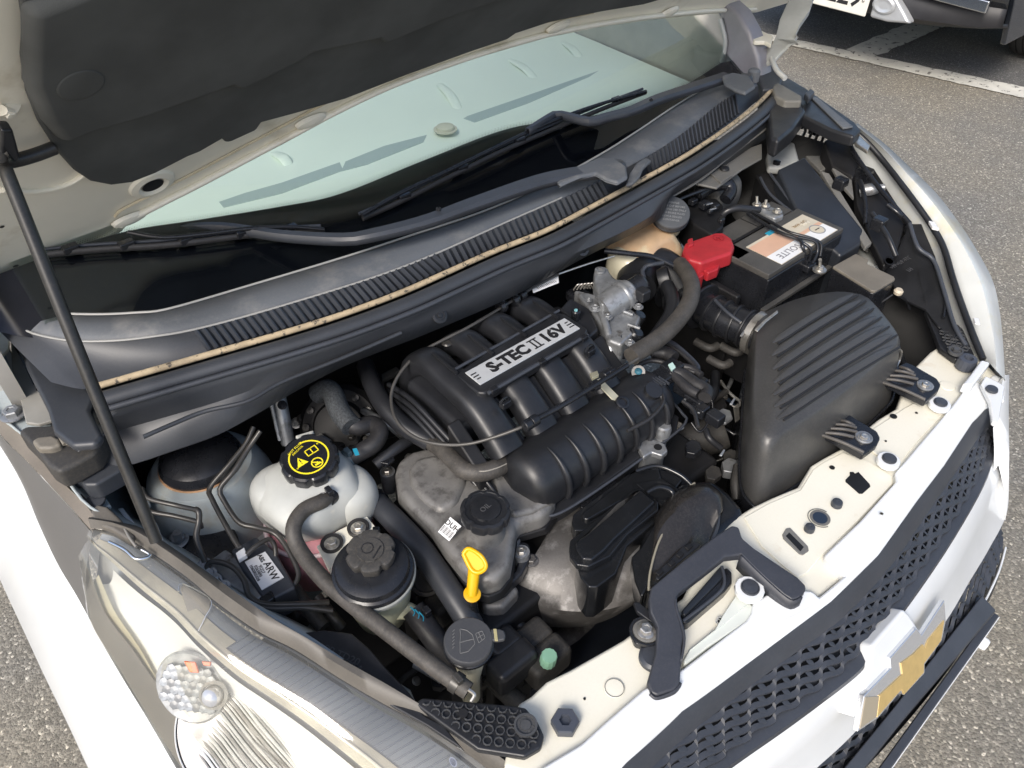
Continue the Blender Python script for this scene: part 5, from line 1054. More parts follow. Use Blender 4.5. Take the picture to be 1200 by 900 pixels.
# washer filler
wf = thing('washer_filler', 'washer fluid filler neck with a flat black cap showing a windscreen symbol', 'filler neck', G(560, 800, .72))
wc = G(549, 750, .90); wn = V((-.02, -.06, 1)).normalized(); WMx = frame(wc, wn, G(580, 745, .90) - G(520, 755, .90)) @ Matrix.Diagonal((.80, .80, 1, 1))
lathe('filler_neck', [(.016, -.16), (.0165, -.10), (.024, -.055), (.0335, -.012), (.0345, -.008), (.0345, -.003)], wshm, wf, WMx, seg=36)
wcap = lathe('cap', [(.0345, -.012), (.0375, -.010), (.038, -.002), (.0372, .0), (.0358, .0012), (0, .0014)], mat('cap_grey', (.045, .047, .052), .5, dust=(.14, .13, .12), dustamt=.3), wf, WMx, seg=56)
lathe('cap_skirt', [(.0372, -.018), (.0385, -.016), (.0385, -.012), (.037, -.011)], blks, wcap, WMx, seg=48)
prism('cap_tab', [WMx @ V((x, y, .001)) for x, y in ((.034, -.007), (.044, -.009), (.054, -.009), (.057, -.003), (.056, .006), (.050, .010), (.036, .012))], .006, mat('cap_grey', (.045, .047, .052)), wcap, bevel=.002)
prism('tab_hinge', [WMx @ V((x, y, .0018)) for x, y in ((.039, -.008), (.044, -.009), (.045, .010), (.040, .011))], .003, mat('worn_yellow', (.36, .32, .17), .5), wcap, bevel=.0005)
lm = mat('moulding_light', (.12, .12, .12), .6)
wsp = [(-.019, -.016), (-.021, .0), (-.017, .018), (.002, .020), (.006, .012), (.012, .006), (.012, .0), (-.001, -.010), (-.019, -.016)]
def emb(pts, M, m, par, r=.0006, n_=None): return tube('embossed_symbol', [M @ V((x, y, .0016)) for x, y in pts], r, m, par, seg=5, n=n_ or len(pts) * 5, smooth=len(pts) > 3 and False)
WR = WMx @ Matrix.Translation((-.002, .002, 0)) @ Matrix.Rotation(radians(14), 4, 'Z')
emb([(-.018, -.018), (-.006, -.020), (.008, -.013), (.010, .002), (.005, .012), (-.004, .019), (-.006, .010), (-.012, -.002), (-.018, -.018)], WR, lm, wcap)
emb([(-.012, -.002), (-.002, -.003), (.009, -.005)], WR, lm, wcap)
for k_ in range(6): emb([(-.026 + .002 * k_, -.006 + k_ * .005), (-.022 + .002 * k_, -.004 + k_ * .005)], WR, lm, wcap)
emb([(.014, -.014), (.026, -.010), (.026, .002), (.015, .002), (.014, -.014)], WR, lm, wcap); emb([(.014, -.006), (.026, -.004)], WR, lm, wcap); emb([(.020, -.012), (.020, .002)], WR, lm, wcap)
# brake fluid reservoir behind the throttle body
br = thing('brake_fluid_reservoir', 'amber brake fluid reservoir with a grey lettered cap tucked under the cowl', 'fluid reservoir', G(750, 290, .93))
blob('reservoir_body', V((.235, .545, .94)), .075, .055, -.05, .045, amber, br, k=3, dent=.25)
blob('reservoir_lobe', V((.175, .535, .94)), .035, .04, -.05, .035, mat('lobe_cream', (.62, .58, .44), .3, var=.1), br, k=2.4)
prism('reservoir_foot', GG(((722, 300), (745, 292), (765, 294), (760, 303), (740, 308)), .93), .02, mat('lobe_cream', (.62, .58, .44)), br, bevel=.004)
bc = frame(G(787, 248, 1.02), V((-.28, -.38, .88)), V((.6, -.7, 0)))
lathe('neck', [(.030, -.05), (.030, -.012)], amber, br, bc, seg=32)
bcap = lathe('cap', [(.0335, -.016), (.036, -.014), (.036, -.002), (.0345, .0), (.032, .0006), (0, .0008)], mat('cap_grey2', (.06, .065, .072), .5, dust=(.15, .14, .13), dustamt=.3), br, bc, seg=48)
lathe('cap_ring', [(.0345, -.017), (.0372, -.016), (.0372, -.012), (.0345, -.011)], blks, bcap, bc, seg=48)
for i, s_ in enumerate(('WARNING', 'CLEAN CAP BEFORE', 'REMOVING USE ONLY', 'DOT 4 BRAKE FLUID', 'FROM A SEALED', 'CONTAINER')):
    text('cap_text', s_, .0056, bc @ Matrix.Translation((0, .020 - i * .0078, .0009)), mat('raised_grey', (.20, .21, .22), .6), bcap, ext=.0004)
# --- ABS unit
ab = thing('abs_unit', 'grey brake hydraulic unit with a white printed label and steel pipes', 'brake unit', G(290, 690, .80))
a1 = prism('hydraulic_block', [G(x, y, .862) for x, y in ((243, 658), (264, 643), (288, 660), (308, 698), (300, 704), (270, 686))], .07, castb, ab, bevel=.003)
a2 = prism('control_module', [G(x, y, .868) for x, y in ((270, 644), (300, 628), (322, 645), (347, 688), (312, 706), (284, 668))], .05, slate, ab, bevel=.004)
lbp = [G(x, y, .8688) for x, y in ((287, 659), (311, 647), (333, 677), (307, 692))]
lb = prism('label', [p + V((0, 0, .0014)) for p in lbp], .0014, paper, a2)
lx = (lbp[1] - lbp[0]).normalized()
LMx = frame(lbp[0] + V((0, 0, .0018)), (0, 0, 1), lx)
W_ = (lbp[1] - lbp[0]).length; Hh = (lbp[3] - lbp[0]).length
text('label_text', 'ARW', Hh * .26, LMx @ Matrix.Translation((W_ * .80, -Hh * .62, 0)) @ Matrix.Rotation(radians(-90), 4, 'Z'), ink, lb, bold=.0001)
text('label_text', 'ABS', Hh * .15, LMx @ Matrix.Translation((W_ * .70, -Hh * .14, 0)) @ Matrix.Rotation(radians(-90), 4, 'Z'), ink, lb, bold=.0001)
for i, s_ in enumerate(('1060005028', '0265800', '95227')): text('label_text', s_, Hh * .11, LMx @ Matrix.Translation((W_ * (.15 + i * .17), -Hh * .45, 0)) @ Matrix.Rotation(radians(-90), 4, 'Z'), ink, lb)
prism('white_clip', GG(((276, 648), (286, 641), (289, 650), (279, 656)), .885), .008, paper, ab, bevel=.001)
prism('module_plug', GG(((303, 700), (318, 690), (322, 700), (308, 710)), .872), .02, blks, ab, bevel=.003)
# --- battery
bt_ = thing('battery', 'black car battery with a peach and white label, strapped down in the bay corner', 'battery', (.43, .40, .78))
bx0, bx1, by0, by1, bz = .308, .552, .312, .480, .965
bb = box('case', ((bx0 + bx1) / 2, (by0 + by1) / 2, .865), (bx1 - bx0, by1 - by0, .19), blks, bt_, bevel=.003)
prism('case_ledge', [V((x, y, .900)) for x, y in ((bx0 - .004, by0 - .010), (bx1 + .006, by0 - .010), (bx1 + .006, by0), (bx0 - .004, by0))], .008, battm, bb, bevel=.001)
lid = box('battery_lid', ((bx0 + bx1) / 2, (by0 + .055), bz + .001), (bx1 - bx0 + .003, .106, .012), battm, bt_, bevel=.002)
box('lid_step', ((bx0 + bx1) / 2 + .02, by1 - .028, bz - .003), (bx1 - bx0 - .05, .050, .010), battm, bt_, bevel=.002)
for X in (.36, .44, .50): box('lid_groove', (X, by1 - .03, bz + .0024), (.0022, .05, .0008), blkd, lid)
box('lid_slot', (.40, by1 - .052, bz + .003), (.16, .006, .002), blkd, lid)
box('lid_end', (bx0 + .018, by0 + .10, bz + .004), (.036, .06, .006), battm, lid, bevel=.001)
tz = bz + .0075
def lbl(name, x0, x1, y0, y1, m, z=tz): return box(name, ((x0 + x1) / 2, (y0 + y1) / 2, z), (x1 - x0, y1 - y0, .0006), m, lid)
lbl('label_beige', .352, .538, .318, .398, beigel)
lbl('label_peach', .352, .450, .352, .392, peach, tz + .0005); lbl('label_white', .352, .450, .319, .351, paper, tz + .0006)
lbl('label_strip', .452, .536, .352, .360, peach, tz + .0005); lbl('label_white', .470, .536, .319, .350, paper, tz + .0005)
ring('label_seal', frame((.508, .345, tz + .0003)), .016, .0022, inkg, lid, z=.0008); lathe('seal_disc', [(.0135, 0), (.0135, .0009), (0, .001)], beigel, lid, frame((.508, .345, tz + .0003)), seg=24)
box('seal_bar', (.508, .345, tz + .0018), (.014, .002, .0005), ink, lid)
UPS = Matrix.Rotation(pi, 4, 'Z')
text('label_text', 'SOLITE', .021, Matrix.Translation((.400, .336, tz + .001)) @ UPS, mat('print_grey', (.16, .16, .18), .5), lid, sx=1.0)
text('label_text', 'CMF 44AL', .010, Matrix.Translation((.50, .380, tz + .001)) @ UPS, mat('print_brown', (.30, .22, .14), .5), lid)
text('label_text', 'MF', .020, Matrix.Translation((.51, .377, tz + .001)) @ UPS, mat('print_pale', (.66, .62, .52), .5), lid)
box('blue_tag', (.428, .398, tz + .001), (.018, .010, .0012), bluemark, lid); box('dark_tag', (.440, .388, tz + .001), (.010, .008, .0012), ink, lid)
# positive terminal cover
rc_ = [(803, 285), (806, 279), (840, 272), (857, 278), (861, 285), (859, 296), (848, 303), (826, 312), (818, 322), (812, 320), (800, 300)]
tc_ = prism('terminal_cover', GG([(800, 294), (803, 284), (838, 272), (848, 272), (858, 279), (861, 288), (858, 296), (822, 308), (806, 303)], .985), .030, red, bt_, bevel=.006, seg=3, taper=.04)
prism('cover_latch', GG(((824, 305), (842, 295), (846, 305), (842, 315), (830, 320), (824, 316)), .968), .02, red, tc_, bevel=.003)
prism('cover_leg', GG(((810, 305), (824, 306), (825, 322), (818, 326), (814, 318)), .962), .03, red, tc_, bevel=.003)
prism('cover_ear', GG(((806, 280), (812, 278), (813, 286), (807, 288)), .990), .008, red, tc_, bevel=.002)
ring('plus_ring', frame(G(842, 279, .9855)), .011, .0015, mat('red_dark', (.28, .012, .02), .5), tc_, z=.0005)
for s_ in ((.012, .002), (.002, .012)): box('plus_mark', G(842, 279, .9862), (s_[0], s_[1], .0008), mat('red_dark', (.28, .012, .02)), tc_)
# negative clamp and hold-down
ng = prism('negative_clamp', GG(((884, 243), (892, 238), (902, 241), (917, 246), (919, 252), (908, 256), (896, 251)), .985), .014, castb, bt_, bevel=.004)
for x, y in ((887, 240), (897, 241), (911, 248)): hexbolt('clamp_nut', G(x, y, .987), .0065, steel, ng)
tube('clamp_stud', [G(887, 238, .992), G(887, 230, 1.005)], .003, steel, ng, seg=8); tube('clamp_stud', [G(897, 240, .992), G(898, 234, 1.002)], .003, steel, ng, seg=8)
hs = tube('hold_down_strap', [G(876, 250, .985), G(893, 261, .985), G(915, 273, .985), G(936, 281, .984), G(941, 290, .98), G(945, 308, .945)], .0036, blks, bt_, seg=8)
tube('strap_wire', [G(880, 247, .988), G(905, 261, .988), G(925, 272, .987), G(950, 279, .984), G(962, 286, .975), G(961, 300, .955)], .0030, blks, hs, seg=8)
tube('strap_wire', [G(935, 278, .986), G(955, 283, .982), G(958, 295, .965), G(952, 309, .95)], .0030, blks, hs, seg=8)
tube('strap_wire', [G(938, 283, .984), G(950, 292, .975), G(948, 306, .95)], .0030, blks, hs, seg=8)
box('strap_foot', G(947, 312, .935), (.028, .02, .016), blks, hs, bevel=.004)
lathe('hold_down_washer', [(.013, 0), (.013, .003), (0, .003)], steel, hs, frame(G(960, 317, .935)), seg=24); hexbolt('hold_down_nut', G(961, 315, .938), .0068, steel, hs); tube('hold_down_stud', [G(961, 313, .94), G(961, 304, .962)], .0034, steel, hs, seg=8)
# negative lead
tube('battery_lead', [G(845, 262, .96), G(848, 250, .985), G(862, 244, .995), G(878, 245, .99), G(890, 246, .985)], .007, blk, bt_, seg=12)
prism('battery_tray', [V((x, y, .83)) for x, y in ((.27, .28), (.58, .28), (.60, .50), (.27, .50))], .09, blkd, bt_, bevel=.006)
# --- tall black box behind the battery (relay housing) and small box at the right
fz = thing('relay_housing', 'tall black relay housing leaning behind the battery by the fender', 'housing', (.64, .50, .80))
prism('housing_cover', [G(x, y, z) for x, y, z in ((911, 198, 1.0), (943, 183, 1.0), (1012, 268, .955), (1010, 285, .94), (985, 300, .93), (940, 262, .955))], .12, mat('box_cover', (.020, .023, .029), .36, var=.15, coat=.1, dust=(.08, .08, .08), dustamt=.2), fz, bevel=.006, seg=3)
prism('housing_base', [G(x, y, z) for x, y, z in ((885, 205, .965), (911, 196, .975), (945, 255, .94), (960, 290, .91), (920, 262, .93))], .08, blkd, fz, bevel=.004)
tube('housing_rib', [G(891, 208, .972), G(903, 228, .965), (G(930, 250, .955))], .003, slate, fz, seg=6); tube('housing_rib', [G(903, 204, .98), G(920, 228, .97), G(935, 248, .96)], .003, slate, fz, seg=6)
lathe('housing_bolt', [(.008, -.01), (.008, .006), (0, .007)], blks, fz, frame(G(910, 192, .99)), seg=16)
fb2 = thing('fuse_box', 'low black fuse box with a dusty flat lid at the right of the battery', 'fuse box', (.55, .25, .83))
q = [G(x, y, .930) for x, y in ((976, 312), (1003, 297), (1018, 304), (1016, 309), (1048, 324), (1049, 327), (1026, 341), (1021, 340))]
prism('fuse_box_lid', q, .006, mat('dusty_lid', (.16, .145, .12), .6, var=.12, vscale=18, dust=(.24, .21, .17), dustamt=.5), fb2, bevel=.0015)
prism('fuse_box_body', [p + V((0, 0, -.006)) for p in q], .09, blks, fb2, bevel=.002)
lathe('yellow_connector', [(.008, 0), (.009, .006), (.006, .010), (0, .010)], mat('pale_connector', (.50, .44, .34), .5), fb2, frame(G(1052, 344, .90)), seg=12)
tube('connector_wire', [G(1052, 346, .90), G(1062, 352, .88), G(1066, 362, .86)], .003, blks, fb2, seg=6); tube('connector_wire', [G(1046, 345, .90), G(1030, 356, .88), G(1021, 362, .86)], .002, blks, fb2, seg=6)
# --- air filter housing
af = thing('air_filter_box', 'large matte black air filter housing with parallel ridges across its lid', 'air filter box', (.2, .17, .75))
lid_p = [(888, 378), (893, 368), (935, 350), (975, 342), (1004, 344), (1020, 352), (1049, 388), (1049, 402), (1040, 412), (1000, 448), (960, 478), (925, 500), (908, 510), (898, 506), (888, 494), (884, 470), (886, 420)]
lz = [.938] * 17
lidm = mat('air_box_plastic', (.046, .046, .046), .38, var=.12, vscale=9, dust=(.17, .16, .145), dustamt=.5, bump=.1, bscale=900, bumpd=.0003, rvar=.08)
top = [G(x, y, z) for (x, y), z in zip(lid_p, lz)]
cen = sum(top, V()) / len(top)
rings = [(1.0, 0), (1.03, -.004), (1.055, -.012), (1.075, -.026), (1.09, -.045), (1.10, -.085), (1.10, -.12)]
vs, fs = [], []; n_ = len(top); tr = resample(top + [top[0]], 73, True)[:-1]; n_ = 72
for s, dz in rings:
    for p in tr: vs.append(cen + (p - cen) * s + V((dz * .10, dz * .18, dz)))
for i in range(len(rings) - 1):
    for j in range(n_): k = (j + 1) % n_; fs.append([i * n_ + k, i * n_ + j, (i + 1) * n_ + j, (i + 1) * n_ + k])
fs.append(list(range(n_)))
if (vs[1] - vs[0]).cross(vs[2] - vs[1]).z < 0 or True: pass
lid = make('lid', vs, fs, lidm, af, angle=70)
# ridges across the lid: raised bars with sharp gutters, shared along the plane of the top
gut = mat('ridge_edge', (.016, .016, .017), .5)
rd = [((905, 402), (999, 345)), ((904, 417), (1008, 352)), ((905, 433), (1017, 361)), ((906, 449), (1026, 371)), ((906, 463), (1035, 382)), ((907, 477), (1044, 392)), ((911, 491), (1047, 406))]
def lidz(x, y): # plane height of the lid below a pixel
    a, b, c = top[3], top[7], top[12]; n = (b - a).cross(c - a).normalized(); return GP(x, y, a, n), (n if n.z > 0 else -n)
for a, b in rd:
    mx_, my_ = (a[0] + b[0]) / 2, (a[1] + b[1]) / 2 - 1.5
    A_, n1 = lidz(*a); M_, _ = lidz(mx_, my_); B_, _ = lidz(*b)
    rr = resample([A_ + n1 * .0005, M_ + n1 * .0015, B_ + n1 * .0005], 12)
    tube('lid_ridge', [p for p in rr], lambda t: .0080 * min(1, .30 + 6 * min(t, 1 - t)), lidm, lid, seg=14, n=16, flatten=(1, .42), sq=2.8)
    tube('ridge_gutter', [p + V((.003, -.0088, .0016)) for p in rr], .0021, gut, lid, seg=6, n=16)
btm = prism('lower_shell', [cen + (p - cen) * 1.115 + V((-.012, -.022, -.115)) for p in tr], .16, blks, af, bevel=.003)
tube('shell_seam', [cen + (p - cen) * 1.125 + V((-.012, -.022, -.112)) for p in tr + [tr[0]]], .0028, blks, btm, seg=8, n=120, smooth=False)
for x, y, z in ((915, 553, .80), (858, 480, .82)):
    c_ = G(x, y, z); k_ = prism('spring_clip', [c_ + V((-.007, -.004, .014)), c_ + V((.007, -.004, .014)), c_ + V((.006, -.014, -.016)), c_ + V((-.006, -.014, -.016))], .002, steel, af, d=(0, -1, 0), bevel=.0006)
    tube('clip_wire', [c_ + V((-.010, -.003, .018)), c_ + V((-.004, -.010, .016)), c_ + V((.004, -.010, .016)), c_ + V((.010, -.003, .018))], .0016, steel, k_, seg=6)
tube('lid_wire', [G(1050, 407, .90), G(1056, 412, .885), G(1054, 422, .865), G(1050, 430, .86)], .0024, steel, af, seg=6)
# intake bellows and its clamp
def bell(t): return .030 + .006 * (1 - t) * (1 if int(t * 30) % 2 == 0 else -.3)
dk = thing('intake_bellows', 'black corrugated intake hose between throttle body and air filter box', 'intake hose', (.25, .36, .85))
BP = resample([G(778, 330, .90), G(812, 352, .90), G(845, 372, .90), G(875, 385, .90), G(895, 395, .90)], 60)
tube('hose_body', BP, .033, blks, dk, seg=28, raw=True)
for i in range(5):
    p = at_len(BP, .10 + i * .085); t = (BP[10] - BP[5]).normalized(); lathe('hose_ridge', [(.032, -.0035), (.0445, -.003), (.0460, 0), (.0445, .003), (.032, .0035)], blk, dk, frame(p, at_len(BP, min(1, .14 + i * .085)) - p), seg=36)
for i in range(4):
    u = .55 + i * .1; p = at_len(BP, u); lathe('hose_ridge', [(.032, -.003), (.0365, -.002), (.037, 0), (.0365, .002), (.032, .003)], blk, dk, frame(p, at_len(BP, u + .04) - p), seg=36)
p = at_len(BP, .93); cl = lathe('hose_clamp', [(.036, -.006), (.0405, -.006), (.0405, .006), (.036, .006)], steel, dk, frame(p, BP[-1] - p), seg=40)
prism('clamp_tail', [G(x, y, .965) for x, y in ((884, 386), (895, 375), (911, 363), (912, 366), (898, 377), (888, 388))], .002, steel, cl, bevel=.001)
tube('hose_rail', [G(838, 352, .955), G(852, 366, .955), G(868, 378, .95)], .003, slate, dk, seg=8)
# elbow from the throttle body, breather hose beside it
el = thing('throttle_elbow', 'wide black rubber elbow joining the throttle body to the corrugated hose', 'intake hose', (.2, .5, .88))
tube('elbow_body', [G(745, 338, .93), G(750, 318, .935), G(768, 312, .935), G(785, 322, .925), G(800, 345, .905)], .038, blk, el, seg=28)
tube('elbow_lip', [G(752, 318, .972), G(758, 312, .978), G(765, 310, .98), G(777, 308, .978)], .004, slate, el, seg=8)
tube('elbow_lip', [G(755, 326, .972), G(753, 318, .975), G(757, 312, .98)], .004, slate, el, seg=8)
for x, y in ((779, 328),): lathe('elbow_collar', [(.022, -.01), (.024, 0), (.022, .01)], blk, el, frame(G(x, y, .95), (.5, -.5, .3)), seg=24)
# ------------------------------------------------------------------ hoses, pipes, covers
def hose(name, label, cat, pts, r, m, seg=14, n=None, flatten=None, loc=None, **k):
    P = [G(*q) if len(q) == 3 else q for q in pts]; t = thing(name, label, cat, loc or P[0])
    b = tube('hose_body', P, r, m, t, seg=seg, n=n or len(P) * 9, flatten=flatten); return t, b, P
def mark(p, t, r, m, par, w_=.006, name='painted_band'): return lathe(name, [(r, -w_), (r, w_)], m, par, frame(p, t), seg=20)
def clampat(P, i, r, par, name='hose_clamp', m=None, tail=True):
    p = P[i]; q = P[i + 1] if i + 1 < len(P) else P[i - 1]; t = (q - p)
    c = lathe(name, [(r, -.005), (r + .0022, -.005), (r + .0022, .005), (r, .005)], m or blks, par, frame(p, t), seg=24)
    if tail: box('clamp_ear', p + V((.0, -.004, r + .005)), (.008, .014, .009), m or blks, c, bevel=.0015)
    return c
# 1 vent hose curving from the coolant tank down to the bracket
t, b, P = hose('vent_hose', 'long grey-black hose running from the coolant tank across the lamp side to the bracket', 'hose', [(386, 582, .915), (376, 588, .922), (356, 598, .925), (344, 618, .92), (350, 642, .905), (375, 675, .90), (405, 702, .895), (450, 737, .892), (500, 775, .888), (535, 800, .885), (549, 810, .882)], .0108, hosegrey, seg=18)
clampat(P, 0, .0108, t); mark(P[0].lerp(P[1], .5), P[1] - P[0], .0112, paper, t, .0012); mark(P[0].lerp(P[1], .7), P[1] - P[0], .0112, mat('grey_print', (.35, .36, .36), .6), t, .0008)
clampat(P, 9, .0108, t, m=pipe); tube('clip_wire', [G(549, 808, .893), G(556, 814, .89), G(552, 822, .885)], .0022, steel, t, seg=6)
# 2 upper return hose: tank to engine
t, b, P = hose('coolant_hose', 'black ribbed hose bending from the coolant tank up under the cowl', 'hose', [(408, 538, .905), (422, 530, .91), (438, 520, .915), (445, 506, .92), (436, 497, .92), (420, 500, .925), (408, 495, .93), (395, 475, .935), (380, 452, .94)], .0135, rubber, seg=18)
clampat(P, 0, .0135, t, m=mat('clamp_mix', (.06, .09, .11), .4)); prism('blue_mark', GG(((413, 526), (418, 525), (421, 532), (416, 533)), .936), .002, blue, t)
tube('foil_sleeve', [G(372, 462, .93), G(382, 456, .945), G(390, 462, .945), G(398, 482, .94), (G(412, 500, .935))], .0165, mat('sleeve_weave', (.05, .055, .06), .6, var=.5, vscale=350, bump=.6, bscale=700), t, seg=16)
# 3 big black hose passing down beside the filler cap
t, b, P = hose('radiator_hose', 'thick smooth black hose dropping between oil cap and power steering reservoir', 'hose', [(425, 572, .85), (440, 588, .855), (462, 610, .86), (490, 640, .86), (515, 675, .85), (535, 705, .84), (553, 735, .82), (575, 780, .76)], .0175, mat('smooth_rubber', (.032, .035, .042), .42, var=.12, dust=(.10, .10, .10), dustamt=.3), seg=22)
clampat(P, 1, .018, t, tail=False)
# 4 hose off the power steering reservoir
t, b, P = hose('return_hose', 'short black hose with blue paint marks leaving the power steering reservoir', 'hose', [(484, 714, .835), (496, 730, .825), (512, 752, .81), (530, 778, .78), (540, 800, .75)], .0165, rubber, seg=18)
for k_ in range(3): tube('blue_scribble', [G(481 + k_ * 5, 711 + k_ * 3, .853), G(486 + k_ * 5, 717 + k_ * 3, .851), G(484 + k_ * 6, 722 + k_ * 3, .849)], .0008, blue, t, seg=5)
box('clamp_ear', G(500, 717, .845), (.010, .012, .014), blks, t, bevel=.002)
# 5 breather hose at valve cover
t, b, P = hose('breather_hose', 'dusty grey hose with white print curving from the manifold end over the valve cover', 'hose', [(606, 536, .905), (595, 542, .91), (578, 550, .918), (560, 554, .92), (543, 550, .92), (530, 538, .92), (520, 528, .918), (505, 517, .91), (490, 505, .90)], .0135, hosegrey, seg=18)
clampat(P, 0, .0138, t, m=dusty); prism('blue_mark', GG(((599, 532), (606, 529), (610, 538), (603, 541)), .920), .002, blue, t)
tube('hose_print', [q + V((0, -.009, .0105)) for q in P[1:5]], .0009, mat('faded_print', (.32, .30, .26), .7), t, seg=5, n=40)
# 6 thin cable loop
cabm = mat('cable_grey', (.075, .072, .068), .4, metal=.2, var=.2)
t, b, P = hose('throttle_cable', 'thin dark cable making a wide loop over the manifold from the cowl to the throttle', 'cable', [(655, 321, 1.01), (625, 337, 1.005), (585, 362, 1.0), (548, 384, 1.0), (520, 398, .995), (490, 415, .985), (469, 437, .975), (459, 460, .965), (461, 484, .96), (472, 502, .955), (492, 515, .955), (520, 521, .958), (550, 520, .965), (580, 512, .975), (605, 503, .985), (618, 497, .988), (650, 481, .992), (690, 455, .995), (720, 437, .995), (748, 420, .995)], .0026, cabm, n=160, seg=10)
for a, c in (((466, 500, .962), (500, 520, .965)), ((500, 520, .965), (600, 506, .985))): pass
tube('outer_sheath', [G(x, y, z + .004) for x, y, z in ((612, 499, .988), (650, 480, .992), (690, 456, .995), (735, 428, .996))], .0042, blks, t, seg=10)
for x, y in ((618, 498), (626, 493), (697, 452), (710, 440), (716, 437)): lathe('cable_ferrule', [(.0075, -.006), (.0085, -.005), (.0085, .005), (.0075, .006)], blks, t, frame(G(x, y, .993), G(720, 437, .99) - G(618, 498, .99)), seg=16)
tube('cable_end', [G(655, 321, 1.012), G(690, 309, 1.015), G(720, 300, 1.015)], .0016, steel, t, seg=6)
for x, y in ((588, 359), (603, 352), (611, 346)): lathe('cable_grommet', [(.010, -.006), (.012, 0), (.010, .006)], blks, t, frame(G(x, y, 1.0), (1, .05, .02)), seg=16)
lathe('cable_guide', [(.007, -.002), (.009, 0), (.007, .002)], pipe, t, frame(G(524, 402, .99)), seg=16)
tag_ = prism('paper_tag', [G(x, y, 1.005) for x, y in ((622, 333), (654, 321), (655, 331), (625, 343))], .001, paper, t, bevel=.0002)
tx = (G(654, 321, 1.005) - G(622, 333, 1.005)).normalized(); text('tag_text', 'DAEDA', .008, frame(G(634, 330, 1.0055), (0, 0, 1), tx), ink, tag_)
for i in range(12): box('tag_bar', G(630 + i * 1.9, 337.5 - i * .72, 1.0052), (.0007 + .0004 * (i % 3 == 0), .005, .0004), ink, tag_)
# 7 grey-black sleeved hose sweeping to the cable end
t, b, P = hose('vacuum_hose', 'dusty grey hose arching from beside the red battery cover to the manifold cable', 'hose', [(797, 310, .97), (806, 322, .985), (811, 338, .99), (806, 358, .99), (790, 380, .985), (770, 398, .985), (745, 414, .99), (740, 418, .99)], .0145, hosegrey, seg=20)
t, b, P = hose('heater_hose', 'black hose running parallel inside the arching grey hose near the throttle body', 'hose', [(782, 335, .955), (788, 350, .96), (786, 368, .955), (772, 390, .945), (760, 405, .93)], .0125, blk, seg=16)
t, b, P = hose('servo_hose', 'thin black hose crossing below the amber brake reservoir', 'hose', [(708, 294, 1.0), (735, 297, .995), (765, 301, .985), (790, 312, .97)], .005, blks)
# 8 brake pipes by the strut tower
pipes = [
 ('first steel brake pipe bending down over the strut tower', [(297, 500, .97), (288, 520, .955), (268, 545, .94), (246, 572, .92), (249, 586, .915), (266, 618, .90), (280, 642, .89)], .0038),
 ('second steel brake pipe running right beside the first over the strut tower', [(305, 505, .97), (292, 524, .955), (274, 552, .94), (258, 572, .925), (262, 586, .915), (280, 612, .90), (300, 618, .895), (322, 625, .885), (338, 645, .875), (350, 672, .865), (345, 686, .86)], .0038),
 ('short black brake pipe leaving the rod foot, upper of two', [(166, 572, .95), (174, 584, .945), (205, 592, .94), (228, 597, .93)], .0034),
 ('short black brake pipe below the other at the rod foot', [(160, 588, .94), (175, 599, .935), (205, 605, .93), (232, 612, .92), (236, 618, .91)], .0034),
 ('brake pipe standing up and dropping into the brake unit fitting', [(229, 597, .93), (233, 600, .93), (233, 612, .92), (230, 628, .91), (234, 644, .90), (240, 658, .885)], .0042),
 ('looped brake pipe over the brake unit, outer of two', [(246, 672, .872), (243, 662, .88), (252, 658, .885), (272, 664, .885), (286, 680, .88), (292, 698, .875), (310, 708, .87), (350, 708, .865), (385, 706, .85)], .0040),
 ('looped brake pipe over the brake unit, inner of two', [(252, 676, .872), (260, 686, .875), (276, 698, .875), (292, 708, .872), (320, 713, .868), (355, 712, .86), (390, 716, .85)], .0038),
 ('small curved brake pipe over the module label', [(289, 650, .885), (300, 640, .888), (315, 632, .885), (322, 640, .875), (323, 652, .865)], .0034),
]
for lab, pts, r in pipes:
    t, b, P = hose('brake_pipe', lab, 'pipe', pts, r, pipe, seg=10, n=40); t['group'] = 'brake pipes around the hydraulic unit'
nuts = thing('brake_union', 'small steel brake union with hexagon nuts at the corner of the hydraulic unit', 'pipe fitting', G(241, 668, .86))
for x, y in ((240, 662), (246, 672), (252, 680), (262, 688)): hexbolt('union_nut', G(x, y, .872), .0068, castb, nuts, n=(-.2, -.3, .9))
tube('union_post', [G(240, 675, .84), G(240, 664, .872)], .008, castb, nuts, seg=12)
box('fitting_tag', G(290, 710, .866), (.022, .006, .003), paper, nuts); 
# 9 silver drain pipe behind the tank
t, b, P = hose('silver_pipe', 'short thick silver pipe rising behind the coolant tank cap', 'pipe', [(326, 462, .96), (329, 475, .945), (334, 500, .915), (338, 520, .89)], .0105, castb, seg=16)
tube('pipe_strip', [G(318, 474, .955), G(324, 500, .92), G(328, 516, .90)], .003, castb, t, seg=6); lathe('pipe_button', [(.007, 0), (.007, .004), (0, .005)], blks, t, frame(G(331, 475, .958), (-.3, -.5, .8)), seg=16)
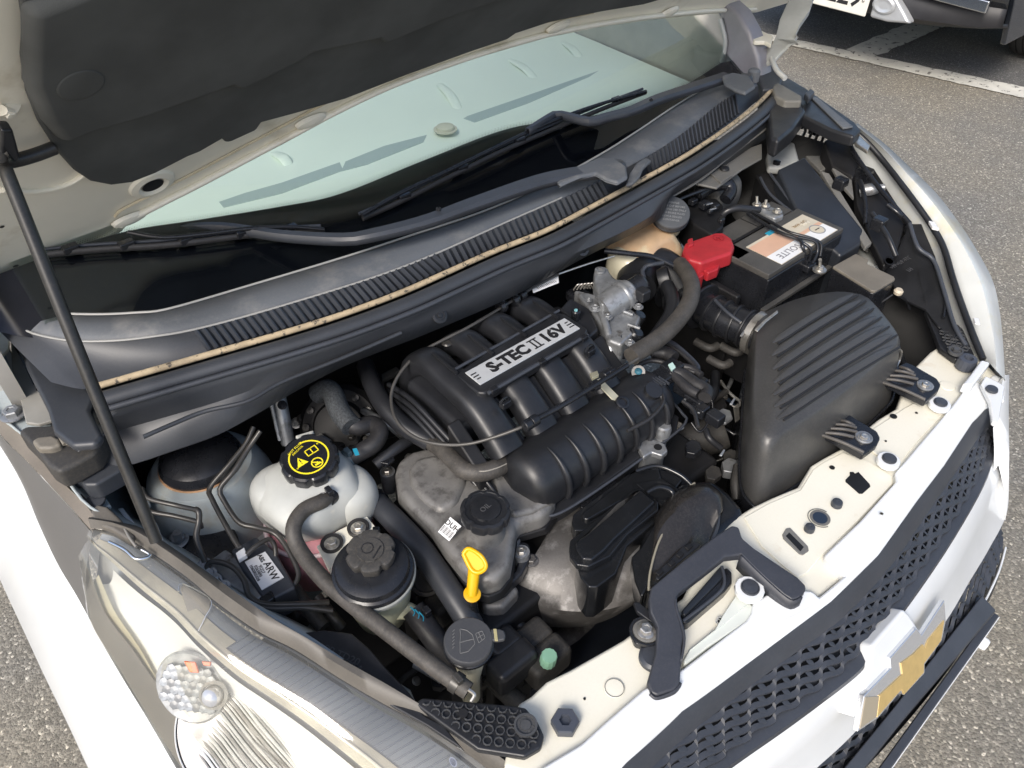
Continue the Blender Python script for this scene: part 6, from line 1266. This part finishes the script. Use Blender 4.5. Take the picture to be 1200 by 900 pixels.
# 10 hoses low in the bay
for i, (nm, lab, pts, r, m) in enumerate((
 ('hose', 'black hose rising from behind the yellow dipstick toward the engine side', [(545, 560, .87), (538, 590, .87), (534, 620, .868), (538, 650, .86), (548, 672, .85)], .0075, blks),
 ('hose', 'slim black hose curving past the blue tick on the gearbox arm', [(560, 690, .80), (585, 715, .78), (610, 735, .765), (632, 752, .75)], .0095, blk),
 ('hose', 'dusty hose below the green cap close to the cream cross-member', [(575, 790, .75), (590, 808, .74), (610, 825, .73)], .014, dusty),
 ('hose', 'pale metal tube low beside the lamp cover', [(486, 778, .80), (500, 786, .80), (518, 797, .80)], .0055, castb),
 ('hose', 'black tube running down beside the module toward the lamp cover', [(345, 690, .83), (360, 712, .82), (380, 735, .81)], .010, dusty),
 ('hose', 'second black tube close beside the reservoir heading to the lamp cover', [(372, 700, .82), (392, 725, .81), (400, 735, .80)], .008, pipe),
 ('hose', 'curved black pipe under the arching hose right of the throttle body', [(770, 398, .92), (790, 405, .92), (815, 428, .92), (812, 434, .92), (790, 428, .92), (772, 412, .92)], .006, slate),
 ('hose', 'thin black wire hanging in a loop left of the air filter box', [(828, 455, .87), (835, 475, .85), (830, 495, .83), (820, 506, .82), (810, 495, .83)], .0022, blks),
 ('hose', 'broad black hose rising behind the cable loop beside the manifold', [(428, 428, .93), (436, 450, .93), (450, 475, .93), (475, 500, .92), (505, 518, .91)], .0150, blk),
 ('hose', 'black hose crossing low from the tank hose to the valve cover', [(440, 545, .88), (465, 525, .89), (490, 510, .885), (515, 500, .88)], .009, blk))):
    hose(nm, lab, 'hose', pts, r, m)
# 11 wiring right of the plenum
wl = thing('wiring_harness', 'taped black wiring harness and plugs right of the manifold drum', 'wiring harness', G(800, 450, .88))
for pts, r in (([(745, 430), (760, 423), (775, 424), (785, 430)], .004), ([(786, 436), (800, 440), (815, 450), (828, 458), (826, 466)], .011), ([(764, 412), (780, 414), (790, 420)], .012), ([(792, 428), (810, 432), (822, 440)], .006), ([(770, 455), (778, 470), (762, 490), (735, 505)], .0032), ([(795, 425), (812, 436), (815, 430), (800, 415), (780, 402)], .0036), ([(800, 470), (812, 480), (818, 500)], .003), ([(790, 440), (806, 455), (818, 462)], .008)):
    tube('loom', [G(x, y, .935) for x, y in pts], r, rubber, wl, seg=12)
for x, y, s in ((800, 455, .02), (815, 470, .025), (805, 440, .016), (775, 470, .014), (820, 448, .018), (838, 490, .02), (700 + 120, 480, .02)): box('plug', G(x, y, .915), (s, s * 1.3, s), blks, wl, bevel=.003)
for x, y in ((802, 468), (820, 480), (858, 470), (780, 458), (846, 530), (870, 390)): prism('plug_tab', GG(((x - 3, y + 3), (x + 2, y - 4), (x + 4, y - 3), (x, y + 4)), .92), .003, castb, wl, bevel=.0008)
# extra detail inside the dark gap between manifold and air box
dg = thing('starter_solenoid', 'dark cylinder with a cable stud deep between the manifold and the air filter box', 'engine part', G(810, 520, .70))
lathe('solenoid_body', [(.03, -.05), (.034, -.045), (.034, .04), (.03, .05), (0, .05)], dusty, dg, frame(G(818, 515, .74), (.7, -.5, .3)), seg=28); hexbolt('stud_nut', G(795, 500, .79), .007, steel, dg)
for x, y in ((830, 420), (845, 405), (815, 400)): tube('cable_lug', [G(x, y, .83), G(x + 16, y + 8, .83), G(x + 26, y + 5, .83)], .008, dusty, dg, seg=12)
# blue connector tails left of the flange
bl = thing('injector_plug', 'small plug with pale blue wires deep left of the manifold', 'plug', G(500, 490, .88))
box('plug_body', G(505, 482, .895), (.03, .022, .02), blks, bl, bevel=.004)
for i in range(5): tube('blue_wire', [G(488 + i * 3, 488 + i, .895), G(493 + i * 3, 492 + i, .90), G(499 + i * 2, 496 + i, .895)], .0013, mat('wire_blue', (.16, .38, .46), .5), bl, seg=5)
for x, y in ((521, 486), (506, 508), (520, 497)): tube('pale_wire', [G(x - 3, y + 3, .90), G(x + 3, y - 3, .90)], .0014, castb, bl, seg=5)
# ------------------------------------------------------------------ strut tower
stw = thing('strut_tower', 'pale painted strut tower with a black rubber dome cap on top', 'strut tower', (-.66, .62, .75))
sc0 = G(236, 541, .905); lathe('tower_dome', [(.108, -.14), (.102, -.09), (.094, -.05), (.084, -.02), (.072, -.004), (.06, .0), (0, .001)], greyw, stw, frame(sc0, (0, 0, 1)), seg=56)
lathe('rust_ring', [(.062, .0008), (.0615, .0018), (.055, .002)], mat('rust_stain', (.42, .25, .14), .8, var=.2, vscale=80), stw, frame(sc0), seg=48)
lathe('dome_cap', [(.059, .0), (.060, .006), (.055, .018), (.042, .027), (.022, .031), (0, .032)], blks, stw, frame(sc0), seg=48)
pl_ = prism('tower_flange', [G(x, y, .86) for x, y in ((263, 585), (270, 565), (300, 530), (318, 540), (310, 560), (302, 585), (295, 592), (285, 590), (280, 600), (265, 592))], .008, greyw, stw, bevel=.003)
for x, y, r in ((286, 572, .0065), (302, 548, .0065), (273, 577, .003)): lathe('flange_hole', [(r, 0), (r, .0006), (0, .0007)], blkd, pl_, frame(G(x, y, .8605)), seg=20)
# inner panel below the tower (sloping pale sheet metal)
strip('tower_skirt', [[G(*q) for q in ((150, 560, .86), (200, 590, .83), (250, 610, .815), (300, 600, .82), (330, 590, .82))], [G(*q) for q in ((165, 610, .84), (215, 650, .815), (265, 680, .80), (320, 660, .79), (345, 640, .79))], [G(*q) for q in ((180, 650, .80), (240, 700, .78), (300, 735, .75), (350, 720, .72), (380, 690, .70))]], 24, greyw, stw, solid=.003)
mt = thing('brake_unit_mount', 'round black rubber mount with a zinc nut beside the strut tower', 'mount', G(225, 640, .83))
lathe('rubber_disc', [(.050, -.012), (.052, -.004), (.046, .002), (.02, .004), (0, .004)], blks, mt, frame(G(236, 645, .842), (-.1, -.2, .97)), seg=44)
hexbolt('mount_nut', G(209, 632, .85), .0105, castb, mt, n=(-.1, -.2, .97)); tube('mount_stud', [G(209, 632, .86), G(207, 624, .875)], .0058, castb, mt, seg=12)
# white rod-foot strips and clip
rf = thing('rod_foot', 'white metal tab holding the foot of the prop rod', 'bracket', G(180, 640, .87))
prism('foot_strip', [G(x, y, .885) for x, y in ((172, 612), (179, 608), (183, 612), (196, 644), (192, 646), (182, 636))], .004, paper, rf, bevel=.001)
prism('foot_strip', [G(x, y, .89) for x, y in ((138, 596), (144, 595), (160, 616), (163, 622), (158, 622))], .004, paper, rf, bevel=.001)
prism('foot_clip', [G(x, y, .90) for x, y in ((160, 578), (168, 575), (176, 590), (168, 596), (162, 590))], .008, greyw, rf, bevel=.002)
# near hinge and inner hinge panel at the left edge
hg = thing('hood_hinge', 'cream painted hood hinge at the left edge of the picture', 'hinge', (-.86, .86, .95))
prism('hinge_leaf', [G(x, y, 1.03) for x, y in ((-10, 345), (8, 350), (11, 356), (10, 408), (-2, 420), (-12, 418))], .006, creamh, hg, bevel=.002)
prism('hinge_plate', [G(x, y, .99) for x, y in ((-14, 395), (10, 406), (28, 440), (60, 490), (62, 505), (22, 505), (5, 492), (-14, 470))], .006, greyw, hg, bevel=.002)
tube('hinge_pin', [G(0, 424, 1.0), G(16, 446, .995), G(38, 482, .99)], .0042, chrome, hg, seg=10)
prism('hinge_tab', [G(x, y, 1.0) for x, y in ((6, 414), (12, 412), (18, 436), (15, 440))], .004, paper, hg, bevel=.001)
hexbolt('hinge_bolt', G(16, 486, .998), .012, castb, hg)
prism('wedge_panel', [G(x, y, 1.005) for x, y in ((12, 395), (20, 394), (35, 410), (50, 440), (62, 480), (63, 492), (45, 497), (30, 495), (24, 470), (14, 440))], .006, mat('grey_sealer', (.25, .245, .225), .6, var=.1, dust=TAN, dustamt=.4), hg, bevel=.002)
lathe('panel_hole', [(.0065, 0), (.0065, .0006), (0, .0007)], blkd, hg, frame(G(48, 455, 1.0055)), seg=20)
tube('panel_crease', [G(14, 400, 1.006), G(28, 425, 1.006), G(40, 450, 1.006)], .0014, blks, hg, seg=6)
# near end of the cowl: moulded drain covers
ce = thing('cowl_end_cover', 'dusty moulded black cover at the near end of the cowl beside the hinge', 'cover', (-.78, .72, .98))
prism('end_panel', [G(x, y, 1.06) for x, y in ((18, 392), (36, 390), (52, 395), (62, 403), (80, 430), (96, 450), (112, 462), (105, 480), (120, 510), (112, 520), (84, 522), (62, 505), (55, 480), (30, 430))], .014, cowld, ce, bevel=.006, seg=3)
tube('moulded_lip', [G(22, 388, 1.07), G(36, 391, 1.07), G(52, 395, 1.07), G(62, 403, 1.07), G(72, 420, 1.065), G(84, 440, 1.06)], .0028, slate, ce, seg=8)
cv2 = prism('drain_cover', [G(x, y, 1.02) for x, y in ((20, 505), (30, 498), (60, 497), (78, 480), (95, 470), (105, 466), (112, 480), (122, 500), (122, 515), (112, 530), (85, 545), (68, 553), (55, 545), (40, 525))], .035, dusty, ce, bevel=.010, seg=3)
tube('trough_rim', [G(62, 470, 1.04), G(76, 476, 1.04), G(92, 484, 1.04), G(98, 496, 1.035), (G(90, 505, 1.03)), G(86, 514, 1.025)], .004, mat('tan_plastic', (.16, .145, .12), .55, var=.15, dust=(.30, .26, .2), dustamt=.5), cv2, seg=10)
prism('funnel', [G(x, y, 1.045) for x, y in ((78, 470), (100, 463), (108, 475), (118, 498), (108, 508), (98, 508), (101, 490), (92, 478))], .02, mat('tan_plastic', (.16, .145, .12)), cv2, bevel=.005, seg=3)
prism('dusty_knob', [G(x, y, 1.03) for x, y in ((36, 516), (44, 511), (62, 509), (70, 514), (72, 520), (60, 525), (44, 525))], .018, mat('tan_plastic', (.16, .145, .12)), cv2, bevel=.006, seg=3)
for k_ in range(3): tube('ridge', [G(70 + k_ * 5, 511 + k_, 1.034), G(76 + k_ * 5, 521 + k_ * .5, 1.032)], .0026, mat('tan_plastic', (.16, .145, .12)), cv2, seg=8)
tube('cover_seam', [G(68, 550, 1.0), G(95, 527, 1.02), G(123, 508, 1.03)], .0022, slate, cv2, seg=8)
prism('end_lower', [G(x, y, .985) for x, y in ((60, 545), (82, 552), (120, 530), (150, 540), (140, 552), (112, 568), (98, 568), (88, 556), (70, 556))], .03, cowld, ce, bevel=.008, seg=3)
# cream panel fragments below it
fp_ = thing('inner_rail', 'small pale painted rail end between the cowl cover and the headlight', 'panel', G(110, 585, .93))
prism('rail_plate', [G(x, y, .945) for x, y in ((70, 552), (84, 548), (92, 568), (112, 566), (130, 592), (120, 596), (104, 588), (96, 590), (84, 570))], .008, greyw, fp_, bevel=.003)
lathe('rail_plug', [(.013, 0), (.013, .004), (0, .005)], cowld, fp_, frame(G(112, 589, .952)), seg=24)
prism('dusty_boss', [G(x, y, .958) for x, y in ((104, 598), (114, 590), (126, 593), (140, 606), (158, 628), (150, 632), (130, 620), (112, 614))], .02, mat('boss_grey', (.12, .11, .095), .5, var=.15, dust=(.26, .22, .17), dustamt=.5), fp_, bevel=.006, seg=3)
# far hinge and body corner
fh = thing('hood_hinge', 'grey painted curved hood hinge at the far side above the cowl end', 'hinge', (.80, .82, 1.05))
prism('hinge_arm', [G(x, y, z) for x, y, z in ((944, -12, 1.24), (958, -14, 1.24), (949, 12, 1.22), (938, 28, 1.20), (933, 40, 1.19), (935, 44, 1.18), (928, 48, 1.17), (918, 58, 1.15), (908, 70, 1.13), (896, 74, 1.12), (888, 68, 1.12), (884, 56, 1.13), (886, 48, 1.13), (896, 54, 1.14), (905, 52, 1.16), (910, 40, 1.18), (914, 22, 1.20), (924, 0, 1.22), (930, -8, 1.23))], .012, mat('hinge_grey', (.40, .41, .39), .4, var=.08, coat=.1), fh, bevel=.004, seg=3)
prism('hinge_top', [G(x, y, 1.17) for x, y in ((876, 36), (882, 30), (906, 42), (904, 52), (896, 48), (884, 48))], .010, creamh, fh, bevel=.003)
bc_ = thing('body_corner', 'silver-violet windshield corner panel where the far pillar meets the cowl', 'body panel', (.80, .80, 1.05))
prism('corner_panel', [GX(x, y, .79) for x, y in ((832, 6), (846, 26), (850, 48), (848, 64), (844, 80), (852, 86), (868, 98), (880, 106), (892, 96), (888, 66), (878, 38), (866, 16), (850, 2))], .05, mat('corner_silver', (.24, .235, .26), .35, var=.12, vscale=14, coat=.3), bc_, d=(1, 0, 0), bevel=.010, seg=4)
prism('corner_post', [G(x, y, 1.10) for x, y in ((886, 62), (905, 72), (918, 92), (915, 100), (903, 104), (893, 104), (888, 90))], .05, cowld, bc_, bevel=.006)
tube('door_edge', [G(904, 68, 1.13), G(910, 82, 1.125), G(920, 92, 1.12)], .006, mat('edge_white', (.55, .55, .52), .3), bc_, seg=8)
tube('corner_edge', [GX(844, 22, .785), GX(850, 46, .785), GX(848, 66, .785), GX(843, 80, .785)], .005, mat('edge_grey', (.40, .41, .40), .3), bc_, seg=8)
for x, y in ((884, 84),): lathe('corner_knob', [(.013, -.02), (.013, .002), (.009, .006), (0, .007)], cowlm, bc_, frame(G(x, y, 1.14)), seg=24)
# far cowl corner: bracket, drain, seal end
fc = thing('cowl_bracket', 'grey sheet metal bracket under the far half of the cowl seal', 'bracket', (.5, .6, 1.0))
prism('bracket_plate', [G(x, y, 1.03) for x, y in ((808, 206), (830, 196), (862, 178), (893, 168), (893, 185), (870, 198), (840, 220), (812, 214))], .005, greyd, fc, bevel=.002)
prism('bracket_step', [G(x, y, 1.034) for x, y in ((829, 200), (848, 190), (858, 205), (845, 214))], .005, greyd, fc, bevel=.0015)
lathe('bracket_clip', [(.010, 0), (.009, .003), (.004, .005), (0, .005)], blk, fc, frame(G(849, 198, 1.036)), seg=20)
prism('seal_end_block', [G(x, y, 1.085) for x, y in ((893, 108), (908, 97), (940, 118), (945, 130), (930, 150), (912, 165), (903, 160), (900, 130))], .04, blk, fc, bevel=.008, seg=3)
prism('seal_end_cap', [G(x, y, 1.10) for x, y in ((904, 99), (912, 96), (940, 112), (940, 118), (920, 118), (908, 112))], .02, mat('tan_grey', (.15, .145, .13), .6, var=.15), fc, bevel=.005, seg=3)
iw = thing('firewall_panel', 'dusty grey sheet metal wall below the far half of the cowl', 'body panel', (.5, .66, .9))
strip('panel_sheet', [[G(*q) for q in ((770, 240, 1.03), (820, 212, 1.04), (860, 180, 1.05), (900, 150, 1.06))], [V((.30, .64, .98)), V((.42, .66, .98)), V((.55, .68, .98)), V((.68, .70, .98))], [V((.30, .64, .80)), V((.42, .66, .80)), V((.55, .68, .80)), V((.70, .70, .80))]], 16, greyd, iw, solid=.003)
blob('pressed_pocket', V((.52, .60, .955)), .05, .05, -.05, .04, greyd, iw)
prism('pale_gusset', [G(x, y, .99) for x, y in ((902, 170), (912, 150), (918, 148), (930, 158), (934, 175), (938, 188), (918, 196), (900, 195), (898, 182))], .02, mat('gusset', (.33, .34, .33), .45, var=.12, dust=TAN, dustamt=.3), iw, bevel=.008, seg=3)
random.seed(3)
cg = thing('clutch_actuator', 'jumble of black clips and wiring between the brake cap and the battery', 'wiring', G(830, 240, .95))
prism('carrier', [G(x, y, .985) for x, y in ((800, 245), (815, 230), (840, 232), (848, 240), (848, 265), (835, 275), (812, 262))], .07, blkd, cg, bevel=.005)
for x, y, s in ((812, 236, .018), (825, 240, .02), (838, 242, .016), (832, 248, .012), (820, 228, .016), (845, 258, .014)): box('clip_block', G(x, y, 1.0), (s, s * .8, s * .7), blks, cg, bevel=.003)
tube('big_lead', [G(818, 228, 1.0), G(835, 218, 1.01), G(852, 216, 1.01), G(856, 224, 1.0), G(850, 234, .99)], .013, blks, cg, seg=14)
tube('thin_lead', [G(795, 234, 1.02), G(815, 226, 1.02), G(840, 218, 1.02)], .003, blks, cg, seg=6)
for x, y in ((828, 240), (832, 246)): tube('bright_lug', [G(x, y, 1.012), G(x + 7, y - 2, 1.012)], .0018, castb, cg, seg=6)
bks = thing('battery_shield', 'black plastic wall between the brake reservoir and the battery tray', 'cover', (.28, .42, .8))
prism('shield_wall', [V((x, y, .93)) for x, y in ((.262, .34), (.275, .34), (.285, .58), (.262, .58))], .25, blkd, bks, bevel=.004)
box('shield_floor', (.43, .26, .78), (.34, .06, .10), blkd, bks, bevel=.006)
# far fender liner, with its rail, ducts and socket
fl_ = thing('fender_liner', 'black moulded liner along the far fender with slots and raised lettering', 'liner', (.72, .3, .85))
prism('liner_sheet', [G(*q) for q in ((1000, 170, 1.0), (1012, 178, 1.0), (1066, 262, .955), (1080, 262, .955), (1096, 300, .93), (1110, 345, .91), (1120, 390, .89), (1118, 400, .88), (1095, 375, .89), (1085, 362, .89), (1055, 348, .88), (1040, 320, .88), (1030, 310, .88), (1062, 272, .93), (1040, 262, .93))], .006, blk, fl_, bevel=.002)
tube('liner_rail', [G(994, 160, 1.04), G(1000, 178, 1.03), G(1030, 220, 1.0), G(1066, 262, .97)], .005, blks, fl_, seg=8)
tube('liner_rail', [G(1066, 262, .975), G(1076, 290, .955), G(1094, 305, .94), G(1106, 340, .92), G(1118, 380, .90), (G(1132, 405, .885))], .004, slate, fl_, seg=8)
tube('liner_swage', [G(1083, 290, .935), G(1100, 320, .925), G(1108, 350, .91), (G(1106, 372, .90))], .003, blks, fl_, seg=8)
for x, y in ((1063, 290), (1042, 306)): lathe('slot', [(.012, 0), (.012, .001), (.009, .001), (.009, 0), (0, 0)], blkd, fl_, frame(G(x, y, .918), (0, 0, 1), (1, .6, 0)), seg=24, sx=1.3, sy=.8)
for i, (x, y) in enumerate(((1058, 306), (1072, 300), (1066, 316))): text('raised_text', ('>PP+E/P-TD25<', 'UPPER', 'LH')[i], .012, frame(G(x, y, .919), (0, 0, 1), G(x + 20, y - 12, .919) - G(x, y, .919)), mat('moulding_grey', (.06, .06, .063), .6), fl_)
sb = thing('fender_socket', 'grey bulb socket sticking out of the dark fender cavity', 'socket', (.74, .38, .95))
lathe('socket_body', [(.012, -.02), (.013, 0), (.011, .012), (.007, .02), (.007, .028), (0, .028)], castb, sb, frame(G(1020, 222, .98), (.4, -.7, .3)), seg=20)
gs = thing('gusset', 'dusty grey angled gusset between the relay housing and the far fender', 'body panel', (.72, .5, .9))
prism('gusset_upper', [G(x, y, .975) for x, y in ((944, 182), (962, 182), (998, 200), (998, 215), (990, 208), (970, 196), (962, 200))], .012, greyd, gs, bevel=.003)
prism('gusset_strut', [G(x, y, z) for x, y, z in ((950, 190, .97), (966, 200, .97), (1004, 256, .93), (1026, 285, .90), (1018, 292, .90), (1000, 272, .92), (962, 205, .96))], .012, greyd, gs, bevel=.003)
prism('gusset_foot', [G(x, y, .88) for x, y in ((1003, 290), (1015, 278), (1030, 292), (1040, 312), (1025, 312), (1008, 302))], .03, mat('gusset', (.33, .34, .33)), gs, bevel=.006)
prism('upper_block', [G(*q) for q in ((965, 165, 1.02), (985, 152, 1.03), (1000, 165, 1.02), (1010, 190, 1.0), (1000, 208, .99), (975, 196, .99))], .04, blkd, gs, bevel=.005)
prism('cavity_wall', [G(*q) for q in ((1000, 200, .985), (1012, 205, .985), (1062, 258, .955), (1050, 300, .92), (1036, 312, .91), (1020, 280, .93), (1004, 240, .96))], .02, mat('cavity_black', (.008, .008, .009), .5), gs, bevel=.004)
for (a_, b_, m_) in (((1008, 212), (1014, 262), blks), ((1022, 250), (1050, 300), blk), ((1040, 240), (1062, 262), blks)): tube('cavity_strut', [G(*a_, .99), G((a_[0] + b_[0]) / 2 + 3, (a_[1] + b_[1]) / 2, .98), G(*b_, .955)], .005, m_, gs, seg=8)
prism('cavity_plate', [G(*q) for q in ((962, 200, .985), (972, 203, .985), (1022, 284, .945), (1014, 290, .94))], .01, greyd, gs, bevel=.002)
prism('cavity_plate', [G(*q) for q in ((975, 196, .99), (998, 206, .985), (1001, 232, .975), (985, 214, .985))], .008, greyd, gs, bevel=.002)
for x_, y_, s_ in ((1012, 205, .03), (985, 215, .025), (1030, 262, .025), (958, 150, .03), (940, 145, .02)): box('cavity_block', G(x_, y_, .985), (s_, s_, s_), blks, gs, bevel=.004)
for i in range(4): tube('cavity_rib', [G(1028 + i * 2, 252 + i * 8, .92), G(1052 + i, 262 + i * 8, .92)], .003, blks, gs, seg=6)
for i in range(6): tube('cavity_wire', [G(940 + i * 6, 140 + i * 3, 1.02), G(944 + i * 7, 152 + i * 2, 1.0), G(938 + i * 8, 165 + i, .98)], .0035, random.choice([blks, blk, pipe]), gs, seg=6)
# ------------------------------------------------------------------ front intake: gloss resonator, snorkel, bracket
rs = thing('intake_resonator', 'glossy black twin-lobed intake duct in front of the engine', 'air duct', G(740, 640, .78))
def gl(name, pts, z, h, **k): return prism(name, [G(*q) if len(q) == 3 else G(q[0], q[1], z) for q in pts], h, gloss, rs, bevel=k.pop('bevel', .004) * .6, seg=3, **k)
gl('rear_lobe_rim', ((670, 612), (672, 602), (735, 556), (760, 548), (785, 552), (800, 562), (790, 575), (755, 572), (720, 600), (684, 622), (673, 622)), .862, .05)
gl('rear_lobe', ((681, 602, .868), (742, 553, .868), (772, 548, .868), (776, 560, .868), (690, 609, .868), (684, 608, .868)), .868, .012, bevel=.0055)
gl('front_lobe_rim', ((667, 642), (668, 633), (741, 574), (750, 571), (772, 588), (772, 598), (736, 626), (715, 652), (690, 664), (676, 662), (668, 652)), .878, .012)
fl3 = gl('front_lobe', ((674, 636), (745, 575), (751, 574), (768, 588), (720, 632), (708, 645), (694, 656), (683, 655), (675, 643)), .887, .012, bevel=.005)
gl('front_lobe_side', ((675, 658), (690, 664), (716, 652), (735, 628), (770, 600), (768, 612), (735, 640), (722, 672), (700, 688), (690, 688), (680, 676)), .865, .075)
prism('dusty_facet', [G(x, y, .8885) for x, y in ((679, 633), (744, 576), (750, 575), (724, 590), (690, 625))], .0012, dusty, fl3)
gl('neck', ((745, 566), (775, 560), (795, 572), (800, 590), (785, 600), (772, 590)), .872, .05)
tube('gloss_ring', [G(758, 577, .884), G(772, 571, .886), G(786, 575, .882), G(790, 585, .876), (G(784, 592, .870))], .004, gloss, rs, seg=10)
tube('gloss_curve', [G(745, 552, .885), G(770, 546, .888), G(796, 556, .884), G(810, 568, .878)], .0035, gloss, rs, seg=10)
sn = thing('intake_snorkel', 'satin black intake snorkel curving forward to the cream cross-member', 'air duct', G(800, 640, .78))
ua = [(768, 600, .872), (790, 575, .885), (815, 563, .888), (838, 566, .885), (848, 580, .878), (848, 600, .868)]
ub = [(760, 690, .862), (762, 660, .868), (778, 632, .880), (805, 612, .885), (828, 605, .878), (836, 622, .868)]
uc = [(764, 700, .860), (772, 680, .868), (790, 662, .876), (806, 646, .880), (818, 640, .874), (828, 640, .866)]
snr = [resample([G(*q) for q in c], 22) for c in (ua, ub, uc)]
strip('snorkel_shell', [[p + V((-.004, .01, -.06)) for p in snr[0]], snr[0], [a.lerp(b, .3) + V((0, 0, .016)) for a, b in zip(snr[0], snr[1])], [a.lerp(b, .7) + V((0, 0, .018)) for a, b in zip(snr[0], snr[1])], snr[1], snr[2], [p + V((.0, -.01, -.05)) for p in snr[2]]], 22, mat('snorkel_plastic', (.018, .0165, .0155), .24, var=.2, dust=(.13, .115, .10), dustamt=.4), sn, smooth=False, angle=60, sub=1, solid=.003)
tube('edge_highlight_line', [G(814, 566, .893), G(798, 578, .893), (G(786, 597, .890)), G(781, 615, .888), G(770, 640, .884), G(762, 670, .878), G(760, 692, .870)], .0016, mat('edge_highlight', (.24, .22, .17), .5), sn, seg=6)  # beige colour paints a highlight along the duct edge
prism('slotted_rail', [G(x, y, .890) for x, y in ((768, 677), (770, 670), (800, 640), (814, 634), (822, 638), (800, 656), (772, 680))], .01, blk, sn, bevel=.002)
for x, y in ((773, 671), (787, 660), (797, 650), (807, 641)): box('rail_slot', G(x, y, .8915), (.010, .007, .003), blkd, sn, bevel=.001)
prism('duct_trunk', [G(*q) for q in ((742, 664, .852), (756, 618, .858), (776, 582, .862), (800, 562, .866), (836, 560, .866), (856, 576, .862), (874, 598, .856), (868, 610, .856), (826, 640, .858), (790, 664, .858), (760, 696, .852))], .07, gloss, sn, bevel=.012, seg=4)
prism('side_flange', [G(x, y, z) for x, y, z in ((740, 652, .862), (752, 640, .868), (770, 608, .874), (776, 600, .876), (770, 640, .872), (758, 690, .862), (752, 700, .858), (744, 680, .858))], .03, gloss, sn, bevel=.003)
tube('duct_pleat', [G(838, 600, .87), G(836, 615, .868), G(830, 630, .862)], .003, slate, sn, seg=8); tube('duct_pleat', [G(842, 602, .868), G(840, 618, .866), G(833, 634, .860)], .003, slate, sn, seg=8)
# forked black bracket lying over the cross-member
fk = thing('duct_bracket', 'forked dark grey plastic bracket bolted over the front cross-member', 'bracket', G(780, 740, .86))
fm_ = mat('fork_plastic', (.030, .033, .042), .46, var=.1, dust=(.13, .12, .115), dustamt=.35, bump=.1, bscale=900, bumpd=.0003)
fo_ = [(763, 688, .905), (800, 657, .91), (840, 626, .912), (858, 615, .912), (866, 617, .91), (870, 630, .905), (884, 642, .90), (935, 676, .893), (944, 685, .89), (945, 690, .89), (938, 700, .888), (928, 703, .887), (918, 697, .888), (902, 683, .892), (886, 668, .897), (868, 650, .902), (850, 652, .902), (825, 672, .90), (795, 695, .898), (792, 706, .896), (797, 725, .892), (802, 745, .888), (799, 758, .885), (797, 800, .876), (790, 808, .874), (770, 815, .872), (763, 812, .872), (758, 800, .874), (768, 765, .882), (770, 735, .888), (762, 718, .893), (760, 702, .898)]
fkb = prism('fork_body', [G(*q) for q in fo_], .014, fm_, fk, bevel=.004, seg=3)
def wall(pts, h): 
    P = resample([G(*q) for q in pts], 24); return strip('fork_wall', [P, [p + V((0, 0, -h)) for p in P]], 24, fm_, fkb, solid=.003, smooth=False)
wall([(762, 812, .872), (770, 817, .870), (790, 809, .872), (798, 800, .873)], .016)
wall([(868, 650, .902), (886, 668, .897), (902, 683, .892), (918, 697, .888), (930, 704, .886), (940, 699, .888)], .03)
wall([(792, 698, .897), (793, 712, .895), (802, 745, .888), (798, 775, .88)], .02)
prism('fork_foot', [G(x, y, .878) for x, y in ((742, 705), (748, 705), (770, 722), (772, 732), (762, 728), (746, 716))], .008, blk, fk, bevel=.002)
mtb = prism('bolt_seat', [G(x, y, .870) for x, y in ((738, 738), (745, 728), (762, 726), (772, 736), (770, 752), (756, 758), (744, 754))], .012, blks, fk, bevel=.003)
lathe('bolt_washer', [(.017, 0), (.017, .003), (.013, .005), (0, .005)], greyd, mtb, frame(G(757, 740, .8705)), seg=28); hexbolt('bracket_bolt', G(757, 739, .876), .0085, steel, mtb)
tube('seat_ring', [G(757, 740, .874) + V((.019 * cos(a), .019 * sin(a), 0)) for a in [2 * pi * i / 24 for i in range(25)]], .0022, blks, mtb, seg=6)
lathe('black_grommet', [(.019, 0), (.019, .006), (.015, .009), (0, .009)], slate, fk, frame(G(766, 772, .858)), seg=30)
# black inner duct behind the fork window
dx = thing('inlet_mouth', 'dark oval inlet mouth seen through the forked bracket', 'air duct', G(830, 700, .82))
im = [(797, 722), (800, 715), (845, 668), (852, 664), (858, 670), (858, 682), (850, 692), (806, 730), (800, 730)]
prism('mouth_frame', GG(im, .872), .03, blks, dx, bevel=.004, seg=3)
prism('mouth_lip', GG(((798, 716), (843, 664), (846, 662), (850, 668), (848, 676), (802, 722)), .878), .012, mat('mouth_blue', (.018, .021, .027), .3), dx, bevel=.003)
tube('mouth_line', GG(((800, 728), (830, 705), (846, 690), (849, 678), (846, 664)), .880), .0022, slate, dx, seg=8)
# dark blue-grey cavity panel (fan shroud side) in front
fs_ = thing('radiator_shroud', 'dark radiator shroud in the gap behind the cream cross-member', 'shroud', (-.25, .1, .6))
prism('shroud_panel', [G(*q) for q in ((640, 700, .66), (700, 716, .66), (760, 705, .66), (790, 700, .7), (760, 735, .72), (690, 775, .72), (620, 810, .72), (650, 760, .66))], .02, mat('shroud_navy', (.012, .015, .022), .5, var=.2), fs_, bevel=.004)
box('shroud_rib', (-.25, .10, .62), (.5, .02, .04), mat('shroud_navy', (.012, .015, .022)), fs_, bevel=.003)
